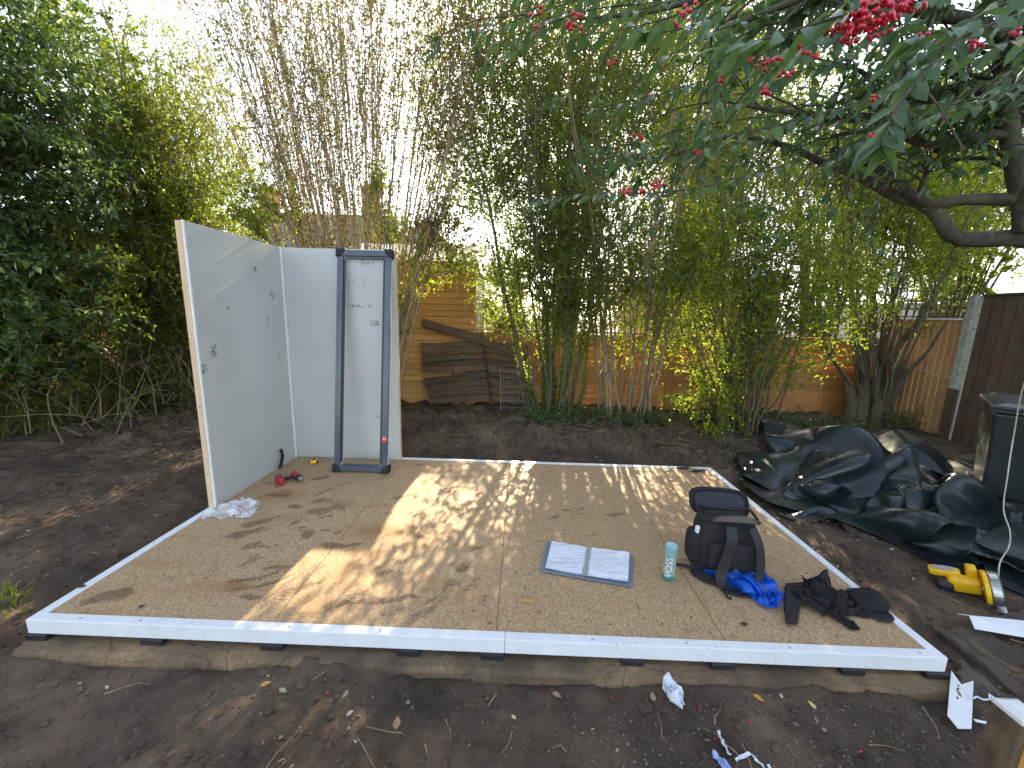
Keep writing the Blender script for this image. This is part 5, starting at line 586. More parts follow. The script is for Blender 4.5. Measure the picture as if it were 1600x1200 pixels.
2,-4,0,0,-7,3,1,-6,-2,-3,7,-2,-2,8,1,-2,5,2,0,4,4,1,1,3,2,-3,4,6,-5,4,7,-4,4,7,-5,-5,-2,-5,1,5,-2,0,5,-1,1,3,-2,0,1,-2,1,1,-4,0,1,-3,2,0,-1,2,2,1,1,1,
-1,-2,-1,-2,-3,0,-2,-3,0,-2,-4,-1,1,-2,4,-3,-2,6,-1,-1,6,0,0,6,0,0,5,1,65,9,0,-1,3,2,2,3,0,1,3,6,1,2,5,1,-1,7,2,0,6,1,1,5,1,3,2,1,3,2,1,4,1,1,3,2,-2,1,
2,-1,3,-4,0,-1,-7,4,4,-9,-2,-5,6,-1,-2,7,0,-3,7,2,0,5,4,1,1,3,2,-3,4,5,-5,5,6,-4,4,7,-5,-4,-1,-7,1,4,-2,1,5,-1,0,2,-2,0,1,-3,0,1,-3,1,2,-1,2,1,2,1,2,0,
0,0,-2,-3,0,-1,-4,-1,-2,-4,0,-2,0,3,-4,-1,6,-1,-1,5,0,-1,6,0,-1,5,1,-2,2,2,72,8,2,-1,2,2,-1,2,2,1,4,-1,1,3,2,2,0,6,1,1,7,1,0,7,1,2,5,0,4,2,-1,3,-1,0,1,
3,1,2,3,-1,4,-3,0,-1,-7,3,6,-8,-1,-4,2,-2,-4,7,0,-3,8,2,-1,5,4,1,1,4,3,-1,4,3,-5,5,6,-6,4,6,-5,-2,2,-8,2,4,2,1,3,-3,0,3,-1,0,1,-2,-1,1,-4,0,1,3,1,2,2,
2,0,-2,-1,0,-3,-3,1,-3,-4,2,-2,-4,-2,-3,1,6,-2,-1,6,0,-1,5,0,-2,4,2,-1,3,1,-1,2,0,76,4,6,0,2,2,0,3,0,0,4,-1,0,5,-2,2,5,0,1,-1,8,1,-2,9,1,1,6,0,4,4,-1,
3,0,-3,2,0,0,2,3,2,5,-1,-4,1,-6,6,4,-7,0,-3,1,-3,-5,6,0,-2,7,2,-1,6,4,0,1,5,2,-2,4,3,-4,4,5,-6,4,6,-7,0,3,-6,4,4,3,1,3,-3,0,2,-2,-3,-2,1,0,2,-4,-1,2,5,
3,3,0,1,2,-2,-1,1,-2,-4,1,-4,-4,-1,-4,-3,1,-4,2,7,1,-1,6,1,-1,4,0,-2,3,0,-2,1,-1,-2,1,-2,82,4,5,0,0,3,-1,2,1,0,4,-2,0,4,-2,0,4,3,3,4,-1,1,-1,8,0,-1,7,
1,2,5,-1,5,1,-2,2,2,-1,3,0,-4,1,2,1,5,-3,4,5,-6,0,-2,0,-3,-5,3,0,-2,8,3,-1,4,4,0,1,4,1,-3,5,4,-5,4,4,-6,3,5,-7,4,3,1,2,3,-4,1,2,-2,-1,2,-2,-2,-1,2,-4,
-1,1,2,5,0,4,3,2,1,3,-1,-2,1,-2,-4,1,-5,-5,1,-5,-2,2,-3,2,5,4,1,6,0,-1,3,-1,-2,3,-1,-2,3,0,-2,3,-2,88,5,3,-1,-2,3,0,2,2,0,2,-2,0,5,-1,0,4,2,0,2,4,3,4,
-1,0,-2,6,-2,3,3,-4,0,2,-3,3,2,-2,3,1,0,4,0,3,2,2,4,5,-5,-3,1,5,-1,-5,3,0,-4,4,4,0,2,3,3,-2,4,3,-4,5,2,-5,5,4,-6,5,3,1,4,4,-4,3,3,-4,0,1,-3,-2,0,-1,-3,
0,1,-4,1,2,1,2,2,4,4,2,0,3,0,-2,1,-3,-5,1,-4,-6,-1,-5,2,5,-2,2,7,2,2,4,1,-1,3,-1,-1,3,-1,-2,4,0,-2,6,0,92,9,1,0,-4,3,0,0,2,0,2,-1,1,3,2,0,3,0,1,1,4,-1,
2,4,0,5,-5,-2,3,1,-3,2,2,-4,0,0,1,3,3,-1,4,2,-1,3,0,0,3,2,2,-3,5,-1,-3,4,2,-2,2,3,2,-1,4,2,-3,4,3,-5,4,3,-6,6,3,1,6,7,1,3,5,-5,2,3,-4,-1,2,-2,-1,-1,-1,
-1,-2,2,-4,-1,-1,-5,0,2,3,4,2,0,2,1,-3,1,-3,-5,1,-5,-2,2,-4,4,5,2,3,6,-2,1,4,1,0,3,-1,-1,3,0,-1,5,0,-2,8,0,95,16,0,1,-4,3,1,-4,1,0,1,2,0,2,0,2,1,2,1,1,
2,0,1,4,-1,5,1,-2,5,-3,-4,0,-6,-3,3,-1,-4,2,2,-2,3,3,1,1,5,1,0,5,0,-1,5,1,-2,4,2,1,1,4,2,-3,3,3,-6,4,3,-7,4,3,-2,7,5,6,6,8,-3,2,6,-4,2,3,-4,-1,1,-3,-3,
0,1,-2,-2,2,0,-3,3,-4,-1,-3,-6,0,1,-1,2,0,-3,2,-3,-2,0,-5,3,5,0,4,5,0,3,5,2,1,4,0,1,2,1,0,3,-2,-1,5,-1,-2,10,0,100,14,0,0,2,0,0,-1,1,2,-3,2,1,0,3,0,2,
2,2,-1,2,1,1,3,0,2,3,-2,5,-3,-3,4,-4,-5,1,-5,-4,2,0,-2,0,5,-1,-1,6,0,0,6,1,0,5,1,0,2,3,3,1,2,2,-5,3,3,-7,4,4,-7,5,2,5,7,7,1,5,9,-4,2,7,-3,-1,5,-2,0,1,
-2,-3,-1,-2,-3,-1,3,0,-2,3,-2,-4,3,-4,-1,-6,-6,0,-1,-2,2,-3,2,3,-2,3,4,1,3,5,2,2,4,2,2,3,0,1,2,1,0,2,-2,0,5,-3,-2,9,-1,108,9,0,-1,3,1,-2,4,0,0,4,0,2,
-3,2,1,0,3,1,0,4,2,-2,3,1,1,2,-1,3,-3,-3,3,-4,-4,4,-4,-5,2,0,-2,-1,4,-1,-1,6,-1,-1,5,0,-1,5,1,1,3,2,4,1,2,5,-4,3,1,-8,3,3,-6,5,2,5,6,10,-2,5,9,-3,0,7,
-4,0,5,0,-2,2,0,-1,-3,-1,-1,-3,0,0,1,3,-2,-2,4,-6,-3,-1,-2,0,-6,-2,2,-2,1,3,-1,2,5,2,1,4,3,4,4,2,2,1,-1,1,2,0,1,1,-3,0,5,-3,-1,9,-2,116,5,0,-2,3,2,-2,
5,-1,-2,6,-1,1,3,1,1,-1,4,2,-1,4,3,-2,4,0,2,2,-1,2,-1,-2,2,-5,-3,3,-5,-4,2,-1,-3,-1,4,-1,-2,6,-1,-2,5,-1,-1,4,1,1,3,-1,4,-2,4,6,0,1,3,-6,4,0,-7,0,5,3,
6,8,-2,6,9,-3,2,7,-2,-1,5,-1,-4,2,-1,1,-3,2,-1,-4,-1,0,1,4,-2,1,3,-4,-2,1,-4,0,-4,-1,2,-3,0,3,0,1,5,2,4,3,3,3,3,1,3,1,0,2,1,-1,1,0,-3,1,5,-3,-1,8,-5,
122,2,0,-2,3,2,-2,5,-1,-2,8,-1,-1,7,0,2,-1,4,3,-2,4,1,0,4,0,2,2,-1,2,-1,-1,2,-4,-3,2,-4,-3,0,-3,-2,-1,4,-2,-2,5,-1,-1,4,-1,-2,5,0,1,2,-2,3,-2,3,5,0,2,
5,-2,2,0,-5,-2,3,-2,4,9,0,6,7,-3,3,6,-2,0,6,-1,-3,3,-1,-2,-2,2,2,-3,0,0,2,3,-3,1,3,-4,-3,-1,-3,1,0,-1,2,-2,1,4,1,3,3,0,3,2,3,3,3,2,3,1,-1,2,1,-1,2,1,
-3,1,1,-6,0,7,-4,127,0,0,-2,4,2,-2,6,-1,-2,7,0,-1,7,2,2,0,1,2,0,4,1,2,3,0,2,1,-1,3,0,-2,2,-3,-1,0,-5,-3,1,-3,-4,0,3,0,-3,4,-1,-2,4,0,-2,5,-1,1,2,-3,0,
-2,0,5,-2,3,3,1,2,5,-2,-3,-1,-4,1,7,0,5,6,-2,4,6,-3,1,6,-1,0,5,-2,-4,1,2,0,-3,2,0,3,2,-3,0,2,-3,-3,0,-1,2,2,0,2,-1,2,3,-2,2,2,2,3,4,1,3,-1,1,4,1,0,3,1,
-1,2,2,-3,1,2,-5,0,3,-3,131,0,0,-3,5,2,-2,7,-1,-1,6,1,-1,7,1,1,2,1,2,0,3,1,2,2,0,3,2,-1,3,-1,-2,2,-3,0,0,-5,-3,2,-2,-4,0,1,0,-3,3,0,-2,5,-1,-2,4,-2,0,
3,-2,-1,-2,-2,1,-2,2,3,0,1,3,-1,0,4,-1,-4,1,-1,3,7,-1,4,5,-1,3,5,-3,0,6,-1,-1,3,-2,-2,3,2,-2,0,3,-3,-3,1,-2,1,1,2,1,2,2,2,0,1,3,0,1,3,-2,4,0,1,4,1,0,3,
1,0,3,1,-1,3,1,-2,2,3,-2,0,1,-3,133,3,0,-2,5,2,-2,7,-1,-1,7,1,-1,6,0,1,0,2,1,2,2,1,2,1,1,3,2,-2,3,-1,-1,2,-4,-2,0,-3,-2,2,2,-3,1,-1,-2,-1,2,-1,-3,1,-1,
-1,4,1,-2,3,-3,0,1,0,-2,-2,-1,0,-3,-1,3,1,1,3,-2,-2,3,1,-3,3,-1,5,4,0,2,6,0,1,4,-3,0,4,0,-2,2,-1,-3,2,-1,-3,1,1,1,2,1,1,2,3,2,2,0,2,2,-1,3,1,-2,4,1,-1,
4,1,-1,3,2,1,3,1,-1,3,0,-1,3,1,1,0,2,-2,135,7,0,-2,6,1,-2,7,0,-2,7,1,-1,5,-1,2,-2,4,1,0,2,1,3,0,1,4,0,-4,0,-3,-2,2,-3,1,5,-1,-1,1,4,-3,1,0,0,-3,1,-3,0,
1,-2,-1,0,-1,-1,2,-1,-1,3,-1,-1,0,-1,-2,-2,1,-1,-3,-2,2,-1,-1,3,0,-3,3,2,0,4,-2,4,3,0,-1,4,1,0,4,0,-2,2,-2,0,1,-3,1,3,-1,0,4,1,1,3,1,2,2,1,3,1,-1,4,0,
-1,4,-1,0,4,1,-1,3,2,0,3,2,0,2,1,0,3,2,0,1,3,0,137,12,1,-3,7,0,-2,8,0,-2,6,-1,2,-2,3,1,-3,3,1,1,2,0,4,0,-1,4,-3,-4,-2,-4,-1,5,1,1,5,-1,-1,2,3,-2,1,2,
-1,-2,2,-1,-2,1,-3,1,-1,-1,0,-2,-2,-1,2,-2,-1,2,-1,-2,-1,1,-1,-3,0,-1,-2,-3,1,-1,-1,3,2,0,3,2,-1,2,-3,2,2,-2,2,3,1,-1,2,-2,1,3,-1,1,3,2,1,3,-1,1,4,-1,
2,2,0,3,0,0,4,-1,0,4,0,0,3,0,0,3,3,0,2,2,0,2,2,0,2,3,0,1,5,0,138,19,0,-3,7,0,-2,8,0,0,-1,2,3,-5,3,1,-3,3,1,2,1,-1,5,0,-3,4,-4,-5,-2,-5,-1,6,0,2,4,2,-2,
1,3,-1,1,3,0,1,2,-2,0,1,-2,0,1,0,0,-3,-1,1,-2,-3,-1,2,-2,-2,-1,0,-2,-2,1,-1,-3,-2,-1,-2,-1,1,3,-1,1,3,0,3,0,-1,1,-3,3,2,-2,3,2,-2,1,4,1,0,2,3,1,3,-2,2,
3,1,2,2,-1,3,-1,-1,5,-1,0,3,0,-1,2,2,0,1,3,1,2,3,0,3,2,-1,1,4,0,1,6,0,139,26,0,-3,7,2,-1,0,1,1,-6,-1,2,-5,3,3,-1,3,1,3,2,-2,5,0,-3,6,-4,-7,0,-6,-1,4,1,
1,7,0,-1,-1,5,-2,0,3,0,0,3,0,1,2,0,2,-1,-1,1,-1,0,-1,-4,-2,1,0,-3,0,-1,-1,-2,-2,0,-2,-3,-1,-3,-1,-3,2,1,-2,1,2,3,-1,1,-1,2,2,-1,3,0,1,2,0,4,3,-1,4,0,
-1,1,4,2,2,2,-2,3,0,0,4,1,-1,2,1,0,0,3,0,-1,4,0,0,3,0,3,2,0,4,0,-1,4,1,-2,1,6,-1,140,32,2,-2,1,3,0,-5,-2,1,-6,-1,3,-4,4,4,0,2,1,2,2,-2,5,1,-4,7,-2,-7,
4,-7,-5,2,0,2,5,0,-1,3,3,-2,-1,4,0,-1,4,1,1,1,1,2,0,0,2,-1,-1,2,-3,-1,0,-4,-2,0,-1,-1,-1,-2,0,-3,-1,-2,-3,-2,-4,2,0,-1,0,3,-1,2,2,2,-1,-1,0,2,3,1,0,3,
1,2,3,2,4,0,6,1,-2,2,3,-1,2,2,-1,2,2,0,-2,2,-1,-1,4,0,-1,4,-1,1,4,0,2,2,-1,4,0,-1,6,-2,-2,4,3,-2,137,31,7,3,-1,-2,1,-4,-2,1,-6,-2,3,-4,4,4,-1,3,2,2,2,
-2,4,2,-3,6,-1,-5,7,-5,-8,4,-2,-3,2,-4,2,4,3,-1,2,5,-3,-3,3,3,2,1,2,2,1,0,2,-1,0,3,-1,-1,1,-3,-1,1,-4,1,-3,-2,0,-4,1,-3,0,-3,-5,2,0,-4,1,1,0,1,2,1,1,2,
2,0,2,1,1,3,2,-2,3,1,2,4,3,4,-1,0,4,-1,1,3,-1,1,1,-1,-1,2,-1,-2,4,-1,-1,6,-1,1,3,0,2,2,0,4,0,-3,6,-2,-2,7,-3,-3,])
BAG_DATA = ((46, 36, 3), [-1.703, -1.549, 0.018], 0.02, [
2,51,4,-2,4,1,0,4,-3,6,3,-2,3,5,2,1,2,1,4,2,0,5,1,-1,-4,3,-1,-2,-2,2,-3,4,3,-5,2,-1,-3,3,-2,-1,3,-2,2,2,-1,6,3,1,9,4,0,7,-1,-1,2,3,0,0,5,1,1,4,1,2,3,0,
0,2,0,1,-2,-1,0,-6,0,-4,4,0,0,2,1,0,4,0,1,2,2,2,2,1,2,2,0,2,2,0,0,3,-1,0,3,0,0,2,-2,0,2,-2,6,55,4,-4,-3,0,-1,5,-4,2,7,2,4,6,1,1,1,3,4,1,0,5,1,0,2,2,-3,
-5,1,-2,-1,1,3,-4,2,2,-3,3,0,-2,3,-2,2,3,-1,5,2,1,8,4,0,8,-1,-1,-1,5,0,2,4,1,2,3,1,1,4,0,2,2,0,1,-2,-2,0,-5,1,-2,2,-4,-2,3,0,1,2,1,1,3,0,1,2,0,1,2,0,1,
3,-1,1,2,0,2,3,1,3,2,2,2,4,-1,8,53,3,-4,-2,-1,0,6,-2,1,7,5,0,7,1,2,2,3,2,1,1,4,-1,0,3,2,-1,3,2,-3,-2,0,-6,-3,2,2,-3,3,2,-1,2,2,0,3,0,4,3,0,7,3,0,4,2,0,
1,4,0,2,4,1,2,4,1,2,3,0,3,1,-1,2,-2,-2,0,-3,0,0,1,-3,-1,2,0,-1,2,2,2,2,-1,2,2,-1,1,2,-1,1,3,-1,1,2,0,3,3,1,3,3,1,2,4,-1,9,49,3,-2,1,-3,1,7,0,-1,8,2,0,
4,6,1,2,3,1,1,2,2,2,1,2,2,-1,2,2,-3,3,3,-5,1,-1,-4,-2,1,2,-1,2,2,0,3,2,2,3,1,6,3,0,1,4,0,2,4,1,2,4,0,3,4,1,2,2,1,2,-1,-2,2,-2,-2,2,1,-1,2,-1,-2,-1,2,1,
0,2,1,0,3,0,2,3,1,2,2,-1,1,2,-1,2,0,-3,2,2,-1,2,3,-1,3,3,0,12,48,1,-1,3,-1,0,6,2,0,7,0,0,4,5,1,2,3,0,1,3,2,1,2,1,2,0,2,2,-1,2,3,-5,4,1,-7,-1,1,1,-1,1,
2,0,3,2,2,2,1,4,4,-3,1,4,2,1,4,2,2,4,2,2,4,1,2,1,0,3,0,-1,3,-2,-2,1,-1,-2,1,3,0,2,2,0,0,2,-2,2,3,1,1,2,3,2,3,1,1,2,-1,1,-1,-4,1,0,-3,2,1,-2,2,3,0,16,
52,3,-1,2,-2,-1,4,0,1,4,1,0,4,4,1,2,3,0,2,3,1,1,2,1,1,1,2,2,0,2,2,-4,4,3,-5,0,1,-1,-1,1,1,1,2,0,1,3,-2,0,5,-3,2,4,3,2,5,3,2,3,3,1,2,3,3,1,0,3,-1,-1,3,
-1,-2,2,1,-1,2,2,-1,1,1,-3,1,3,0,2,3,1,2,3,3,1,2,2,2,2,-1,0,-2,-3,1,0,-4,0,0,-2,1,2,2,17,56,6,0,1,-3,1,1,-3,0,3,2,1,4,3,0,2,2,1,1,3,0,1,3,1,1,2,2,2,-1,
3,2,-4,3,1,-5,0,1,2,0,2,0,1,3,-1,0,4,-3,1,5,-3,-1,2,5,1,6,4,3,3,3,2,1,1,2,0,-2,3,-1,-2,3,0,-2,2,1,0,3,2,1,2,3,0,2,2,-3,1,4,1,2,3,1,2,2,3,1,2,0,0,0,-3,
1,-2,-2,1,0,-3,-1,1,-2,20,55,6,1,0,-3,0,2,-2,0,2,2,1,4,1,1,2,1,1,2,3,0,0,3,1,1,2,2,2,-1,3,1,-5,1,1,-2,2,2,4,0,2,2,0,3,-1,0,5,-3,1,3,-3,-1,4,1,0,4,6,2,
3,0,2,1,-2,2,0,-3,3,0,-3,2,1,-1,3,1,2,4,1,1,2,2,2,2,4,0,2,4,0,2,2,0,2,3,1,-1,0,2,1,2,-1,1,-2,-2,1,2,-3,1,0,-3,24,51,3,0,1,-2,2,2,0,-1,3,2,1,2,1,1,3,-1,
1,2,2,0,2,3,1,0,2,3,2,-2,1,0,-4,1,1,5,2,2,4,0,2,3,1,3,-1,-1,4,-2,0,5,-3,0,5,-3,0,4,3,-1,1,-2,3,0,-3,3,0,-3,2,1,0,2,3,4,4,0,2,3,1,-1,3,3,-2,2,3,4,2,4,0,
3,2,-2,1,3,0,0,1,3,1,1,0,1,1,-3,-2,-2,-3,3,-1,-2,29,46,0,-1,3,0,0,2,3,1,2,0,2,3,-2,2,2,0,1,3,1,0,1,3,0,2,0,1,2,-1,1,0,5,1,1,5,1,2,4,1,2,3,0,3,0,0,4,-3,
0,5,-3,0,5,-4,1,3,-3,0,3,-1,2,-2,-3,1,2,0,0,3,2,4,1,4,4,1,2,3,1,-1,3,2,-5,2,3,2,2,3,2,3,3,-1,1,1,-1,0,2,1,1,2,0,-2,-2,-3,-1,-2,-5,-2,2,-1,31,51,3,0,-2,
3,-2,-2,2,2,2,0,1,4,-2,3,3,-4,2,3,-2,-1,2,1,1,2,3,1,2,4,2,0,4,1,0,5,0,1,5,1,2,3,0,3,0,0,4,-2,0,5,-3,0,5,-6,1,7,-3,-3,-3,-3,0,2,-2,2,3,2,5,2,1,3,1,5,2,
1,0,3,1,-1,4,1,-4,2,4,-1,2,3,3,2,2,-1,2,1,-2,1,2,0,-1,0,-3,-2,-1,-4,0,1,-1,-1,2,2,36,44,5,-2,-4,2,-2,-2,2,2,3,-1,0,6,-2,2,7,0,0,4,-2,2,2,-1,1,2,3,2,2,
4,1,0,4,2,0,4,0,1,6,1,2,3,1,2,-1,0,4,-2,0,4,-2,0,5,-4,0,5,-5,-1,5,-2,0,-1,-2,2,3,3,4,1,0,1,0,3,2,1,-1,2,2,-3,5,2,-2,3,3,-2,1,3,4,2,2,0,1,1,-3,2,1,-2,
-2,-1,-3,-1,1,-2,0,3,2,1,3,1,35,35,2,-1,-4,2,0,-1,3,2,5,1,1,7,-1,1,8,-2,1,6,-1,1,3,1,2,2,2,1,2,2,2,0,4,2,1,4,1,0,6,0,2,3,1,2,-1,-1,3,-3,1,3,0,0,4,-2,1,
5,-3,-1,3,-2,1,3,0,2,1,-2,0,2,2,2,1,0,2,2,-4,3,2,-3,4,1,-1,3,3,-1,1,3,4,2,3,1,1,1,-2,0,0,-3,-1,-1,-5,1,3,3,1,4,3,-1,3,3,37,28,1,-1,-3,2,0,0,3,2,6,1,1,
9,-1,1,8,-1,1,7,-1,2,3,0,1,2,2,2,1,1,2,1,3,2,1,4,1,0,6,1,2,3,0,2,-1,-1,2,-2,1,3,0,0,3,1,1,4,-2,1,3,-1,0,3,-2,-1,2,0,1,3,0,2,1,-3,3,3,-3,3,1,-3,4,2,-3,
2,3,0,1,2,6,1,4,1,2,1,-1,0,0,-3,-1,0,-4,1,3,4,-1,4,4,0,3,3,40,26,0,-1,-3,3,1,1,3,1,7,0,0,8,-1,2,8,-1,1,6,0,1,3,1,2,3,0,2,1,-1,3,1,2,1,0,4,2,1,6,1,2,4,
-2,2,-1,0,1,-2,0,3,0,1,3,0,1,3,1,1,3,1,0,3,-1,-1,3,0,1,2,-2,2,3,-3,3,3,-4,4,3,-3,2,0,-3,2,4,2,0,2,6,2,3,1,2,2,-1,0,0,-3,-1,1,-4,0,1,5,-1,4,4,0,3,4,45,
28,0,0,-3,3,-1,2,2,-1,6,-2,1,7,0,1,7,0,1,5,1,2,4,0,2,1,3,2,2,-2,3,1,-3,2,-1,5,1,3,6,1,2,4,-2,1,-2,0,2,0,1,2,1,2,3,1,1,2,1,0,3,1,0,3,1,-1,4,0,0,2,-2,2,
3,-4,3,3,-4,4,3,-4,1,0,-3,2,4,4,0,3,6,2,4,0,2,1,-1,1,0,-3,-1,2,-3,-1,1,1,0,1,5,0,3,5,52,34,0,-1,-4,2,-3,2,0,0,4,-1,0,7,0,1,5,2,0,5,-1,1,2,2,2,1,3,3,2,
-1,3,0,-2,2,2,1,1,2,5,0,-1,5,0,3,0,0,2,1,1,2,1,2,2,0,2,3,0,0,2,1,-1,4,2,-1,3,1,0,3,-1,2,2,-4,2,4,-5,3,3,-4,2,0,-4,1,5,6,0,3,6,3,3,-1,2,2,-2,1,1,-2,-1,
2,-2,-2,2,-6,1,0,4,0,0,6,59,39,0,-2,-2,3,-4,1,0,-1,3,-1,0,5,-1,1,4,2,-1,3,-2,1,2,1,2,1,2,3,2,1,3,1,1,2,1,0,1,0,4,0,2,3,0,1,3,1,2,1,2,2,1,2,2,0,2,2,0,0,
3,1,-1,3,2,-1,4,0,0,3,-1,1,2,-3,2,3,-4,2,3,-5,2,1,-4,1,5,5,-1,3,7,4,3,-2,2,2,-1,2,2,-1,-1,2,-2,-2,3,-4,-3,3,-6,2,-1,5,64,44,1,-3,0,0,-3,0,1,-2,2,2,0,2,
-2,-2,1,-2,1,3,0,1,2,1,2,2,0,3,2,1,3,0,2,1,1,4,1,1,3,1,2,2,1,2,1,3,1,2,1,2,-2,1,2,0,0,3,1,0,3,1,1,2,2,-1,2,3,0,3,-1,1,2,-2,0,2,-4,2,3,-4,2,2,-3,2,5,2,
-1,3,8,5,4,-2,3,3,0,2,2,-1,0,2,-2,-3,4,-4,-4,4,-5,-3,3,-3,58,44,3,4,0,1,-1,3,-1,-2,2,-1,-2,1,1,-1,1,-2,-2,0,3,1,3,1,2,1,2,3,0,1,2,1,2,2,1,2,1,2,3,2,2,
1,3,2,0,4,2,-3,0,3,2,-1,2,3,2,3,2,2,2,0,0,1,-1,0,3,-4,0,-1,3,0,3,0,1,3,0,0,3,-2,1,4,-3,1,0,-4,1,4,8,5,6,0,4,4,-1,3,2,-2,0,0,-3,-2,2,-4,-3,4,-4,-2,3,-3,
56,41,4,3,1,2,0,3,0,0,3,-1,1,2,-2,-2,1,0,-1,2,3,-1,0,3,-1,1,3,2,1,2,3,0,1,2,1,2,3,0,1,2,1,-2,3,4,-1,5,3,-1,-2,3,3,1,3,4,4,2,0,1,1,-2,0,1,-2,2,4,-2,1,3,
-1,-1,-4,3,1,4,2,0,3,0,0,3,-2,-3,1,-3,2,3,-2,6,5,4,5,5,-1,2,2,-4,2,2,-2,-1,0,-2,0,2,-3,-2,2,-3,55,38,4,2,2,3,-1,2,-1,-1,3,0,0,3,0,4,2,0,-1,1,2,-4,0,3,
3,0,4,2,-1,1,3,1,-1,2,0,1,3,1,1,1,2,3,1,4,-1,2,5,-2,2,2,3,4,4,2,3,1,-2,0,1,-2,2,1,-3,1,3,-2,2,4,-2,-1,-3,3,1,2,5,0,3,2,0,0,-3,0,4,0,0,3,-5,2,3,-2,5,3,
3,3,3,-3,2,4,-4,3,3,-2,2,2,0,-1,2,-2,56,36,4,-1,1,3,-2,3,1,-2,2,1,0,3,0,4,4,1,5,-1,0,-5,-1,2,4,0,4,3,0,1,2,0,0,2,0,0,-2,2,2,-2,2,0,2,4,1,4,6,0,5,3,-3,
5,2,4,2,2,-2,2,0,-3,2,1,-2,1,2,-1,2,3,-3,0,2,0,2,1,6,-1,-1,5,2,3,1,0,3,-1,0,3,-5,-3,1,-9,3,3,0,6,2,4,3,6,-4,4,5,-1,2,2,-3,0,1,-2,57,33,4,-3,2,2,-3,2,4,
-3,3,2,1,2,1,3,4,0,3,2,-4,2,0,-2,3,-3,7,3,-1,1,3,-1,1,-2,1,3,-4,1,1,-1,2,2,3,4,1,5,5,0,6,6,-2,3,2,-3,4,1,0,3,1,-3,3,0,2,2,1,0,1,4,-2,2,3,-6,0,0,4,-1,
-1,6,3,3,3,1,3,0,-1,2,-5,-2,2,-8,-2,2,-8,5,1,7,6,6,-1,5,6,-1,2,3,-3,-1,0,-3,57,31,1,-3,2,4,-4,2,5,-2,2,4,0,2,2,3,3,-3,4,1,-4,3,1,-2,2,-2,1,4,-1,4,0,-1,
4,-4,2,2,-3,-1,5,1,1,2,3,3,0,6,7,-2,6,7,-1,0,2,-8,6,0,2,6,2,-1,4,0,4,2,1,2,1,3,-1,-2,2,-7,1,2,-5,0,-1,8,4,3,4,1,3,-1,-2,2,-4,-4,1,-5,1,2,-6,3,3,-1,7,3,
6,5,6,-2,2,3,-4,-1,1,-3,60,28,0,-5,2,4,-4,2,7,-1,2,6,1,2,2,2,1,-4,3,2,-4,4,1,-4,1,0,-5,1,-2,5,2,-1,7,-2,4,6,-4,-3,5,-1,0,3,3,4,0,6,6,-2,6,6,-2,2,4,-9,
4,1,-2,7,1,2,6,1,4,3,0,4,2,3,-1,-2,3,-6,-5,2,-6,1,0,0,4,1,5,1,3,1,-1,1,-3,-3,1,-3,3,3,-1,2,2,-4,3,2,-1,6,4,3,4,3,-2,-1,2,-3,63,30,0,-5,-2,5,-6,1,8,1,4,
7,1,2,2,3,2,-3,1,-2,-5,2,1,-6,3,0,-7,1,1,0,2,2,10,-1,0,10,-5,-4,6,-2,0,3,2,3,1,5,5,-2,7,6,-4,5,6,-7,2,1,-5,8,1,3,6,1,5,5,1,3,1,2,-1,-1,3,-6,-5,1,-4,-5,
1,-5,4,2,2,2,1,2,-1,2,-1,0,1,-2,2,2,1,2,2,-1,3,1,-3,1,1,-4,5,2,3,2,3,1,63,26,0,-4,0,9,-6,1,8,3,4,4,3,2,2,2,2,-2,2,1,-5,1,0,-6,2,-1,-7,2,1,-3,1,1,11,-2,
-1,10,-5,-3,6,-2,0,4,2,3,0,5,5,-2,6,5,-5,5,6,-7,3,1,-2,8,1,3,7,2,5,5,1,2,1,1,-2,-1,2,-4,-3,2,-4,-3,2,-3,-4,1,-4,1,1,0,2,1,0,1,3,0,1,0,2,2,1,1,2,1,-3,2,
2,-2,2,1,-4,3,1,-2,59,23,3,-4,0,8,2,2,9,3,4,3,3,2,1,2,1,-2,1,0,-5,0,0,-7,3,1,-7,1,1,1,1,1,9,-3,-2,9,-2,-1,6,-2,0,2,2,3,-1,4,4,-3,5,6,-5,4,6,-8,4,-1,2,
8,1,4,7,2,4,4,1,1,2,2,-1,0,1,-3,-2,2,-3,-4,1,-2,-3,2,-5,-3,2,-5,1,1,1,3,1,1,1,1,3,2,1,1,2,0,-2,1,1,-2,1,1,-3,0,1,-3,57,19,6,1,1,10,4,4,6,3,3,2,2,1,-1,
1,2,-3,-1,-1,-5,3,3,-5,3,1,-7,-1,0,7,0,-1,6,-4,-2,6,-1,-1,4,0,2,2,2,3,-2,4,4,-4,5,6,-5,2,5,-8,5,-1,3,7,1,4,6,3,3,4,0,2,3,1,0,0,1,-2,-2,2,-2,-4,1,-2,-4,
2,-4,-1,2,-6,-1,1,-2,3,1,3,3,1,3,1,0,3,1,1,-2,1,0,-3,1,1,-3,0,1,-3,59,16,10,4,3,7,3,3,5,3,2,0,1,2,-2,1,2,-4,-1,0,-6,4,3,-3,0,1,3,0,-1,6,-2,-2,4,-2,-2,
3,-1,1,3,1,1,0,2,3,-2,3,5,-4,5,5,-5,1,5,-9,4,-1,3,6,2,3,6,3,2,4,0,2,2,-1,1,0,2,-1,-1,1,-2,-4,2,-2,-4,1,-3,-1,2,-5,1,1,-2,3,1,4,2,1,4,2,0,1,1,0,-3,0,1,
-3,-1,1,-3,2,0,-2,62,14,12,5,3,5,3,4,2,2,1,-1,-1,1,-3,1,2,-5,4,4,-3,2,2,-2,-3,-2,9,-2,-3,5,-2,-1,4,1,0,1,0,1,1,1,2,-1,2,3,-2,2,3,-3,4,5,-6,1,5,-8,4,1,
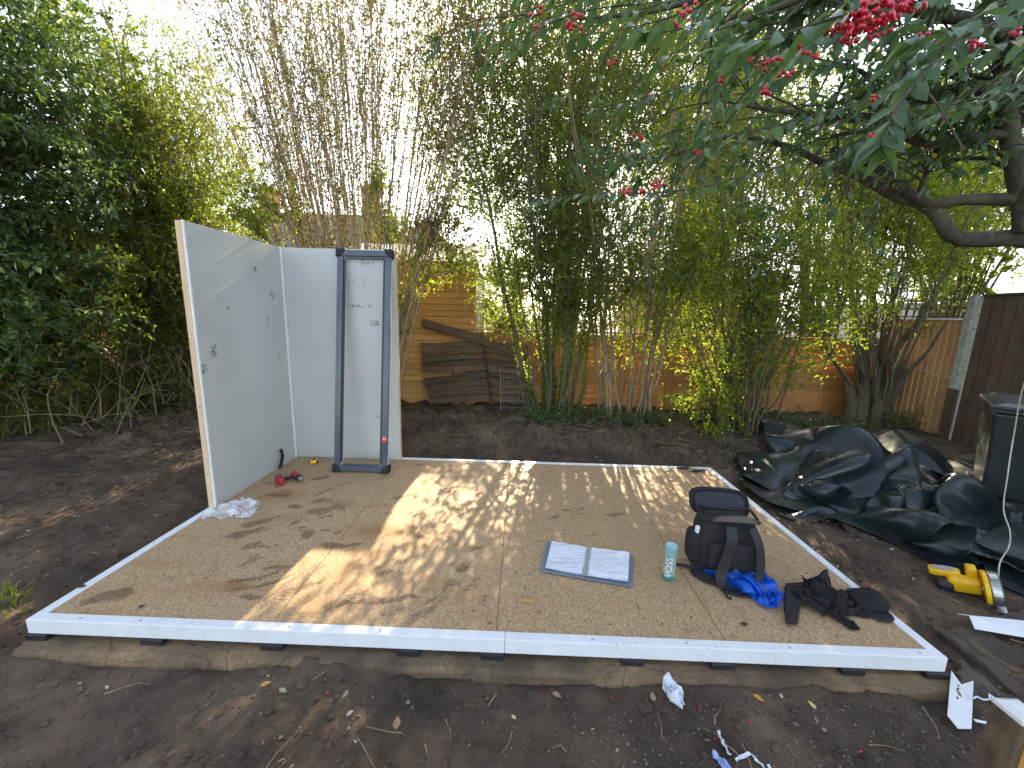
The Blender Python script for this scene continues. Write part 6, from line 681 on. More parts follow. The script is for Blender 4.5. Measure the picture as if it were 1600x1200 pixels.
0,6,2,3,3,0,5,3,0,0,2,0,0,-1,2,-1,-1,1,-1,-3,2,-1,-2,1,-4,1,2,-3,1,1,-1,2,1,3,2,0,3,2,1,0,0,0,-3,-1,0,-3,2,0,-1,2,1,-1,65,17,10,5,0,4,3,2,1,0,2,-1,0,2,
-4,4,3,-3,4,6,-1,-2,-1,2,-6,-5,6,0,-3,6,1,0,4,1,1,0,0,1,-1,1,2,-1,2,3,-2,2,2,-2,2,4,-6,2,5,-8,3,1,-1,5,1,4,2,0,4,2,0,1,-2,1,-2,-1,1,-1,0,2,-1,0,1,-2,0,
2,-1,1,2,-3,1,1,2,2,0,1,2,0,1,2,1,-2,-2,0,-2,1,1,-2,2,0,1,2,1,2,66,21,9,6,-3,1,4,1,2,1,2,-1,-1,3,-3,-1,6,-3,8,1,-2,-3,-3,5,-5,-5,5,1,-1,6,1,0,3,0,2,-1,
0,1,-2,0,2,-2,1,2,-1,3,2,-2,2,4,-5,2,3,-6,3,2,-2,2,0,5,2,-1,3,2,1,-1,-1,1,-3,0,1,-2,1,1,2,1,2,4,0,1,-2,-1,2,-4,3,1,0,1,1,3,3,0,1,0,0,-2,-1,1,-3,2,0,0,
2,1,2,1,1,2,66,24,5,6,-3,1,3,0,1,-2,1,0,-1,3,-1,6,2,-1,4,1,-4,0,-2,6,-3,-1,6,0,-4,2,1,2,2,0,1,0,-1,1,-2,0,1,-2,1,3,-2,2,2,-3,1,2,-3,3,3,-4,4,1,-1,-1,0,
5,3,-1,2,0,1,-3,1,0,-3,1,1,2,1,1,4,1,2,2,0,1,-2,0,2,-5,2,1,1,0,1,4,3,0,0,-1,1,-2,1,0,-2,2,1,2,2,0,2,1,1,2,66,23,0,5,2,1,0,-3,2,1,1,0,2,1,-1,4,-1,2,1,5,
-1,1,-3,0,-1,-2,4,2,1,2,2,-1,1,0,1,1,0,1,0,0,2,-1,0,2,-3,0,1,-3,2,1,-2,3,2,-2,2,1,2,-1,-1,4,2,0,-1,1,0,-3,1,1,0,1,0,2,2,1,3,1,2,0,-1,1,-3,3,2,-3,0,1,3,
0,1,4,2,1,-1,0,0,-2,1,1,-1,1,1,2,2,0,1,1,1,0,66,19,0,5,1,0,3,1,1,1,0,2,1,1,1,0,-2,-2,0,3,-1,1,1,-1,1,0,0,2,0,1,2,0,0,1,1,1,1,1,2,1,1,1,-1,0,-2,1,1,-1,
2,1,0,3,2,0,-1,0,2,3,0,2,2,0,-1,0,0,-2,1,0,-3,1,0,2,1,1,2,1,1,-1,1,2,-3,0,1,3,-1,1,5,3,0,0,0,2,-1,0,1,-2,0,1,-1,1,0,0,1,0,-1,0,1,-2,71,19,2,1,-2,-2,4,
1,2,0,0,4,2,0,1,1,1,0,1,-1,-2,1,1,-1,1,1,1,1,0,1,1,2,-1,1,-1,-3,2,0,-2,0,2,2,0,1,0,1,2,1,0,1,2,3,1,-2,1,2,0,2,-1,2,2,0,1,1,0,-2,0,-1,-1,2,0,-1,1,1,2,1,
1,0,-1,1,2,-3,1,4,4,-1,0,1,1,0,1,3,-2,-1,0,-2,-2,1,-2,1,1,0,1,1,2,0,0,-1,75,18,4,-1,-4,-3,4,1,2,-2,0,5,1,1,3,1,1,0,2,1,0,1,1,-1,1,1,1,1,0,1,2,0,-2,1,
-2,-4,2,1,-3,1,0,-2,1,3,2,0,1,3,0,1,2,1,0,-1,2,2,-4,2,2,-1,1,-2,2,1,0,2,2,1,2,1,-3,1,1,1,2,-1,1,1,-1,1,2,2,0,1,2,1,1,1,1,-2,0,2,-5,-2,1,-5,-1,1,-1,0,0,
3,1,2,0,0,-1,1,74,14,5,2,-3,-3,2,0,0,1,1,5,0,1,5,2,1,0,1,1,-1,1,1,0,1,0,2,-2,0,2,2,1,-1,3,2,-4,2,0,-3,-1,-2,-3,2,3,1,3,3,3,-1,-1,3,1,1,1,2,2,-3,1,0,-6,
1,0,-2,3,-1,4,-3,0,5,0,-1,4,1,0,3,2,0,1,2,0,0,2,1,1,0,0,-1,0,2,-4,0,1,-6,-1,1,-7,-2,1,2,1,0,3,0,1,1,0,0,1,77,12,5,1,-4,-2,1,-2,-2,3,3,2,0,1,6,2,1,1,0,
1,-1,0,0,1,0,0,4,0,1,2,1,1,0,1,1,-4,3,2,-2,2,-1,-4,1,1,0,-1,4,4,4,0,2,0,0,3,2,1,-2,0,0,-6,-3,3,-5,4,-2,1,1,0,7,1,-2,5,-1,-1,3,2,0,0,2,0,1,1,0,0,0,1,-1,
0,1,-5,-1,1,-8,1,1,-5,-2,1,4,-2,1,2,1,0,2,1,0,1,80,9,5,-1,-4,-1,1,-2,-1,2,0,0,3,2,1,1,1,2,1,2,0,0,1,2,0,1,4,0,1,3,0,1,0,-1,0,-3,2,3,-2,5,1,-3,0,-1,2,
-3,3,2,4,0,3,3,0,2,1,1,-1,-2,2,-4,-2,1,-8,2,-1,-1,3,0,6,0,-2,6,1,-1,2,2,0,0,0,-1,2,1,0,0,0,0,-2,0,2,-6,0,0,-7,-1,1,0,-2,1,2,1,1,1,1,0,1,0,0,2,82,6,5,1,
-2,-1,0,-2,1,1,-1,0,2,0,-1,1,0,-1,1,2,1,1,2,2,1,2,3,0,3,2,-1,1,0,-1,-1,-2,2,2,-1,0,4,-2,1,-1,-1,-1,-1,5,5,0,3,4,1,2,-2,1,-1,-3,2,-3,-1,2,-8,0,1,-2,5,
-2,4,0,-2,6,1,-1,2,1,0,0,0,-1,2,1,1,-2,1,-1,-3,-1,-1,-6,0,2,-1,-2,1,3,0,1,2,1,1,1,1,-1,-1,1,-1,2,84,3,6,1,-1,0,1,0,0,2,-1,0,2,2,0,1,-1,-1,-1,0,-3,0,1,
-1,0,3,2,1,2,3,0,2,2,-1,0,-1,-1,2,-2,-1,3,-1,1,2,-1,2,-4,3,5,2,3,2,1,4,-1,3,-1,-3,-2,-4,-3,1,-6,1,1,-2,5,-1,3,1,-2,4,0,-1,2,1,-1,0,1,-1,0,1,-1,-2,-1,
-1,-6,-1,0,1,-1,3,4,0,0,3,1,1,1,1,0,-1,1,0,1,3,-2,0,88,1,8,0,1,0,2,-1,0,2,2,1,2,2,0,0,0,-1,0,-1,-3,-1,0,-3,-2,0,-2,0,3,3,1,2,2,0,2,0,0,2,0,-1,0,-2,0,1,
-1,1,1,1,2,1,2,2,3,3,-1,1,-1,-2,-2,-3,-3,-2,-4,3,0,0,4,-1,2,1,0,3,1,-2,0,1,-1,-1,0,-2,-1,0,-3,-2,-1,1,1,-3,2,5,-1,1,3,1,1,2,1,0,0,1,0,-2,4,0,-3,4,-4,1,
91,0,9,1,1,1,1,1,0,2,1,0,2,1,-1,0,2,0,0,0,-3,-3,0,-3,0,0,-2,0,2,1,0,1,2,0,1,0,0,1,0,0,2,0,1,1,0,1,1,0,1,0,0,0,1,0,-1,0,-1,-2,-1,-1,-1,0,0,2,-3,-1,3,0,
1,1,1,1,1,-1,0,-1,-3,1,-1,-3,-2,1,1,3,-1,3,5,-3,0,3,-2,-1,2,0,1,1,2,0,-1,3,0,-3,6,2,-1,4,-5,1,])
def unpack(D):
    sh, lo, step, z = D; return np.array(lo)+np.cumsum(np.array(z).reshape(sh), 1)*step

# ------------------------------------------------------------------ ground
W_, D_, ZT = 4.95, 2.59, .25
def ground_h(x, y):
    base = .02+.065*sstep(.5, -.05, y)+.23*sstep(2.7, 4.6, y)*sstep(-9, 1.0, x+2)+.10*sstep(3, 6, y)*(1-sstep(-9, 1, x+2))
    base = base+.13*np.exp(-((y-3.9)/.5)**2)*sstep(1, 3, x)*(1-sstep(6.2, 7.2, x))           # bank of dug soil
    base = base+.06*np.exp(-((x+.9)/.5)**2)*np.exp(-((y-1.2)/1.2)**2)
    near = sstep(-3, -.2, -np.abs(y-0))
    n = fbm(x, y, 1.1, 3, 1)*.07+fbm(x, y, 5, 4, 9)*.035+np.abs(fbm(x, y, 9, 3, 21))*.03
    crumb = np.maximum(0, fbm(x, y, 22, 3, 40))*(.03+.05*sstep(2.6, 3.2, y))+np.maximum(0, fbm(x, y, 7, 3, 44))*.12*sstep(2.7, 3.4, y)
    flat = sstep(-.6, -.2, x)*sstep(5.6, 5.2, x)*sstep(-.04, .03, y)*sstep(2.9, 2.7, y)      # under the base
    n = n+crumb*sstep(14, 6, np.abs(x))
    far = sstep(14, 30, np.hypot(x, y))
    front = sstep(3.0, 3.6, x)*sstep(-.25, -.45, y)
    n = n*(1-.75*front)
    return (base+n)*(1-flat)*(1-far)+flat*-.03
def gp(px, py, dz=0.):
    """point of the soil surface seen at a pixel"""
    z = .06
    for _ in range(6): p = gr(px, py, z+dz); z = float(ground_h(p[0], p[1]))
    return p
def axis(dense, far):
    a, b, st = dense; c = np.arange(a, b, st); up = [b]; s_ = st
    while up[-1] < far: s_ *= 1.16; up.append(up[-1]+s_)
    dn = [a-st]; s_ = st
    while dn[-1] > -far: s_ *= 1.16; dn.append(dn[-1]-s_)
    return np.concatenate([dn[::-1], c, up])
gx = axis((-3.2, 8.2, .028), 260); gy = axis((-1.3, 5.2, .028), 260)
X, Y = np.meshgrid(gx, gy, indexing='ij'); Z = ground_h(X, Y)
def gridmesh(name, X, Y, Z, smooth=True):
    n, m = X.shape; V = np.stack([X, Y, Z], -1).reshape(-1, 3)
    i = (np.arange(n-1)[:, None]*m+np.arange(m-1)[None]).ravel()
    q = np.stack([i, i+m, i+m+1, i+1], -1).ravel()
    return npmesh(name, V, q, np.arange(0, len(q), 4), smooth)
m, nt, bs = newmat('bare damp soil'); v = coords(nt)
f = noise(nt, v, 2.2, 6, .6); f2 = noise(nt, v, 38, 6, .7); f3 = noise(nt, v, 110, 3, .6)
col = ramp(nt, f, [(.32, (.045, .030, .020)), (.5, (.11, .072, .047)), (.68, (.20, .137, .09))])
col = mix(nt, ramp(nt, f2, [(.35, (0, 0, 0)), (.75, (1, 1, 1))]), col, mix(nt, .5, col, (.10, .08, .062)))
vo = N(nt, 'ShaderNodeTexVoronoi'); vo.inputs['Scale'].default_value = 75; nt.links.new(v, vo.inputs['Vector'])
peb = ramp(nt, vo.outputs['Distance'], [(.12, (1, 1, 1)), (.2, (0, 0, 0))])
sel = N(nt, 'ShaderNodeSeparateColor'); nt.links.new(vo.outputs['Color'], sel.inputs[0])
pm = math_(nt, 'MULTIPLY', peb, math_(nt, 'GREATER_THAN', sel.outputs[0], .8))
col = mix(nt, pm, col, (.26, .23, .20)); nt.links.new(col, bs.inputs['Base Color'])
nt.links.new(ramp(nt, f, [(.3, (.62,)*3), (.7, (.95,)*3)]), bs.inputs['Roughness']); bs.inputs['Specular IOR Level'].default_value = .3
hh = math_(nt, 'ADD', math_(nt, 'MULTIPLY', f2, 1.0), math_(nt, 'MULTIPLY', f3, .35)); bump(nt, bs, hh, .9, .03)
MT['soil'] = m
tag(link('ground', gridmesh('ground', X, Y, Z), MT['soil']), kind='structure')

# worn paving stones half buried in front and on the right
m, nt, bs = newmat('worn brown paving'); v = coords(nt)
f = noise(nt, v, 3.5, 7, .6); f2 = noise(nt, v, 40, 5, .7)
col = ramp(nt, f, [(.3, (.045, .034, .027)), (.5, (.085, .066, .050)), (.75, (.14, .11, .08))])
col = mix(nt, ramp(nt, f2, [(.55, (0, 0, 0)), (.72, (1, 1, 1))]), col, (.035, .027, .022))
nt.links.new(col, bs.inputs['Base Color']); bs.inputs['Roughness'].default_value = .85
bump(nt, bs, math_(nt, 'ADD', f, math_(nt, 'MULTIPLY', f2, .4)), .6, .02); MT['paving'] = m
def slab_poly(pts, th=.05, seed=0):
    """irregular stone with worn edges from outline points (x, y)"""
    P = [np.array(p[:2]) for p in pts]; c = sum(P)/len(P); out = []
    r = np.random.default_rng(seed)
    for i, p in enumerate(P):
        q = P[(i+1) % len(P)]; n = max(2, int(np.linalg.norm(q-p)/.05))
        for t in np.arange(n)/n: out.append(p+(q-p)*t+r.normal(0, .006, 2))
    mb = MB(); n = len(out); V = [(*o, -.03) for o in out]+[(*o, .03) for o in out]+[(*(c+(o-c)*.94), .043+r.normal(0, .003)) for o in out]+[(*c, .045)]
    Fc = [(i, (i+1) % n, n+(i+1) % n, n+i) for i in range(n)]+[(n+i, n+(i+1) % n, 2*n+(i+1) % n, 2*n+i) for i in range(n)]+[(2*n+i, 2*n+(i+1) % n, 3*n) for i in range(n)]
    return mb.add(V, Fc)
stones = [[(870, 1140), (1000, 1128), (1060, 1235), (840, 1235)], [(1072, 1130), (1118, 1122), (1195, 1235), (1090, 1235)], [(1150, 1112), (1270, 1098), (1420, 1180), (1450, 1235), (1225, 1235)],
          [(1395, 1120), (1450, 1180), (1480, 1235), (1700, 1235), (1640, 1165), (1530, 1150)], [(1465, 985), (1530, 975), (1650, 1065), (1660, 1100), (1600, 1095)], [(1540, 965), (1620, 950), (1720, 1010), (1700, 1045)],
          [(1500, 1030), (1590, 1105), (1660, 1130), (1640, 1158), (1560, 1140), (1495, 1080)]]
mb = MB()
for i, s_ in enumerate(stones):
    t_ = slab_poly([gr(px, py, .03) for px, py in s_], seed=i); mb.add(t_.v, t_.f)
tag(mb.build('paving', MT['paving'], bevel=.004), kind='structure')

# concrete base under the deck
m, nt, bs = newmat('rough base edge'); v = coords(nt)
f = noise(nt, v, 2.6, 6, .6); f2 = noise(nt, v, 55, 6, .7); vo = N(nt, 'ShaderNodeTexVoronoi'); vo.feature = 'DISTANCE_TO_EDGE'; vo.inputs['Scale'].default_value = 3.2
nt.links.new(coords(nt, (1, 1, .1)), vo.inputs['Vector'])
col = ramp(nt, f, [(.33, (.07, .046, .028)), (.5, (.20, .13, .068)), (.66, (.34, .22, .11))])
col = mix(nt, ramp(nt, f2, [(.4, (0, 0, 0)), (.8, (1, 1, 1))]), col, (.09, .075, .06))
col = mix(nt, ramp(nt, vo.outputs[0], [(.0, (.5, .5, .5)), (.012, (0, 0, 0))]), col, (.03, .022, .018))
nt.links.new(col, bs.inputs['Base Color']); bs.inputs['Roughness'].default_value = .9; bump(nt, bs, f2, .8, .015); MT['slab'] = m
def rough_slab():
    xs = np.linspace(-.01, W_+.02, 150); prof = [(-.07, -.05), (-.08, .02), (-.082, .080), (-.075, .108), (-.055, .122), (.0, .13), (.5, .13), (2.55, .13), (2.58, .1), (2.58, -.05)]
    V = np.zeros((len(xs), len(prof), 3))
    for j, (y, z) in enumerate(prof):
        V[:, j, 0] = xs; V[:, j, 1] = y; V[:, j, 2] = z
        if j < 6: V[:, j, 1] += fbm(xs, xs*0+j*.3, 6, 4, 60)*.022; V[:, j, 2] += fbm(xs, xs*0+j*.5, 9, 3, 70)*.012
    n, m_ = len(xs), len(prof); i = (np.arange(n-1)[:, None]*m_+np.arange(m_-1)[None]).ravel()
    q = np.stack([i, i+m_, i+m_+1, i+1], -1).ravel().tolist(); st = list(range(0, len(q), 4))
    for e in (0, n-1): st.append(len(q)); q += [e*m_+j for j in range(m_)]
    return npmesh('base', V.reshape(-1, 3), q, st, False)
tag(link('concrete_base', rough_slab(), MT['slab']), kind='structure')

# ------------------------------------------------------------------ deck
deck = thing('floor_deck', 'unfinished garden room floor of chipboard sheets edged with white plastic trim', 'floor', (W_/2, D_/2, .165))
m, nt, bs = newmat('chipboard'); v = coords(nt, (1, 1, 1))
vo = N(nt, 'ShaderNodeTexVoronoi'); vo.inputs['Scale'].default_value = 170; nt.links.new(coords(nt, (1, .7, 1)), vo.inputs['Vector'])
sep = N(nt, 'ShaderNodeSeparateColor'); nt.links.new(vo.outputs['Color'], sep.inputs[0])
col = ramp(nt, sep.outputs[0], [(.0, (.21, .118, .055)), (.25, (.37, .24, .122)), (.7, (.475, .315, .165)), (1, (.58, .43, .26))])
f = noise(nt, v, 1.6, 5, .6); col = mix(nt, math_(nt, 'MULTIPLY', f, .5), col, (.37, .255, .155))
grit = ramp(nt, noise(nt, v, 60, 5, .7), [(.57, (0, 0, 0)), (.68, (1, 1, 1))]); col = mix(nt, math_(nt, 'MULTIPLY', grit, .75), col, (.13, .085, .05))
scuff = ramp(nt, noise(nt, coords(nt, (1, 2.4, 1), rot=(0, 0, .5)), 7, 7, .68, .6), [(.60, (0, 0, 0)), (.70, (1, 1, 1))]); col = mix(nt, math_(nt, 'MULTIPLY', scuff, .55), col, (.16, .11, .07))
am = N(nt, 'ShaderNodeAttribute'); am.attribute_name = 'mud'; ao = N(nt, 'ShaderNodeAttribute'); ao.attribute_name = 'ochre'
br = noise(nt, v, 45, 5, .75)
och = math_(nt, 'MULTIPLY', ao.outputs['Fac'], ramp(nt, noise(nt, v, 14, 6, .7), [(.25, (.25,)*3), (.6, (1,)*3)]), True)
col = mix(nt, och, col, (.28, .15, .055))
mu = ramp(nt, math_(nt, 'ADD', am.outputs['Fac'], math_(nt, 'MULTIPLY', math_(nt, 'SUBTRACT', br, .5), 1.5)), [(.42, (0, 0, 0)), (.62, (1, 1, 1))])
col = mix(nt, math_(nt, 'MULTIPLY', mu, .66), col, (.10, .062, .034))
nt.links.new(col, bs.inputs['Base Color']); bs.inputs['Roughness'].default_value = .62; bs.inputs['Specular IOR Level'].default_value = .35
bump(nt, bs, math_(nt, 'ADD', math_(nt, 'MULTIPLY', sep.outputs[0], .25), math_(nt, 'MULTIPLY', mu, 1.2)), .25, .004); MT['chip'] = m
ochre = [(440, 775, .22, .10, .9), (435, 770, .13, .06, 1), (620, 830, .38, .10, .7), (590, 830, .20, .12, .6), (555, 885, .16, .05, .7), (350, 918, .30, .06, .7), (370, 912, .1, .04, .8), (600, 790, .14, .05, .5), (240, 880, .25, .05, .5), (270, 835, .2, .04, .6), (485, 940, .14, .10, .5), (540, 945, .12, .04, .6),
         (120, 960, .2, .03, .6), (650, 725, .2, .03, .4), (700, 800, .2, .03, .3), (1160, 960, .06, .10, .35), (1100, 935, .05, .09, .35), (470, 825, .08, .04, .5), (190, 925, .3, .08, .35), (760, 960, .12, .05, .4)]
foot = [(165, 932, .14, .05, .2, 1), (500, 747, .13, .035, .4, .9), (493, 797, .12, .045, .5, .8), (408, 813, .15, .04, .6, .8), (380, 831, .15, .045, .6, .9), (505, 782, .1, .03, .5, .8), (440, 930, .14, .06, 1.0, .6), (640, 718, .1, .02, 0, .6), (655, 724, .06, .02, .3, .8), (700, 732, .04, .02, 0, .9), (735, 795, .16, .03, 0, .6),
        (720, 852, .10, .02, 0, .55), (715, 876, .07, .03, .3, .7), (690, 935, .12, .05, .9, .55), (600, 770, .25, .03, .2, .4), (862, 806, .07, .025, .1, .85), (960, 803, .14, .025, .25, .8), (905, 810, .12, .02, 0, .5), (650, 880, .2, .04, .6, .35), (330, 880, .1, .03, .3, .5), (310, 885, .16, .03, .6, .4), (580, 855, .2, .04, 0, .35),
        (520, 760, .2, .03, .2, .5), (430, 760, .15, .02, 0, .6), (560, 745, .12, .03, .3, .5), (715, 985, .1, .03, .3, .4), (480, 985, .1, .03, .5, .4), (1160, 965, .05, .12, -.4, .3), (740, 900, .1, .05, .6, .35), (985, 750, .1, .02, 0, .4), (900, 760, .1, .02, 0, .4), (1010, 850, .1, .03, 0, .3), (460, 805, .18, .03, .2, .5), (545, 800, .2, .03, .1, .45)]
foot += [(rng.uniform(380, 770), rng.uniform(735, 960), rng.uniform(.04, .13), rng.uniform(.015, .035), rng.uniform(-.3, 1.2), rng.uniform(.6, .95)) for _ in range(60)]
foot += [(rng.uniform(800, 1250), rng.uniform(740, 860), rng.uniform(.03, .08), rng.uniform(.01, .02), rng.uniform(-.3, .6), rng.uniform(.5, .8)) for _ in range(18)]
ochre += [(rng.uniform(330, 760), rng.uniform(745, 960), rng.uniform(.08, .25), rng.uniform(.03, .08), rng.uniform(.35, .7)) for _ in range(16)]
dots = [(rng.uniform(.1, 4.8), rng.uniform(.08, 2.5), rng.uniform(.004, .011)) for _ in range(210)]
seams = [.055, 1.33, 2.58, 3.83, W_-.055]
for k in range(4):
    x0, x1 = seams[k]+.0015, seams[k+1]-.0015; xs = np.linspace(x0, x1, 110); ys = np.linspace(.056, D_-.056, 220)
    X, Y = np.meshgrid(xs, ys, indexing='ij'); mud = np.zeros_like(X); oc = np.zeros_like(X)
    wx = X+fbm(X, Y, 7, 3, 90)*.06; wy = Y+fbm(X, Y, 7, 3, 95)*.06
    for px, py, a, b, s_ in ochre:
        c = gr(px, py, ZT); oc += s_*np.exp(-(((wx-c[0])/a)**2+((wy-c[1])/b)**2)*1.3)
    for px, py, a, b, r_, s_ in foot:
        c = gr(px, py, ZT); dx = wx-c[0]; dy = wy-c[1]; u = dx*math.cos(r_)+dy*math.sin(r_); q = -dx*math.sin(r_)+dy*math.cos(r_)
        d = (u/a)**2+(q/(b*1.3))**2; mud = np.maximum(mud, s_*.80*np.clip(1.35-d, 0, 1)**.6)
    for cx, cy, r_ in dots:
        mud = np.maximum(mud, 1.1*((X-cx)**2+(Y-cy)**2 < r_**2))
    Z = np.full_like(X, ZT-.004); Z[0] = Z[-1] = ZT-.007
    me = gridmesh('floor_panel', X, Y, Z, False)
    for nm, arr in (('mud', mud), ('ochre', oc)):
        a_ = me.attributes.new(nm, 'FLOAT', 'POINT'); a_.data.foreach_set('value', np.clip(arr, 0, 1.2).astype(np.float32).ravel())
    link('floor_panel', me, MT['chip'], deck, True)
t = .056
def trim(pts, z0=.165): return MB().prism(pts, z0, ZT)
for x0, x1, a, b in ((0, 2.628, t, 0), (2.630, W_, 0, t)):
    trim([(x0, 0), (x1, 0), (x1-b, t), (x0+a, t)]).build('edge_trim', MT['pvc'], deck, True, bevel=.003)
trim([(0, .001), (t, t+.001), (t, D_-t-.001), (0, D_-.001)]).build('edge_trim', MT['pvc'], deck, True, bevel=.003)
trim([(W_, .001), (W_, D_-.001), (W_-t, D_-t-.001), (W_-t, t+.001)]).build('edge_trim', MT['pvc'], deck, True, bevel=.003)
trim([(0, D_), (t, D_-t), (W_-t, D_-t), (W_, D_)]).build('edge_trim', MT['pvc'], deck, True, bevel=.003)
for px, py in ((65, 990), (245, 996), (430, 1004), (640, 1013), (770, 1017), (985, 1026), (1125, 1034), (1325, 1041), (1455, 1047)):
    c = gr(px, py, .15); mb = MB().b2((c[0]-.06, -.012, .131), (c[0]+.06, .16, .164)); mb.build('support_pad', MT['black_plastic'], deck, True, bevel=.002)
# dark screw heads on the trims
for x in (.28, .62, 1.45, 1.95, 3.1, 3.6, 4.15, 4.83): MB().lathe([(.006, 0), (.006, .002), (.003, .003)], (x, .025, ZT), 10).build('screw_head', MT['steel'], deck, True)
# soil crumbs and specks of bark left on the boards
def scatter_blobs(n, gen, name, m, kind='stuff', flat=.6):
    V = []; Fq = []; st = []
    if not callable(gen): it = iter(gen); gen = lambda: next(it)
    ico = np.array([(0, 0, 1), (.9, 0, .3), (.28, .85, .3), (-.73, .53, .3), (-.73, -.53, .3), (.28, -.85, .3), (.5, .4, -.5), (-.5, .4, -.5), (0, -.6, -.5)])
    fc = [(0, 1, 2), (0, 2, 3), (0, 3, 4), (0, 4, 5), (0, 5, 1), (1, 6, 2), (2, 6, 7, 3), (3, 7, 4), (4, 7, 8), (4, 8, 5), (5, 8, 1), (1, 8, 6)]
    for i in range(n):
        p, r = gen(); k = ico*(r*rng.uniform(.6, 1.3, (9, 3)))*np.array((1, 1, flat)); a = rng.uniform(0, 6.28); ca, sa = math.cos(a), math.sin(a)
        k = k @ np.array(((ca, sa, 0), (-sa, ca, 0), (0, 0, 1))); b = len(V)*9; V.append(k+p)
        for q in fc: st.append(len(Fq)); Fq += [b+j for j in q]
    return tag(link(name, npmesh(name, np.concatenate(V), Fq, st), m), kind=kind)
scatter_blobs(260, lambda: ((rng.uniform(.1, 4.85), rng.uniform(.08, 2.5), ZT), rng.uniform(.002, .007)), 'soil_crumbs', MT['soil'])

# ------------------------------------------------------------------ wall panels
m, nt, bs = newmat('grey cement board'); v = coords(nt)
f = noise(nt, v, 1.2, 4, .6); f2 = noise(nt, v, 90, 4, .7)
col = ramp(nt, f, [(.3, (.46, .47, .445)), (.7, (.53, .54, .51))])
col = mix(nt, math_(nt, 'MULTIPLY', f2, .25), col, (.40, .41, .40))
mk = math_(nt, 'MULTIPLY', ramp(nt, noise(nt, v, 2.1, 2), [(.53, (0, 0, 0)), (.62, (1, 1, 1))]), ramp(nt, noise(nt, coords(nt, (1, 1, .6), rot=(.4, .3, 0)), 15, 7, .75, .8), [(.60, (0, 0, 0)), (.68, (1, 1, 1))]))
col = mix(nt, math_(nt, 'MULTIPLY', mk, .55), col, (.12, .11, .10))
dust = ramp(nt, noise(nt, v, 130, 2), [(.70, (0, 0, 0)), (.76, (1, 1, 1))]); col = mix(nt, math_(nt, 'MULTIPLY', dust, .5), col, (.25, .25, .24))
nt.links.new(col, bs.inputs['Base Color']); bs.inputs['Roughness'].default_value = .5; bump(nt, bs, f2, .06, .002); MT['board'] = m
H_ = 2.36+ZT; WL = 1.27; BX = 1.29
wl = thing('wall_panel', 'left insulated wall panel standing side-on with pale timber edge and muddy scuffs', 'wall panel', (.04, 1.9, ZT), group='grey board wall panels on the deck')
MB().b2((.012, WL+.014, ZT), (.062, D_-.03, H_)).build('board', MT['board'], wl, True, bevel=.001)
MB().b2((.0, WL, ZT), (.050, WL+.012, H_-.002)).build('timber_edge', MT['timber'], wl, True, bevel=.001)
MB().b2((.052, WL-.001, ZT), (.066, WL+.014, H_+.001)).build('corner_trim', MT['pvc'], wl, True, bevel=.001)
MB().b2((.063, D_-.12, ZT), (.079, D_-.089, H_-.001)).build('corner_trim', MT['pvc'], wl, True, bevel=.001)
for z in (.55, 1.15, 1.75, 2.35): MB().lathe([(.007, 0), (.007, .003), (.003, .004)], (.025, WL-.001, z), 10, Matrix.Rotation(math.pi/2, 3, 'X')).build('screw_head', MT['steel'], wl, True)
wb = thing('wall_panel', 'back insulated wall panel standing behind the leaning dark window frame', 'wall panel', (.7, 2.52, ZT), group='grey board wall panels on the deck')
MB().b2((.080, D_-.088, ZT), (BX, D_-.03, H_)).build('board', MT['board'], wb, True, bevel=.001)
MB().b2((BX+.001, D_-.090, ZT), (BX+.008, D_-.03, H_)).build('edge_strip', MT['timber'], wb, True)
# scuffed boot marks on the boards: thin dried mud smears
def smear(c, u, v_, a, b, n, parent, seed, dens=.5):
    r = np.random.default_rng(seed); mb = MB(); c = np.array(c); u = np.array(u, float); v_ = np.array(v_, float)
    nn = np.cross(u, v_); nn /= np.linalg.norm(nn)
    for i in range(int(n*1.8)):
        th = r.uniform(0, 6.28); rr = r.uniform(0, 1)**.8; p = c+u*a*rr*math.cos(th)+v_*b*rr*math.sin(th)
        s1 = r.uniform(.0025, .009); k = 6; an = r.uniform(0, 3.14)
        ring = []
        for j in range(k):
            t_ = 6.283*j/k; q = (u*math.cos(t_+an)*s1*r.uniform(.6, 1.5)+v_*math.sin(t_+an)*s1*.7*r.uniform(.5, 1.6)); ring.append(p+q)
        V = [q for q in ring]+[p+nn*.0012+(q-p)*.6 for q in ring]
        mb.add(V, [(j, (j+1) % k, k+(j+1) % k, k+j) for j in range(k)]+[tuple(range(k, 2*k))])
    return mb.build('mud_scuff', MT['dried_mud'], parent, True)
MT['dried_mud'] = simple('dried mud', (.19, .18, .17), .9, var=.4)
def onleft(px, py):
    d = _R2*(px-800)/F-_U2*(py-600)/F+_FW; return CAM+d*((.0625-CAM[0])/d[0])
for i, (px, py, a, b, n) in enumerate(((334, 548, .03, .06, 34), (318, 578, .03, .05, 26), (399, 420, .015, .04, 12), (356, 482, .02, .03, 5), (425, 460, .03, .05, 12), (418, 500, .02, .06, 10), (437, 560, .02, .05, 8))):
    smear(onleft(px, py), (0, 1, 0), (0, 0, 1), a*1.4, b, n, wl, i)
for i, (px, py, a, b, n) in enumerate(((560, 478, .16, .02, 26), (585, 505, .06, .05, 22), (545, 440, .10, .03, 12), (575, 410, .08, .03, 12), (556, 545, .01, .01, 3), (590, 650, .04, .02, 6), (600, 520, .03, .06, 8), (478, 400, .004, .004, 2))):
    smear(at(px, py, D_-.0885), (1, 0, 0), (0, 0, 1), a, b, n, wb, 50+i)

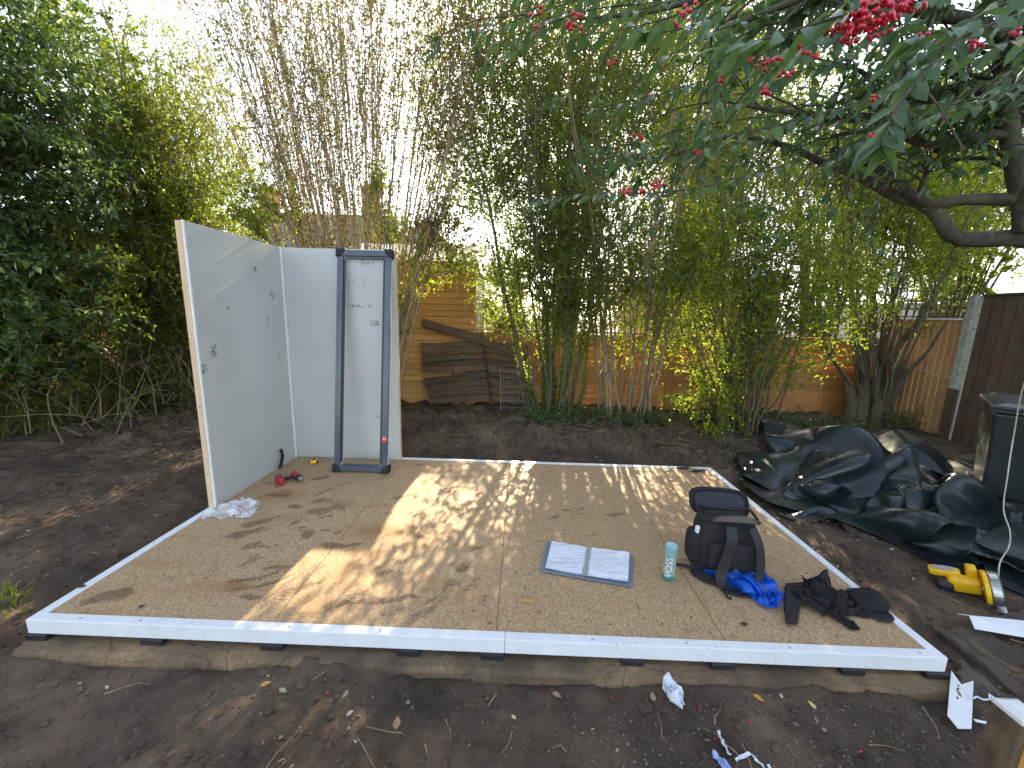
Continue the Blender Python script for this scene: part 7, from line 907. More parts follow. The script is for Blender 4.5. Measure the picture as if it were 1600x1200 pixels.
# ------------------------------------------------------------------ window frame leaning on the back panel
bl, br_ = gr(520, 737, ZT), gr(606, 740, ZT); fy0 = (bl[1]+br_[1])/2; 
tl = at(531, 392, D_-.14); fh = math.hypot(tl[2]-ZT, D_-.14-fy0); lean = math.atan2(D_-.14-fy0, tl[2]-ZT)
fr = thing('window_frame', 'tall narrow dark grey window frame leaning upright against the grey back panel', 'window frame', ((bl[0]+br_[0])/2, fy0, ZT+.012), (-lean, 0, .0))
fw = (br_[0]-bl[0])/2-.012
for sx in (-1, 1):
    mb = MB().b2((sx*fw-sx*.062, 0, .063), (sx*fw, .028, fh-.063)); mb.build('side_rail', MT['anthracite'], fr, bevel=.003)
    mb = MB().b2((sx*(fw-.084), .012, .086), (sx*(fw-.064), .028, fh-.086)); mb.build('inner_bead', MT['black_plastic'], fr, bevel=.002)
    MB().b2((sx*(fw-.004), .029, .03), (sx*(fw-.07), .075, fh-.03)).build('white_back_rail', MT['frame_white'], fr, bevel=.002)
for z in (0, fh-.061):
    MB().b2((-fw, -.001, z), (fw, .028, z+.061)).build('cross_rail', MT['anthracite'], fr, bevel=.003)
    MB().b2((-fw+.071, .030, z+.004), (fw-.071, .074, z+.058)).build('white_back_rail', MT['frame_white'], fr, bevel=.002)
    zz = z+.062 if z == 0 else z-.021
    MB().b2((-fw+.086, .012, zz), (fw-.086, .028, zz+.019)).build('inner_bead', MT['anthracite'], fr, bevel=.002)
for sx in (-1, 1):
    for z in (.0, fh):
        s_ = 1 if z == 0 else -1
        mb = MB().prism([(-.014, -.014*s_), (.075, -.014*s_), (.060, .03*s_), (.03, .060*s_), (-.014, .075*s_)], 0, .11, Matrix(((-sx, 0, 0), (0, 0, 1), (0, 1, 0))) , (sx*fw, -.016, z))
        mb.build('corner_protector', MT['black_rubber'], fr, bevel=.006)
MB().b2((fw-.058, -.002, .335), (fw-.006, 0, .385)).build('red_label', MT['red_label'], fr)
mb = MB(); mb.b2((fw-.045, -.003, .350), (fw-.022, -.0022, .354)); mb.b2((fw-.045, -.003, .354), (fw-.041, -.0022, .372)); mb.b2((fw-.041, -.003, .368), (fw-.022, -.0022, .372)); mb.b2((fw-.034, -.003, .359), (fw-.022, -.0022, .363)); mb.build('label_mark', MT['frame_white'], fr)

# ------------------------------------------------------------------ backdrop: fences, shed, neighbours' buildings
MT['lap'] = woodmat('orange stained lap boards', (.44, .20, .060), (.62, .32, .105), (1.2, 12, 12), isl=.18)
MT['shed'] = woodmat('golden stained shed boards', (.58, .29, .075), (.76, .43, .13), (1.2, 12, 12), isl=.14, knots=True)
MT['feather'] = woodmat('pale orange feather boards', (.40, .21, .09), (.58, .33, .15), (12, 12, 1), isl=.15)
MT['dark_feather'] = woodmat('dark brown feather boards', (.055, .032, .02), (.12, .07, .042), (12, 12, 1), isl=.25, green=(.09, .10, .04))
MT['rotten'] = woodmat('rotten grey brown boards', (.035, .020, .012), (.17, .10, .06), (1, 10, 10), isl=.5, bmp=.9, green=(.12, .12, .04), knots=False)
MT['ext_wood'] = woodmat('weathered post wood', (.10, .07, .04), (.20, .14, .08), (12, 12, 1), isl=.2)

def lap_board(mb, x0, x1, z0, z1, y, rough=.006, seed=0, t_=.014, tilt=.012):
    """one wavy horizontal board, its lower edge proud of the one below"""
    n = max(4, int((x1-x0)/.08)); xs = np.linspace(x0, x1, n); w0 = fbm(xs, xs*0+z0*7, 2.5, 3, seed)*rough*2.2; w1 = fbm(xs, xs*0+z1*7+3, 2.5, 3, seed)*rough*2
    V = []
    for i, x in enumerate(xs): V += [(x, y-tilt, z0+w0[i]), (x, y, z1+w1[i]), (x, y+t_, z1+w1[i]), (x, y-tilt+t_, z0+w0[i])]
    Fc = [(i*4+j, i*4+(j+1) % 4, i*4+4+(j+1) % 4, i*4+4+j) for i in range(n-1) for j in range(4)]+[(3, 2, 1, 0), tuple((n-1)*4+j for j in range(4))]
    mb.add(V, Fc)
def lap_fence(name, label, x0, x1, y, zb, zt, npan, m, group=None, bh=.115):
    th_ = thing(name, label, 'fence', ((x0+x1)/2, y, zb), group=group); L_ = (x1-x0)/npan
    for k in range(npan):
        a, b = x0+k*L_+.045, x0+(k+1)*L_-.045; mb = MB(); z = zb+.02
        while z < zt-.04: lap_board(mb, a, b, z, min(z+bh+.01, zt), y+.01, tilt=.034, seed=k*31+int(z*10)); z += bh
        mb.build('lap_boards', m, th_, True)
        mb = MB(); mb.b2((a, y-.03, zb), (a+.035, y+.0, zt)); mb.b2((b-.035, y-.03, zb), (b, y, zt)); mb.b2(((a+b)/2-.02, y-.028, zb), ((a+b)/2+.02, y-.002, zt)); mb.b2((a, y-.035, zt), (b, y+.04, zt+.03)); mb.build('panel_frame', m, th_, True)
    for k in range(npan+1):
        x = x0+k*L_; MB().b2((x-.044, y-.05, zb-.1), (x+.044, y+.05, zt+.06)).build('post', m, th_, True)
    return th_
FY = 5.55
ztF = at(1280, 530, FY)[2]
lap_fence('lap_fence', 'orange brown lap panel fence behind the leafy shrubs at the back', 1.70, 9.3, FY, .22, ztF, 4, MT['lap'])
lap_fence('lap_fence', 'dark lap panel fence in deep shade behind the left thicket', -8.4, -1.05, 6.1, .1, 1.75, 4, MT['lap'])

# shed beyond the back left corner
sh0, sh1 = at(560, 632, FY-.1), at(742, 630, FY-.1); SX0, SX1 = -1.0, sh1[0]; SZ = at(700, 422, FY-.1)[2]; SY = FY-.1
shed = thing('garden_shed', 'golden stained timber shed standing behind the broken fence panel', 'shed', ((SX0+SX1)/2, SY+.9, .2))
mb = MB(); z = .22; k = 0
while z < SZ: lap_board(mb, SX0, SX1-.045, z, min(z+.105, SZ), SY, rough=.0012, seed=k, tilt=.01); z += .112; k += 1
mb.build('board_wall', MT['shed'], shed, True)
mb = MB(); z = .22
while z < SZ: mb.b2((SX1-.02, SY+.06, z), (SX1, SY+1.75, z+.108)); z += .112
mb.build('sunlit_side_wall', MT['white_site'], shed, True, bevel=.006)  # white colour stands in for sun falling on this side
MB().b2((SX1-.045, SY-.016, .2), (SX1+.005, SY+.05, SZ)).build('corner_post', MT['shed'], shed, True)
MB().b2((SX0, SY-.05, SZ), (SX1+.06, SY-.02, SZ+.13)).build('fascia', MT['shed'], shed, True)
ZB = float(at(690, 384, SY+1.9)[2]); mb = MB(); mb.add([(SX0-.05, SY-.07, SZ+.13), (SX1+.09, SY-.07, SZ+.13), (SX1+.09, SY+1.9, ZB), (SX0-.05, SY+1.9, ZB), (SX0-.05, SY-.07, SZ+.15), (SX1+.09, SY-.07, SZ+.15), (SX1+.09, SY+1.9, ZB+.02), (SX0-.05, SY+1.9, ZB+.02)],
      [(3, 2, 1, 0), (4, 5, 6, 7), (0, 1, 5, 4), (1, 2, 6, 5), (2, 3, 7, 6), (3, 0, 4, 7)]); mb.build('roof', MT['felt'], shed, True)
MB().b2((SX0, SY+.06, .2), (SX1-.03, SY+1.8, SZ)).build('inner_carcass', MT['ext_wood'], shed, True)

# broken rotten fence panel leaning on the shed
RY = SY-.16
rp = thing('broken_fence_panel', 'collapsed rotten dark fence panel leaning against the golden shed', 'fence panel', (*at(740, 600, RY)[:2], .25))
def board_px(name, pts, y, m, parent, seed=0, th_=.02):
    """ragged board between an upper and a lower edge given as outline rows"""
    top, bot = pts; n = 26; mb = MB(); V = []
    P = [np.array(at(*p, y)) for p in top]; Q = [np.array(at(*p, y)) for p in bot]
    def samp(A, t):
        u = t*(len(A)-1); i = min(int(u), len(A)-2); return A[i]+(A[i+1]-A[i])*(u-i)
    for i in range(n):
        t_ = i/(n-1); a = samp(P, t_); b = samp(Q, t_); b = a+(b-a)*.93; a = a+np.array((0, 0, fbm(np.array(t_*4.), np.array(seed*1.3), 2, 3, 5)*.03)); b = b+np.array((0, 0, fbm(np.array(t_*5.), np.array(seed*2.1+9), 2, 3, 6)*.035))
        V += [a+(0, .0, 0), b+(0, -.028, 0), b+(0, -.028+th_, 0), a+(0, th_, 0)]
    Fc = [(i*4+j, i*4+(j+1) % 4, i*4+4+(j+1) % 4, i*4+4+j) for i in range(n-1) for j in range(4)]+[(3, 2, 1, 0), tuple((n-1)*4+j for j in range(4))]
    return mb.add(V, Fc).build(name, m, parent, True)
rows = [([(657+i*.8, 536+9.6*i), (760, 532+9.4*i), (826, 540+10*i)], [(658+i*.8, 545+9.6*i), (760, 541+9.4*i), (828, 549+10*i)]) for i in range(5)]
rows += [([(661+i*3, 592+10*i), (720, 584+11*i), (765, 577+13*i), (830, 592+10*i)], [(664+i*3, 602+10*i), (720, 594+11*i), (765, 588+13*i), (830, 601+10*i)]) for i in range(4)]
for i, r in enumerate(rows): board_px('board', r, RY-.035*((i*2) % 3), MT['rotten'], rp, i)
board_px('fallen_rail', ([(660, 498), (740, 520), (800, 545), (828, 566)], [(659, 508), (740, 533), (800, 556), (826, 576)]), RY-.10, MT['rotten'], rp, 31, .05)
board_px('fallen_rail', ([(658, 505), (720, 522), (760, 533)], [(660, 512), (720, 530), (760, 541)]), RY-.07, MT['rotten'], rp, 37, .04)
mb = MB(); a, b = at(752, 520, RY-.09), at(768, 632, RY-.09); mb.tube([a, (a+b)/2+np.array((.01, 0, 0)), b], .024, 4); mb.build('upright', MT['rotten'], rp, True)
for px in (708, 714): 
    a, b = at(px, 575, RY+.02), at(px, 638, RY+.02)
    if px == 708: MB().tube([a, b], .018, 4).build('upright', MT['ext_wood'], rp, True)
# wire rack
wr = thing('wire_rack', 'rusty white wire grid rack propped beside the rotten panel', 'wire rack', (*at(808, 640, RY-.22)[:2], .25)); mb = MB()
for i in range(15):
    px = 783+3.6*i; mb.tube([at(px, 578+(3 if i in (0, 14) else 0), RY-.22), at(px, 640, RY-.25)], .003, 4)
for py in (580, 590, 604, 613, 626, 637): mb.tube([at(782, py, RY-.225), at(835, py, RY-.225)], .0035, 4)
mb.build('wire_grid', MT['galv'], wr, True); mb = MB(); mb.tube([at(782, 576, RY-.22), at(782, 643, RY-.25)], .005, 5); mb.build('rack_frame', MT['galv'], wr, True); mb = MB(); mb.tube([at(836, 576, RY-.22), at(836, 643, RY-.25)], .005, 5); mb.build('rack_frame', MT['galv'], wr, True)

# right boundary
RX = 9.35
MP = np.array
def on_x(px, py, X_):
    d = _R2*(px-800)/F-_U2*(py-600)/F+_FW; return CAM+d*((X_-CAM[0])/d[0])
pp = on_x(1497, 600, RX); PY = float(pp[1])
ff = thing('feather_fence', 'pale orange feather edge board fence between stump shrub and concrete post', 'fence', (RX, (PY+FY)/2, .2))
mb = MB(); y = PY+.07; i = 0; zt_ = float(on_x(1480, 500, RX)[2])
while y < FY-.03:
    mb.add([(RX, y, .2), (RX-.018, y+.012, .2), (RX-.003, y+.118, .2), (RX+.01, y+.118, .2), (RX, y, zt_), (RX-.018, y+.012, zt_), (RX-.003, y+.118, zt_), (RX+.01, y+.118, zt_)], [(0, 1, 2, 3), (7, 6, 5, 4), (0, 4, 5, 1), (1, 5, 6, 2), (2, 6, 7, 3), (3, 7, 4, 0)]); y += .1
mb.build('feather_boards', MT['feather'], ff, True)
MB().b2((RX-.04, PY+.05, zt_+.001), (RX+.04, FY-.02, zt_+.028)).build('capping', MT['white_site'], ff, True)
cp_ = thing('concrete_post', 'slim mossy concrete fence post between pale and dark fences', 'fence post', (RX-.02, PY, .1))
z1 = float(on_x(1515, 462, RX-.08)[2]); MB().b2((RX-.085, PY-.055, .05), (RX+.05, PY+.05, z1)).build('shaft', MT['concrete'], cp_, True, bevel=.012)
MB().b2((RX-.12, PY-.12, .05), (RX-.09, PY+.02, 1.02)).build('stub_board', MT['dark_feather'], cp_, True)
df = thing('feather_fence', 'taller dark brown feather edge fence behind the wheelie bin', 'fence', (RX, 2.8, .1))
zt2 = float(on_x(1560, 462, RX)[2]); mb = MB(); y = PY-.08
while y > -1.2:
    mb.add([(RX+.012, y, .05), (RX-.02, y-.012, .05), (RX-.004, y-.16, .05), (RX+.02, y-.16, .05), (RX+.012, y, zt2), (RX-.02, y-.012, zt2), (RX-.004, y-.16, zt2), (RX+.02, y-.16, zt2)], [(3, 2, 1, 0), (4, 5, 6, 7), (0, 1, 5, 4), (1, 2, 6, 5), (2, 3, 7, 6), (3, 0, 4, 7)]); y -= .14
mb.build('feather_boards', MT['dark_feather'], df, True)
MB().b2((RX-.04, -1.2, zt2+.002), (RX+.05, PY-.08, zt2+.03)).build('capping', MT['dark_feather'], df, True)
# trellis above the pale fence
tl_ = thing('trellis', 'square trellis strip on top of the pale orange fence', 'trellis', (RX+.05, PY+.6, zt_+.03)); mb = MB()
for z in (zt_+.04, zt_+.17, zt_+.30): mb.b2((RX+.03, PY+.05, z), (RX+.045, FY, z+.025))
y = PY+.1
while y < FY: mb.b2((RX+.046, y, zt_+.03), (RX+.06, y+.025, zt_+.33)); y += .14
mb.build('lattice', MT['ext_wood'], tl_, True)

# neighbours' buildings
def wall_hole(): pass
def gable(name, label, cat, x0, x1, y0, y1, ze, zr, mw, mr, ridge='x', chim=None, wins=(), cw=.5, group=None):
    h = thing(name, label, cat, ((x0+x1)/2, (y0+y1)/2, 0), group=group)
    mb = MB()
    if ridge == 'x':
        ym = (y0+y1)/2; poly = [(y0, 0), (y1, 0), (y1, ze), (ym, zr), (y0, ze)]
        mb.add([(x, y, z) for x in (x0, x1) for y, z in poly], [(4, 3, 2, 1, 0), (5, 6, 7, 8, 9)]+[(i, (i+1) % 5, 5+(i+1) % 5, 5+i) for i in range(5)]); mb.build('wall', mw, h, True)
        e = .35; mb = MB(); sl = (zr-ze)/(ym-y0)
        for s_ in (-1, 1):
            ya = ym+s_*(ym-y0+e); za = ze-sl*e
            mb.add([(x0-e, ya, za+.05), (x1+e, ya, za+.05), (x1+e, ym, zr+.05), (x0-e, ym, zr+.05), (x0-e, ya, za+.2), (x1+e, ya, za+.2), (x1+e, ym, zr+.2), (x0-e, ym, zr+.2)], [(0, 1, 2, 3), (7, 6, 5, 4), (0, 4, 5, 1), (1, 5, 6, 2), (3, 7, 4, 0)])
    else:
        xm = (x0+x1)/2; poly = [(x0, 0), (x1, 0), (x1, ze), (xm, zr), (x0, ze)]
        mb.add([(x, y, z) for y in (y0, y1) for x, z in poly], [(0, 1, 2, 3, 4), (9, 8, 7, 6, 5)]+[(i, 5+i, 5+(i+1) % 5, (i+1) % 5) for i in range(5)]); mb.build('wall', mw, h, True)
        e = .35; mb = MB(); sl = (zr-ze)/(xm-x0)
        for s_ in (-1, 1):
            xa = xm+s_*(xm-x0+e); za = ze-sl*e
            mb.add([(xa, y0-e, za+.05), (xa, y1+e, za+.05), (xm, y1+e, zr+.05), (xm, y0-e, zr+.05), (xa, y0-e, za+.2), (xa, y1+e, za+.2), (xm, y1+e, zr+.2), (xm, y0-e, zr+.2)], [(3, 2, 1, 0), (4, 5, 6, 7), (1, 5, 4, 0), (2, 6, 5, 1), (0, 4, 7, 3)])
    rf = mb.build('roof', mr, h, True)
    for (cx, cy, zc) in (chim or ()):
        c_ = MB().b2((cx-cw, cy-.4, zr-1.6), (cx+cw, cy+.4, zc)).b2((cx-cw-.07, cy-.47, zc), (cx+cw+.07, cy+.47, zc+.12)); c_.build('chimney', MT['terracotta'], h, True)
        for dx in (-cw*.5, cw*.5): MB().lathe([(.14, 0), (.11, .4), (.13, .42)], (cx+dx, cy, zc+.121), 10).build('chimney_pot', MT['terracotta'], h, True)
    for (wx, wz, ww, wh) in wins:
        f_ = MB(); y = y0-.03
        f_.b2((wx-ww/2, y-.03, wz), (wx-ww/2+.08, y+.02, wz+wh)).b2((wx+ww/2-.08, y-.03, wz), (wx+ww/2, y+.02, wz+wh)).b2((wx-ww/2+.08, y-.03, wz), (wx+ww/2-.08, y+.02, wz+.08)).b2((wx-ww/2+.08, y-.03, wz+wh-.08), (wx+ww/2-.08, y+.02, wz+wh)).b2((wx-.03, y-.028, wz+.08), (wx+.03, y+.018, wz+wh-.08))
        w_ = f_.build('window', MT['white_site'], h, True); MB().b2((wx-ww/2+.08, y+.0, wz+.08), (wx+ww/2-.08, y+.01, wz+wh-.08)).build('pane', MT['glassy_roof'], w_)
        bpy.data.objects[w_.name].children[0].location = (0, 0, 0)
    return h
HY = 24.
a = at(350, 345, HY); b = at(500, 388, HY); r = at(430, 325, HY)
gable('brick_house', 'far buff stone house with grey slate roof seen over the wall panels', 'house', a[0], a[0]+9.5, HY, HY+7, b[2]-.5, r[2]+.3, MT['stone_wall'], MT['slate'], 'x', [(a[0]+.9, HY+3.5, at(380, 300, HY)[2]+1.0), (a[0]+8.2, HY+3.5, r[2]+2.2)], [(a[0]+1.6, b[2]-2.3, 1.2, 1.3), (a[0]+5, b[2]-2.3, 1.4, 1.3)])
a = at(625, 382, 30.); b = at(705, 382, 30.); r = at(660, 335, 30.)
gable('slate_house', 'grey slate gabled house far behind the multi-stem shrub', 'house', a[0], b[0], 30, 38, a[2]-.3, r[2]-.5, MT['felt'], MT['slate'], 'y')
# outbuilding with sheet roof coloured by sky sheen behind the middle shrubs
a = at(1005, 432, 9.2); b = at(1230, 436, 9.2); r = at(1100, 398, 12.)
ob = thing('outbuilding', 'low brown outbuilding with sheet roof tinted with sky sheen beyond the lap fence', 'outbuilding', ((a[0]+b[0])/2, 10.5, .2))
MB().b2((a[0]+.1, 9.25, 0), (b[0]-.1, 12, a[2]-.12)).build('wall', MT['lap'], ob, True)
mb = MB(); z0, z1 = a[2]+.02, r[2]; nx = 40
V = []; 
for i in range(nx+1):
    x = a[0]-.1+(b[0]-a[0]+.2)*i/nx; dz = .03*(i % 2); V += [(x, 9.0, z0+dz), (x, 12.2, z1+dz), (x, 12.2, z1+dz-.02), (x, 9.0, z0+dz-.02)]
mb.add(V, [(i*4+j, i*4+(j+1) % 4, i*4+4+(j+1) % 4, i*4+4+j) for i in range(nx) for j in range(4)]); mb.build('roof_sheet', MT['glassy_roof'], ob, True)
MB().b2((a[0]-.1, 9.02, a[2]-.14), (b[0]+.1, 9.06, a[2]-.0)).build('fascia', MT['timber'], ob, True)
MB().tube([(a[0]-.12, 8.98, a[2]-.12), (b[0]+.12, 8.98, a[2]-.12)], .05, 8).build('gutter', MT['black_plastic'], ob, True)
# white slatted screen
a = at(866, 437, 8.4); b = at(1048, 470, 8.4)
ws = thing('slatted_screen', 'white horizontal slat screen seen through the ivy covered stems', 'screen', ((a[0]+b[0])/2, 8.4, .2)); mb = MB(); z = b[2]
while z < a[2]: mb.b2((a[0], 8.4, z), (b[0], 8.43, z+.055)); z += .1
mb.build('slats', MT['white_site'], ws, True); mb = MB()
for x in np.linspace(a[0], b[0], 4): mb.b2((x-.04, 8.44, .1), (x+.04, 8.5, a[2]+.05))
mb.build('posts', MT['white_site'], ws, True)
a = at(1420, 470, 9.5); b = at(1640, 446, 9.5)
cn = thing('conservatory', 'low white roofed building beyond the right hand fences', 'building', ((a[0]+b[0])/2, 11, .2))
MB().b2((a[0], 9.5, 0), (b[0]+2, 13, a[2]-.05)).build('wall', MT['felt'], cn, True)
mb = MB(); mb.add([(a[0]-.1, 9.3, a[2]-.05), (b[0]+2.1, 9.3, a[2]-.05), (b[0]+2.1, 13.2, a[2]+.9), (a[0]-.1, 13.2, a[2]+.9), (a[0]-.1, 9.3, a[2]+.05), (b[0]+2.1, 9.3, a[2]+.05), (b[0]+2.1, 13.2, a[2]+1.0), (a[0]-.1, 13.2, a[2]+1.0)], [(3, 2, 1, 0), (4, 5, 6, 7), (0, 1, 5, 4), (1, 2, 6, 5), (2, 3, 7, 6), (3, 0, 4, 7)]); mb.build('roof', MT['white_site'], cn, True)

# ------------------------------------------------------------------ vegetation tools
def nrm(a): return a/(np.linalg.norm(a, axis=-1, keepdims=True)+1e-9)
class Veg:
    def __init__(s): s.P = []; s.lv = []
    def tubes(s, P, R, k=5): s.P.append((P, R, k)); return P, R
    def leaves(s, B, D, L_, Wd, up=.6, kind=0):
        n = len(B); Nn = rng.normal(0, 1, (n, 3)); Nn[:, 2] = np.abs(Nn[:, 2])+up; D = nrm(D); S = nrm(np.cross(D, Nn)); Nn = np.cross(S, D)
        s.lv.append((B, D, S, Nn, np.broadcast_to(L_, n), np.broadcast_to(Wd, n), kind))
    def stems_mesh(s, name):
        Vs = []; Fs = []; off = 0
        for P, R, k in s.P:
            M_, K = P.shape[:2]; T = nrm(np.gradient(P, axis=1)); ref = nrm(rng.normal(0, 1, (M_, 1, 3))); A = nrm(np.cross(T, ref)); B = np.cross(T, A)
            th_ = np.arange(k)*2*math.pi/k
            V = P[:, :, None]+R[:, :, None, None]*(A[:, :, None]*np.cos(th_)[None, None, :, None]+B[:, :, None]*np.sin(th_)[None, None, :, None])
            b = (np.arange(M_)*K*k)[:, None, None]+(np.arange(K-1)*k)[None, :, None]; j = np.arange(k)[None, None]; j2 = (j+1) % k
            q = np.stack([b+j, b+j2, b+k+j2, b+k+j], -1).reshape(-1)+off
            Vs.append(V.reshape(-1, 3)); Fs.append(q); off += V.size//3
        q = np.concatenate(Fs); return npmesh(name, np.concatenate(Vs), q, np.arange(0, len(q), 4), True)
    def leaf_mesh(s, name, kind=0):
        Vs = []; Fs = []; St = []; off = 0; fo = 0
        for B, D, S, Nn, L_, Wd, kd in s.lv:
            if kd != kind: continue
            n = len(B); L1 = L_[:, None]; W1 = Wd[:, None]
            if kind == 0:       # small folded leaf
                V = np.stack([B, B+D*L1*.45+S*W1*.5+Nn*L1*.08, B+D*L1-Nn*L1*.05, B+D*L1*.45-S*W1*.5+Nn*L1*.08], 1)
                f = np.array((0, 1, 2, 0, 2, 3)); sz = 3
            else:               # large leaf with midrib, narrow base and drooping tip
                m1, m2, m3 = B+D*L1*.35-Nn*L1*.0, B+D*L1*.7-Nn*L1*.05, B+D*L1-Nn*L1*.16
                V = np.stack([B, B+D*L1*.2+S*W1*.3+Nn*W1*.08, m1+S*W1*.5+Nn*W1*.15, m2+S*W1*.40+Nn*W1*.12, m3, m2-S*W1*.40+Nn*W1*.12, m1-S*W1*.5+Nn*W1*.15, B+D*L1*.2-S*W1*.3+Nn*W1*.08, m1, m2], 1)
                f = np.array((0, 1, 2, 8, 8, 2, 3, 9, 9, 3, 4, 4, 0, 8, 6, 7, 8, 9, 5, 6, 9, 4, 5, 5)); sz = 4
            nv = V.shape[1]; q = (np.arange(n)[:, None]*nv+f[None]).reshape(-1)+off
            if kind == 1:       # the tip faces are triangles
                f4 = [(0, 1, 2, 8), (8, 2, 3, 9), (9, 3, 4), (0, 8, 6, 7), (8, 9, 5, 6), (9, 4, 5)]; fl = np.array([i for t_ in f4 for i in t_]); st = np.array([0, 4, 8, 11, 15, 19])
                q = (np.arange(n)[:, None]*nv+fl[None]).reshape(-1)+off; stt = (np.arange(n)[:, None]*len(fl)+st[None]).reshape(-1)+fo
            else: stt = np.arange(0, len(q), 3)+fo
            Vs.append(V.reshape(-1, 3)); Fs.append(q); St.append(stt); off += n*nv; fo += len(q)
        return npmesh(name, np.concatenate(Vs), np.concatenate(Fs), np.concatenate(St), kind == 1)
def bez(A, Cc, B, K):
    t = np.linspace(0, 1, K)[None, :, None]; return A[:, None]*(1-t)**2+2*Cc[:, None]*t*(1-t)+B[:, None]*t**2
def taper(M_, K, r0, r1, p=1.): 
    t = np.linspace(0, 1, K)[None]**p; r0 = np.broadcast_to(r0, M_)[:, None]; r1 = np.broadcast_to(r1, M_)[:, None]; return r0*(1-t)+r1*t
def wob(P, a):
    M_, K = P.shape[:2]; n = rng.normal(0, 1, (M_, K, 3)); n = (n+np.roll(n, 1, 1)+np.roll(n, -1, 1))/2.2; n[:, 0] = 0; return P+n*a
def pick(P, R, n, t0, t1):
    M_, K = P.shape[:2]; i = rng.integers(0, M_, n); u = rng.uniform(t0, t1, n)*(K-1); j = np.minimum(u.astype(int), K-2); f = (u-j)[:, None]
    p = P[i, j]*(1-f)+P[i, j+1]*f; T = nrm(P[i, j+1]-P[i, j]); r = R[i, j]; return p, T, r, u/(K-1)
def sprout(P, R, n, t0, t1, ln, along=.7, out=.6, up=.3, K=5, rr=.5, droop=0., r1=.0015, wb=.0):
    p, T, r, u = pick(P, R, n, t0, t1); d = nrm(T*along+nrm(rng.normal(0, 1, (n, 3)))*out+np.array((0, 0, up))); l = rng.uniform(ln[0], ln[1], n)[:, None]
    e = p+d*l; c = p+d*l*.55+np.array((0, 0, 1.))*l*.12; e = e-np.array((0, 0, 1.))*l*droop
    Q = bez(p, c, e, K)
    if wb: Q = wob(Q, wb)
    return Q, taper(n, K, np.minimum(r*rr, .02), r1)
def leafit(vg, P, R, n, L_, Wd, t0=.1, t1=1., along=.5, out=.8, up=.1, nup=.6, kind=0):
    p, T, r, u = pick(P, R, n, t0, t1); d = T*along+nrm(rng.normal(0, 1, (n, 3)))*out+np.array((0, 0, up))
    vg.leaves(p, d, rng.uniform(L_*.6, L_*1.15, n), rng.uniform(Wd*.7, Wd*1.1, n), nup, kind)
def finish(vg, name, label, cat, loc, leaf, bark, group=None, stem_name='stems', leaf_name='foliage', kinds=(0,)):
    th_ = thing(name, label, cat, loc, group=group)
    link(stem_name, vg.stems_mesh(stem_name), MT[bark], th_, True)
    for k in kinds: link(leaf_name, vg.leaf_mesh(leaf_name, k), MT[leaf], th_, True)
    return th_
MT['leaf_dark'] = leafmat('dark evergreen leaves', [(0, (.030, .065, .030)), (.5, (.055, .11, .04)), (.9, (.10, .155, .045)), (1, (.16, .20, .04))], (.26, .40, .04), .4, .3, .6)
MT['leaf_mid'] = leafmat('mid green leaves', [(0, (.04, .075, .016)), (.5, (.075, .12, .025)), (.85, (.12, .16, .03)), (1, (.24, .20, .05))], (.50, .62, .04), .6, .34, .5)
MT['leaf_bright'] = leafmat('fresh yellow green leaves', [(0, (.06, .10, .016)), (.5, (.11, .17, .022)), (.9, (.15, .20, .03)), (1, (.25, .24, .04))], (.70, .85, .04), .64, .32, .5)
MT['leaf_ivy'] = leafmat('mixed small leaves', [(0, (.05, .085, .018)), (.5, (.09, .145, .025)), (.85, (.13, .18, .03)), (1, (.24, .22, .05))], (.6, .75, .05), .6, .34, .5)
MT['leaf_willow'] = leafmat('sparse small autumn leaves', [(0, (.05, .055, .02)), (.5, (.09, .09, .03)), (.85, (.13, .13, .04)), (1, (.28, .24, .04))], (.45, .42, .05), .5, .5, .3)
MT['leaf_coto'] = leafmat('glossy blue green leaves', [(0, (.035, .078, .040)), (.6, (.06, .125, .058)), (.96, (.11, .17, .06)), (.985, (.10, .16, .04)), (1, (.75, .30, .02))], (.30, .50, .08), .34, .34, .5)
MT['bark_pale'] = barkmat('pale brown stem bark', (.24, .165, .09), (.46, .35, .21))
MT['bark_dark'] = barkmat('dark stem bark', (.06, .045, .03), (.15, .115, .075), (.10, .13, .05))
MT['bark_twig'] = barkmat('brown twig bark', (.17, .12, .07), (.34, .25, .15))
MT['bark_coto'] = barkmat('grey tree bark', (.035, .028, .022), (.10, .08, .06), (.12, .13, .07))
MT['bark_ivy'] = barkmat('moss and ivy bark', (.07, .06, .04), (.17, .14, .09), (.06, .09, .03))

def stem_fan(vg, base, br, n, tops, r0, r1, bowl=.55, K=9, wb=.015, k=6):
    """stems from an elliptical base to given top points"""
    a = rng.uniform(0, 2*math.pi, n); rr = np.sqrt(rng.random(n)); tx = (tops[:, 0]-tops[:, 0].mean())/(abs(tops[:, 0]-tops[:, 0].mean()).max()+1e-6)
    B = np.array(base)+np.stack([np.cos(a)*rr*br[0]*.35+tx*br[0]*.8, np.sin(a)*rr*br[1], np.zeros(n)], 1)
    Cc = B*(.55)+tops*.45; Cc[:, 2] = B[:, 2]+(tops[:, 2]-B[:, 2])*bowl
    P = wob(bez(B, Cc, tops, K), wb); R = taper(n, K, r0, r1, .8); vg.tubes(P, R, k); return P, R
def px_tops(n, xs, ys, yr):
    return np.array([at(rng.uniform(*xs), rng.uniform(*ys), rng.uniform(*yr)) for _ in range(n)])

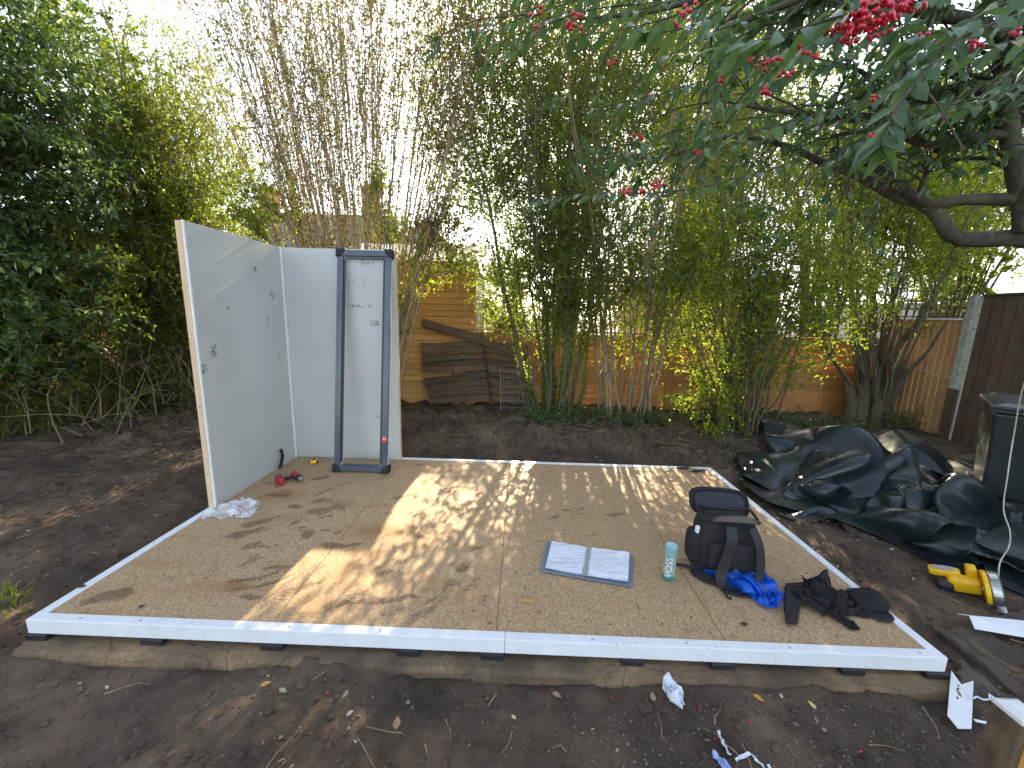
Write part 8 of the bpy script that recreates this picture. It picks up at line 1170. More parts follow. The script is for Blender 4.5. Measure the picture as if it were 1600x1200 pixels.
def cloud(vg, c, r, ntw, nl, L_, Wd, thr=-.12, freq=1.6, ln=(.15, .45), up=.4, seed=0, rad=.003, power=.45, hang=0.):
    """leafy twigs spread through a lumpy volume"""
    c = np.array(c, float); r = np.array(r, float); out = []
    while sum(len(o) for o in out) < ntw:
        q = nrm(rng.normal(0, 1, (ntw, 3)))*rng.random((ntw, 1))**power; p = c+q*r
        d = vnoise(p[:, 0]*freq+9, p[:, 2]*freq+seed*3.1, 100+seed)+vnoise(p[:, 1]*freq+p[:, 0]*.7, p[:, 2]*freq*1.1+4, 140+seed)+.5*vnoise(p[:, 0]*freq*2.7, p[:, 2]*freq*2.7, 170+seed)
        out.append(p[(d > thr) & (p[:, 2] > .12)])
    p = np.concatenate(out)[:ntw]; dr_ = nrm((p-c)/r*.6+rng.normal(0, .6, (ntw, 3))+np.array((0, 0, up))); l = rng.uniform(*ln, ntw)[:, None]
    P = bez(p, p+dr_*l*.6+(0, 0, .03), p+dr_*l-np.array((0, 0, 1))*l*hang, 4); R = taper(ntw, 4, rad, .001); vg.tubes(P, R, 3)
    n = ntw*nl; i = np.repeat(np.arange(ntw), nl); t = rng.uniform(.1, 1, n); pp = P[i, 0]*((1-t)**2)[:, None]+(P[i, 1]+P[i, 2])[:]*(t*(1-t))[:, None]+P[i, 3]*(t**2)[:, None]
    T = nrm(P[i, 3]-P[i, 0]); vg.leaves(pp, T*.6+nrm(rng.normal(0, 1, (n, 3)))*.9, rng.uniform(.55, 1.15, n)*L_, rng.uniform(.7, 1.1, n)*Wd, .5)
def at_a(*p): return np.array(at(*p))
# 1. tall multi-stem shrub behind the wall panels
v1 = Veg(); base = np.array(at(572, 640, 4.2)); base[2] = .2
T1 = np.array([at(x, rng.uniform(-190, 20), rng.uniform(3.3, 5.2)) for x in np.concatenate([rng.uniform(235, 480, 44), rng.uniform(440, 830, 62)])])
P, R = stem_fan(v1, base, (.45, .3), len(T1), T1, rng.uniform(.008, .019, len(T1)), .003, .50, 12, .02)
P2, R2_ = sprout(P, R, 330, .22, .75, (1.0, 2.6), along=1.5, out=.35, up=.35, K=7, rr=.55, wb=.012); v1.tubes(P2, R2_, 4)
P3, R3 = sprout(P2, R2_, 1500, .1, .9, (.3, .9), along=1.2, out=.55, up=.25, K=4, rr=.6, r1=.001); v1.tubes(P3, R3, 3)
P3b, R3b = sprout(P, R, 900, .3, 1., (.3, .9), along=1.2, out=.55, up=.25, K=4, rr=.3, r1=.001); v1.tubes(P3b, R3b, 3)
cloud(v1, at_a(695, 378, 4.1), (.42, .3, .5), 380, 8, .055, .03, -.6, 2, seed=27); cloud(v1, at_a(520, 90, 4.6), (2.3, .7, 2.3), 2300, 7, .045, .024, -.6, 1.3, seed=19); leafit(v1, P3, R3, 22000, .048, .022, along=.8); leafit(v1, P3b, R3b, 9000, .045, .022, along=.8); leafit(v1, P2, R2_, 4000, .045, .02)
cloud(v1, at_a(760, 120, 4.6), (1.0, .7, 2.2), 1700, 8, .046, .024, -.3, 1.5, seed=9)
cloud(v1, at_a(400, 330, 4.6), (.8, .5, .9), 300, 8, .05, .03, .0, 1.7, seed=10)
finish(v1, 'tall_shrub', 'tall sparse shrub of many pale fanned stems rising behind the wall panels', 'shrub', base, 'leaf_willow', 'bark_pale')
# low leafy side branches: one reaching over the shed, one left of the fan
def spray(vg, pts, n1, n2, L_, Wd, r0=.012, ln=(.15, .45), nl=18, K=10, kind=0, up=.25, droop=.1):
    Q = np.array(smoothpath([at(*p) for p in pts], K-1))[:, :]; Q = Q[np.linspace(0, len(Q)-1, K).astype(int)][None]
    R = taper(1, K, r0, .003); vg.tubes(Q, R, 6); A, B = sprout(Q, R, n1, .15, 1, ln, .6, .9, up, 4, .5, droop); vg.tubes(A, B, 3)
    if n2: A2, B2 = sprout(A, B, n2, .2, 1, (ln[0]*.5, ln[1]*.6), .6, .9, up, 4, .6, droop); vg.tubes(A2, B2, 3); leafit(vg, A2, B2, n2*nl//2, L_, Wd, kind=kind)
    leafit(vg, A, B, n1*nl//2, L_, Wd, kind=kind)
v = Veg()
spray(v, [(618, 600, 4.15), (625, 480, 4.05), (660, 440, 3.95), (700, 425, 3.9), (745, 418, 3.8)], 60, 120, .055, .03, .02)
spray(v, [(618, 590, 4.15), (640, 440, 4.1), (665, 380, 4.0), (700, 330, 4.0)], 30, 40, .05, .028, .02)
spray(v, [(612, 600, 4.1), (612, 420, 4.1), (600, 330, 4.1), (590, 270, 4.0)], 45, 90, .055, .03, .02, (.1, .3))
spray(v, [(560, 600, 4.1), (500, 400, 4.0), (430, 330, 3.9), (395, 290, 3.8)], 50, 130, .055, .03, .02)
spray(v, [(530, 600, 4.1), (450, 420, 4.0), (400, 360, 3.7), (370, 330, 3.6)], 60, 170, .055, .03, .02)
finish(v, 'young_shrub', 'bright yellow green leafy sprays poking over the shed and wall panel tops', 'shrub', (*base[:2]-.1, .2), 'leaf_bright', 'bark_pale')

def dense(vg, P, R, n1, n2, nl, L_, Wd, ln=(.4, 1.1), t0=.3, up=.2, droop=.05, out=.8):
    A, B = sprout(P, R, n1, t0, 1, ln, .8, out, up, 5, .5, droop); vg.tubes(A, B, 4)
    A2, B2 = sprout(A, B, n2, .1, 1, (ln[0]*.4, ln[1]*.45), .6, .9, up*.7, 4, .6, droop, .001); vg.tubes(A2, B2, 3)
    leafit(vg, A2, B2, int(nl*.8), L_, Wd); leafit(vg, A, B, int(nl*.2), L_, Wd); return A2, B2

# 2. ivy clad multi-stem shrub right of the rack
v2 = Veg(); base = np.array(at(862, 668, 4.3)); base[2] = .28
tops = np.concatenate([px_tops(14, (660, 850), (-150, 200), (3.2, 5.2)), px_tops(16, (820, 1060), (-150, 120), (3.4, 5.2))])
P, R = stem_fan(v2, base, (.32, .28), len(tops), tops, rng.choice([.008, .012, .016, .024, .045, .055], len(tops), p=[.2, .25, .2, .17, .1, .08]), .004, .5, 12, .065, 7)
dense(v2, P, R, 260, 1200, 6500, .052, .03, (.4, 1.2), .22, up=.15)
p, T, r_, u = pick(P[R[:, 0] > .015], R[R[:, 0] > .015], 4500, .0, .27); o_ = nrm(rng.normal(0, 1, (len(p), 3))); v2.leaves(p+o_*r_[:, None]*1.2, o_+np.array((0, 0, -.4)), rng.uniform(.03, .06, len(p)), rng.uniform(.03, .05, len(p)), .2)
cloud(v2, at_a(850, 190, 4.5), (2.0, .5, 2.7), 3300, 8, .048, .027, -.45, 1.5, seed=1)
cloud(v2, at_a(775, 275, 4.7), (.8, .35, .8), 800, 8, .05, .028, -.4, 1.6, seed=35)
cloud(v2, at_a(850, 420, 4.3), (1.15, .4, 1.3), 1800, 8, .052, .032, -.1, 1.7, seed=11)
finish(v2, 'ivy_clad_shrub', 'tall bushy shrub with ivy clad trunks right of the wire rack', 'shrub', base, 'leaf_ivy', 'bark_ivy')
# 3. upright shrub in the middle
v3 = Veg(); base = np.array(at(975, 672, 4.35)); base[2] = .3
tops = np.concatenate([px_tops(28, (850, 1180), (-120, 250), (3.6, 5.2)), px_tops(10, (900, 1100), (200, 420), (4, 5))])
P, R = stem_fan(v3, base, (.45, .3), len(tops), tops, rng.choice([.006, .010, .014, .020, .030], len(tops)), .004, .5, 11, .06)
dense(v3, P, R, 260, 1100, 6000, .052, .028, (.4, 1.0), .25)
cloud(v3, at_a(1060, 230, 4.7), (2.2, .5, 2.3), 3300, 8, .048, .027, -.45, 1.5, seed=2)
cloud(v3, at_a(985, 450, 4.4), (1.35, .4, 1.2), 1900, 8, .052, .03, -.0, 1.7, seed=12)
cloud(v3, at_a(950, 395, 4.7), (1.5, .35, .95), 1500, 8, .052, .03, -.3, 1.7, seed=16)
cloud(v3, at_a(900, 150, 5.6), (3.2, 1.0, 2.8), 8500, 8, .050, .028, -.8, 1.2, seed=15)
finish(v3, 'upright_shrub', 'upright shrub with bare lower stems in middle of the back border', 'shrub', base, 'leaf_bright', 'bark_twig')
# 4. bright bush
v4 = Veg(); base = np.array(at(1150, 690, 4.0)); base[2] = .3
tops = np.concatenate([px_tops(22, (1010, 1290), (380, 560), (3.3, 4.6)), px_tops(26, (1060, 1350), (60, 340), (3.5, 5.0))])
P, R = stem_fan(v4, base, (.5, .25), len(tops), tops, rng.uniform(.008, .022, len(tops)), .004, .5, 10, .05)
dense(v4, P, R, 300, 1400, 10000, .055, .033, (.3, .9), .22)
lows = px_tops(12, (1020, 1160), (600, 700), (3.2, 3.9)); P, R = stem_fan(v4, base+np.array((-.35, 0, 0)), (.2, .2), 12, lows+np.array((0, 0, .0)), .01, .003, 1.1, 8, .02); dense(v4, P, R, 70, 300, 3200, .045, .03, (.15, .4), .3, up=0, droop=.3)
cloud(v4, at_a(1180, 470, 4.1), (1.7, .42, 1.3), 2500, 8, .055, .032, -.1, 1.7, seed=3)
finish(v4, 'leafy_bush', 'dense bright green bush drooping low just behind the deck corner', 'shrub', base, 'leaf_bright', 'bark_dark')
# 5. stump shrub
v5 = Veg(); base = np.array(at(1345, 655, 5.0)); base[2] = .25
tops = np.concatenate([px_tops(30, (1290, 1560), (200, 420), (4.0, 5.3)), px_tops(14, (1250, 1500), (60, 260), (4.2, 5.3))])
P, R = stem_fan(v5, base+np.array((.1, 0, .45)), (.36, .22), len(tops), tops, rng.uniform(.018, .034, len(tops)), .005, .42, 10, .045, 7)
dense(v5, P, R, 300, 1400, 13000, .055, .03, (.35, .9), .42)
st = np.array([[base+np.array((dx*1.5, dy, -.25)), base+np.array((dx*1.15, dy, .1)), base+np.array((dx*1.2, dy, .4)), base+np.array((dx*1.8, dy*1.2, .75))] for dx, dy in ((-.22, 0), (-.1, -.1), (.02, .05), (.12, -.12), (.24, 0), (.33, .05))])
v5.tubes(wob(st, .02), taper(6, 4, .13, .07), 9)
for pts in ([(1330, 600, 4.6), (1300, 560, 4.4), (1283, 520, 4.3), (1283, 480, 4.3)], [(1295, 560, 4.4), (1310, 500, 4.3), (1308, 430, 4.3)], [(1400, 600, 4.8), (1440, 560, 4.5), (1465, 525, 4.3), (1480, 500, 4.2)]):
    Q = np.array(smoothpath([at(*p) for p in pts], 8))[:9][None]; v5.tubes(Q, taper(1, Q.shape[1], .035, .012), 7)
cloud(v5, at_a(1370, 330, 4.9), (1.9, .8, 1.15), 2700, 9, .055, .032, -.1, 1.5, seed=4)
finish(v5, 'stump_shrub', 'thick gnarled stump sprouting many bare stems before the right back corner', 'shrub', base, 'leaf_bright', 'bark_dark')

# low dark growth and dead leaves round the feet of the shrubs
vg_ = Veg()
for px_, n_ in ((860, 260), (940, 120), (1010, 200), (1110, 260), (1200, 300), (1260, 120), (1330, 60)):
    b_ = at_a(px_, 672, 4.1); b_[2] = .36; cloud(vg_, b_, (.45, .3, .16), n_, 6, .05, .035, -.6, 2, ln=(.06, .2), seed=px_ % 37)
tag(link('ground_cover', vg_.leaf_mesh('ground_cover'), MT['leaf_dark']), kind='stuff')
tag(link('ground_cover_stalks', vg_.stems_mesh('ground_cover_stalks'), MT['bark_dark']), kind='stuff')
# trees beyond the fence
def round_tree(name, label, cat, base, height, crown_c, crown_r, nclump, nleaf, L_, Wd, leaf, bark, r0=.12, group=None, n2=6):
    vg = Veg(); base = np.array(base, float); cc = np.array(crown_c, float); cr_ = np.array(crown_r, float)
    d = nrm(rng.normal(0, 1, (nclump, 3))); q = cc+d*cr_*(rng.uniform(.35, 1, (nclump, 1))**.6)
    q = q[q[:, 2] > base[2]+.3]; n = len(q)
    B = np.repeat(base[None], n, 0)+rng.normal(0, .05, (n, 3))*np.array((1, 1, 0)); m_ = B*.5+q*.5; m_[:, :2] = B[:, :2]*.75+q[:, :2]*.25; m_[:, 2] = B[:, 2]+(q[:, 2]-B[:, 2])*.75
    P = wob(bez(B, m_, q, 9), .10); R = taper(n, 9, r0*.28, .006); vg.tubes(P, R, 5)
    vg.tubes(np.array([[base-(0, 0, .2), base+(0, 0, .4), base+(.03, 0, 1.), base+(0, 0.02, 1.7)]]), taper(1, 4, r0, r0*.7), 9)
    A, Br = sprout(P, R, n*n2, .45, 1, (cr_.min()*.15, cr_.min()*.45), .5, 1., .15, 5, .5, .05); vg.tubes(A, Br, 3)
    A2, B2 = sprout(A, Br, n*n2*3, .2, 1, (.12, .4), .5, 1., .1, 3, .6, .1, .001); vg.tubes(A2, B2, 3)
    cloud(vg, cc, cr_, int(nleaf*.085), 9, L_, Wd, -.02, 1.6, seed=int(abs(cc[0])*7) % 40)
    leafit(vg, A2, B2, int(nleaf*.75), L_, Wd, 0, 1); leafit(vg, A, Br, int(nleaf*.25), L_, Wd, .2, 1)
    return finish(vg, name, label, cat, base, leaf, bark, group, 'trunk', 'crown')
G = 'trees and tall hedges beyond the back fence'
def T_at(px, py, Y, rx, ry, rz): c = at(px, py, Y); return c, (rx, ry, rz)
for px, py, Y, rr, n, nl, lf, lab in ((1120, 250, 7.2, (1.8, 1.0, 1.7), 34, 13000, 'leaf_mid', 'leafy tree crown beyond the fence above the sky-tinted sheet roof'),
        (1330, 200, 7.6, (2.3, 1.1, 2.2), 44, 18000, 'leaf_mid', 'broad leafy tree beyond the fence behind the stump shrub'),
        (1540, 260, 7.0, (2.4, 1.1, 1.8), 40, 28000, 'leaf_bright', 'bright green tree beyond the far right fence corner'),
        (905, 110, 7.0, (1.7, 1.0, 2.3), 34, 15000, 'leaf_mid', 'tall leafy tree beyond the fence where the sun shines through'),
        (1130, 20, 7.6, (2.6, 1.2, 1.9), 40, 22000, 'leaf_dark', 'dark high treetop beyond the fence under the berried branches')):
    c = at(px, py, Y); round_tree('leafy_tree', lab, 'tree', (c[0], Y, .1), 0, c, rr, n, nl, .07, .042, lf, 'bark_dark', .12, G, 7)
c = at(800, 480, 7.4); round_tree('leafy_tree', 'low bright bush beyond the fence just right of the shed', 'tree', (2.5, 7.3, .1), 0, (2.5, 7.3, 2.2), (.85, .5, .95), 26, 12000, .055, .035, 'leaf_bright', 'bark_dark', .06, G, 7)
c = at(600, 345, 14.); round_tree('conifer', 'small dark conifer beyond the shed between the fanned stems', 'tree', (c[0], 14, 0), 0, c-(0, 0, .6), (1.0, .8, 1.6), 40, 9000, .10, .03, 'leaf_dark', 'bark_dark', .12)

# left thicket
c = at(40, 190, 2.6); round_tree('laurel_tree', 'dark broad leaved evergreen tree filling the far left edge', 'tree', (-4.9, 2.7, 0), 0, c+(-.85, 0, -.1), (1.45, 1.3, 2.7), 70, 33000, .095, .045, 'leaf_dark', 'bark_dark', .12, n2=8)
c = at(170, 250, 4.4); round_tree('hawthorn_tree', 'twiggy green tree left of the panels with dense middle crown', 'tree', (-3.8, 4.8, 0), 0, c, (1.75, 1.2, 2.2), 60, 40000, .055, .03, 'leaf_mid', 'bark_twig', .11, n2=9)
c = at(300, 250, 5.2); round_tree('hawthorn_tree', 'thinner twiggy tree whose crown touches the fanned shrub', 'tree', (-3.1, 5.3, 0), 0, c+(-.1, 0, 0), (1.15, 1.0, 1.9), 42, 24000, .05, .028, 'leaf_mid', 'bark_twig', .10, n2=9)
c = at(40, 450, 3.2); round_tree('laurel_bush', 'low dark leafy bush at the left edge above bare soil', 'shrub', (-4.7, 3.4, 0), 0, c+(-.3, 0, -.1), (1.5, .8, 1.2), 40, 24000, .07, .04, 'leaf_mid', 'bark_twig', .08, n2=7)
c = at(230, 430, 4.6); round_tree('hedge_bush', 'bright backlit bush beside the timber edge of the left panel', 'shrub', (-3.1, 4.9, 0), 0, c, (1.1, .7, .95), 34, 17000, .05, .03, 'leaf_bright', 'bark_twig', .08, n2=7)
vh = Veg();  # leaf mass added unseen behind the panels, tall enough to stop low sun
for cx_, cy_, cz_, rx_, rz_, sd_, nn_ in ((-2.2, 5.1, 1.5, .95, 1.45, 31, 2600), (-1.1, 5.0, 1.5, .85, 1.35, 32, 2200), (-3.2, 4.9, 1.3, .95, 1.25, 33, 2400)): cloud(vh, (cx_, cy_, cz_), (rx_, .45, rz_), nn_, 9, .05, .03, -.15, 1.7, seed=sd_)
B0 = np.array([(rng.uniform(-3.4, -.7), rng.uniform(4.8, 5.2), .1) for _ in range(40)]); E0 = B0+np.stack([rng.normal(0, .3, 40), rng.normal(0, .15, 40), rng.uniform(1.2, 2.2, 40)], 1); vh.tubes(wob(bez(B0, (B0+E0)/2, E0, 7), .04), taper(40, 7, .016, .004), 5)
finish(vh, 'sun_block_hedge', 'leafy hedge added out of sight behind the left panel to block sun', 'hedge', (-2, 5, .1), 'leaf_bright', 'bark_twig')
# tangled bare branches with the leaning stump
vb = Veg(); base = np.array(at(215, 640, 4.7)); base[2] = .08
Q = np.array([smoothpath([base, base+(.05, 0, .5), base+(-.02, -.05, .9), base+(.25, -.1, 1.35), base+(.75, -.15, 1.75)], 12)[:12], smoothpath([base+(.08, 0, 0), base+(.12, 0, .6), base+(.4, -.1, 1.0), base+(.8, -.1, 1.2), base+(1.0, 0, 1.5)], 12)[:12], smoothpath([base-(.08, 0, 0), base+(-.15, 0, .6), base+(-.5, .0, 1.0), base+(-.8, -.1, 1.3), base+(-1.3, 0, 1.7)], 12)[:12]])
vb.tubes(Q, taper(3, 12, .085, .03), 8); RQ = taper(3, 12, .085, .03)
A, B = sprout(Q, RQ, 46, .15, 1, (.6, 1.7), .5, 1., .1, 8, .3, .3, .004, .05); vb.tubes(A, B, 5)
A2, B2 = sprout(A, B, 260, .1, 1, (.3, .9), .5, 1., .0, 6, .6, .3, .002, .03); vb.tubes(A2, B2, 4)
leafit(vb, A2, B2, 1500, .045, .028)
finish(vb, 'gnarled_shrub', 'leaning gnarled shrub trunk with bare tangled branches left of panels', 'shrub', base, 'leaf_bright', 'bark_twig')
vb = Veg(); n = 150; B0 = np.array([at(rng.uniform(-60, 290), 0, 4)*0+np.array((rng.uniform(-5.6, -3.0), rng.uniform(3.1, 5.2), rng.uniform(0, .5))) for _ in range(n)])
E0 = B0+np.stack([rng.normal(.0, .8, n), rng.normal(-.1, .35, n), rng.uniform(-.1, 1.9, n)], 1); E0[:, 2] = np.maximum(E0[:, 2], .06); Cc = (B0+E0)/2+np.stack([rng.normal(0, .3, n), rng.normal(0, .2, n), rng.uniform(.1, .6, n)], 1)
P = wob(bez(B0, Cc, E0, 9), .03); R = taper(n, 9, rng.uniform(.004, .012, n), .002); vb.tubes(P, R, 5); A, B = sprout(P, R, 500, .1, 1, (.15, .6), .5, 1., .0, 5, .6, .2, .001, .02); vb.tubes(A, B, 3); leafit(vb, A, B, 3800, .045, .03)
for c_, r_, n_, sd_ in (((-4.8, 3.6, .75), (1.1, .5, .75), 1700, 41), ((-3.7, 4.4, .75), (1.0, .5, .8), 1400, 42), ((-5.2, 2.9, .6), (.8, .5, .6), 700, 43)): cloud(vb, c_, r_, n_, 8, .05, .032, -.15, 1.9, seed=sd_)
finish(vb, 'bramble_thicket', 'low tangle of leafy bramble canes along foot of the left trees', 'bramble', (-4.3, 3.9, 0), 'leaf_mid', 'bark_twig')
# weeds by the pale fence
vb = Veg(); B0 = np.array([at(rng.uniform(1390, 1475), 655, 4.6) for _ in range(60)]); B0[:, 2] = .28; P = bez(B0, B0+rng.normal(0, .05, (60, 3))+(0, 0, .12), B0+rng.normal(0, .12, (60, 3))+(0, 0, .22), 4); vb.tubes(P, taper(60, 4, .004, .002), 3); leafit(vb, P, taper(60, 4, .004, .002), 700, .05, .035)
finish(vb, 'weed_clump', 'low leafy weeds growing at foot of the pale orange fence', 'plant', (*B0[0][:2], .25), 'leaf_mid', 'bark_twig', stem_name='stalks', leaf_name='leaves')
vb = Veg(); B0 = np.array([gr(rng.uniform(-30, 30), rng.uniform(935, 965), .02) for _ in range(40)]); P = bez(B0, B0+rng.normal(0, .02, (40, 3))+(0, 0, .05), B0+rng.normal(0, .05, (40, 3))+(0, 0, .07), 4); vb.tubes(P, taper(40, 4, .002, .001), 3); leafit(vb, P, taper(40, 4, .004, .002), 240, .05, .008, out=.4, along=1)
finish(vb, 'grass_tuft', 'small grass tuft on bare soil left of the deck corner', 'grass', (*B0[0][:2], .02), 'leaf_bright', 'bark_twig', stem_name='stalks', leaf_name='blades')['kind'] = 'stuff'

# ------------------------------------------------------------------ cotoneaster overhanging from the right
vc = Veg(); brs = []
def limb(pts, r0, r1, K=14, k=10, wb=.008):
    Q = np.array(smoothpath([at(*p) if len(p) == 3 else p[:3] for p in pts], K*2)); Q = Q[np.linspace(0, len(Q)-1, K).astype(int)][None]; Q = wob(Q, wb); R = taper(1, K, r0, r1); vc.tubes(Q, R, k); brs.append((Q, R)); return Q, R
tb = np.array((7.35, .9, 0.))
limb([(*tb, 0), (7.2, .95, .9, 0), (7.05, 1.0, 1.7, 0), (1665, 300, 1.0), (1600, 330, 1.15)], .13, .075)
limb([(1660, 400, 1.1), (1600, 372, 1.2), (1500, 374, 1.3), (1470, 355, 1.35), (1440, 318, 1.4), (1390, 300, 1.5), (1320, 262, 1.6), (1260, 240, 1.7), (1200, 222, 1.8)], .068, .018, 20, wb=.014)
limb([(1640, 310, 1.1), (1590, 312, 1.15), (1520, 312, 1.25), (1460, 318, 1.35), (1420, 300, 1.4), (1370, 262, 1.5), (1300, 235, 1.5)], .048, .024, 16, wb=.012)
limb([(1600, 360, 1.15), (1592, 290, 1.15), (1578, 210, 1.1), (1565, 120, 1.0), (1575, 20, .9), (1590, -120, .8)], .058, .035, 16)
limb([(1680, 110, .9), (1600, 125, 1.0), (1540, 142, 1.1), (1450, 160, 1.25), (1350, 185, 1.4), (1240, 175, 1.5), (1150, 160, 1.6)], .055, .012, 16)
limb([(1572, 210, 1.1), (1500, 215, 1.15), (1440, 225, 1.2), (1380, 200, 1.2), (1300, 210, 1.3)], .035, .01)
limb([(1580, 60, .9), (1450, 20, .9), (1300, 0, 1.1), (1150, -10, 1.3), (1000, 20, 1.5), (850, 30, 1.6)], .04, .008, 16)
limb([(1590, -60, .8), (1500, -90, .3), (1400, -60, 0), (1250, 0, 0.1), (1100, 60, .4)], .035, .008, 16)
limb([(1430, 312, 1.4), (1445, 270, 1.35), (1460, 230, 1.3), (1475, 190, 1.3)], .018, .006, 8)
limb([(1200, 222, 1.8), (1130, 215, 1.8), (1060, 240, 1.9), (980, 250, 1.9)], .02, .005, 8)
BR = np.concatenate([b[0][:, np.linspace(0, b[0].shape[1]-1, 8).astype(int)] for b in brs[3:]]); BRr = np.concatenate([b[1][:, np.linspace(0, b[1].shape[1]-1, 8).astype(int)] for b in brs[3:]])
# many small secondary branches with leaf sprays on them
A, B = sprout(BR, BRr, 150, .25, 1, (.3, 1.1), .7, .8, .1, 7, .4, .15, .003, .02); vc.tubes(A, B, 5)
A2, B2 = sprout(A, B, 520, .15, 1, (.12, .4), .6, .9, 0, 5, .6, .2, .0015, .008); vc.tubes(A2, B2, 4)
leafit(vc, A2, B2, 6000, .08, .031, .1, 1, .6, .8, -.25, .8, 1)
def coto_spray(pts, n, L_, Wd, r0=.004, droop=.55):
    """leaves set alternately along one twig, hanging like on cotoneaster"""
    Q = np.array(smoothpath([at(*p) for p in pts], 24)); Qk = Q[np.linspace(0, len(Q)-1, 12).astype(int)][None]; R = taper(1, 12, r0, .0015); vc.tubes(Qk, R, 6)
    T = nrm(np.gradient(Q, axis=0)); u = np.linspace(1, len(Q)-1.01, n); i = u.astype(int); f = (u-i)[:, None]; j = np.minimum(i+1, len(Q)-1)
    p = Q[i]*(1-f)+Q[j]*f; t_ = T[i]; side = nrm(np.cross(t_, (0, 0, 1.)))*np.where(np.arange(n) % 2, 1, -1)[:, None]
    d = t_*.55+side*rng.uniform(.3, .8, (n, 1))+np.array((0, 0, -1))*rng.uniform(.1, 1, (n, 1))*droop+rng.normal(0, .15, (n, 3)); vc.leaves(p, d, rng.uniform(.7, 1.1, n)*L_, rng.uniform(.8, 1.1, n)*Wd, 1.0, 1)
    return Q
sp = [([(1240, 255, .5), (1150, 280, .3), (1050, 300, .2), (930, 302, .15), (835, 315, .1)], 34, .085, .032), ([(1420, 130, .2), (1320, 165, .0), (1200, 200, -.2), (1100, 215, -.2)], 30, .085, .033), ([(1350, 180, .6), (1200, 215, .5), (1080, 240, .5), (960, 250, .5)], 28, .085, .03),
      ([(1560, -60, -.7), (1450, -10, -.9), (1330, 20, -.95), (1200, 60, -.95), (1130, 75, -.9)], 30, .07, .024), ([(1600, 20, -.6), (1500, 60, -.8), (1430, 130, -.9), (1385, 200, -.95), (1375, 235, -.95)], 26, .07, .026), ([(1700, 40, -.5), (1560, 70, -.6), (1450, 100, -.6), (1380, 140, -.6)], 26, .08, .03),
      ([(1640, -30, -.7), (1560, 10, -.8), (1500, 40, -.85), (1420, 60, -.85)], 24, .07, .026), ([(1400, -60, -.6), (1300, 20, -.7), (1250, 80, -.7), (1190, 120, -.7)], 26, .08, .03), ([(1260, -60, 0), (1120, 0, 0), (1000, 40, 0), (880, 60, .1)], 28, .09, .033),
      ([(1100, -80, .3), (960, -20, .3), (840, 20, .3), (760, 50, .3)], 26, .09, .033), ([(1050, -60, .6), (900, 20, .6), (800, 80, .6), (750, 110, .6)], 22, .09, .033), ([(1300, 60, .3), (1150, 110, .3), (1020, 150, .3), (930, 170, .3)], 26, .09, .033), ([(1500, 170, .3), (1400, 190, .2), (1330, 230, .2), (1290, 260, .2)], 22, .09, .033),
      ([(1680, 150, .0), (1600, 150, 0), (1500, 160, 0), (1440, 190, 0)], 26, .09, .033), ([(1230, 180, .4), (1130, 190, .4), (1040, 210, .4), (960, 250, .4)], 24, .09, .03)]
for i in range(36):
    x = rng.uniform(1000, 1640); y = rng.uniform(-60, 190-max(0, (1250-x))*.12); Yd = rng.uniform(-.3, 1.4); dx = rng.uniform(90, 190); sp.append(([(x+dx, y-rng.uniform(20, 60), Yd+.1), (x+dx*.5, y-10, Yd), (x, y+rng.uniform(0, 40), Yd)], 20, .085, .032))
for i in range(14):
    x = rng.uniform(720, 1000); y = rng.uniform(-60, 60); Yd = rng.uniform(.2, 1.6); dx = rng.uniform(90, 190); sp.append(([(x+dx, y-rng.uniform(20, 60), Yd+.1), (x+dx*.5, y-10, Yd), (x, y+rng.uniform(0, 40), Yd)], 16, .085, .032))
for s_ in sp: coto_spray(*s_)
ct = finish(vc, 'cotoneaster_tree', 'glossy leaved tree with red berries overhanging from the right', 'tree', tb, 'leaf_coto', 'bark_coto', None, 'trunk_and_branches', 'foliage', (1,))
MT['berry'] = simple('red berries', (.55, .012, .03), .22, var=.2, vs=40, bmp=0, coat=.3)
MT['berry_cap'] = simple('berry calyx', (.06, .02, .015), .7)
def berry_cluster(px, py, Yd, n, sx, r=.0042):
    c = at(px, py, Yd); mb = MB(); mbs = MB(); top = c+np.array((0, 0, sx*.9))
    for _ in range(n):
        p = c+rng.normal(0, 1, 3)*np.array((sx, sx*.6, sx*.55)); rr_ = r*rng.uniform(.85, 1.15)
        mb.lathe([(rr_*math.sin(a)+1e-5, -rr_*math.cos(a)*1.05) for a in np.linspace(0.02, math.pi-.02, 8)], p, 10, Matrix.Rotation(rng.uniform(-.6, .6), 3, 'X'))
        mbs.tube([p+(0, 0, rr_), (p+top)/2+rng.normal(0, .002, 3), top], .0006, 3)
    o = mb.build('berry_cluster', MT['berry'], ct, True, smooth=True); mbs.build('stalks', MT['bark_coto'], o)
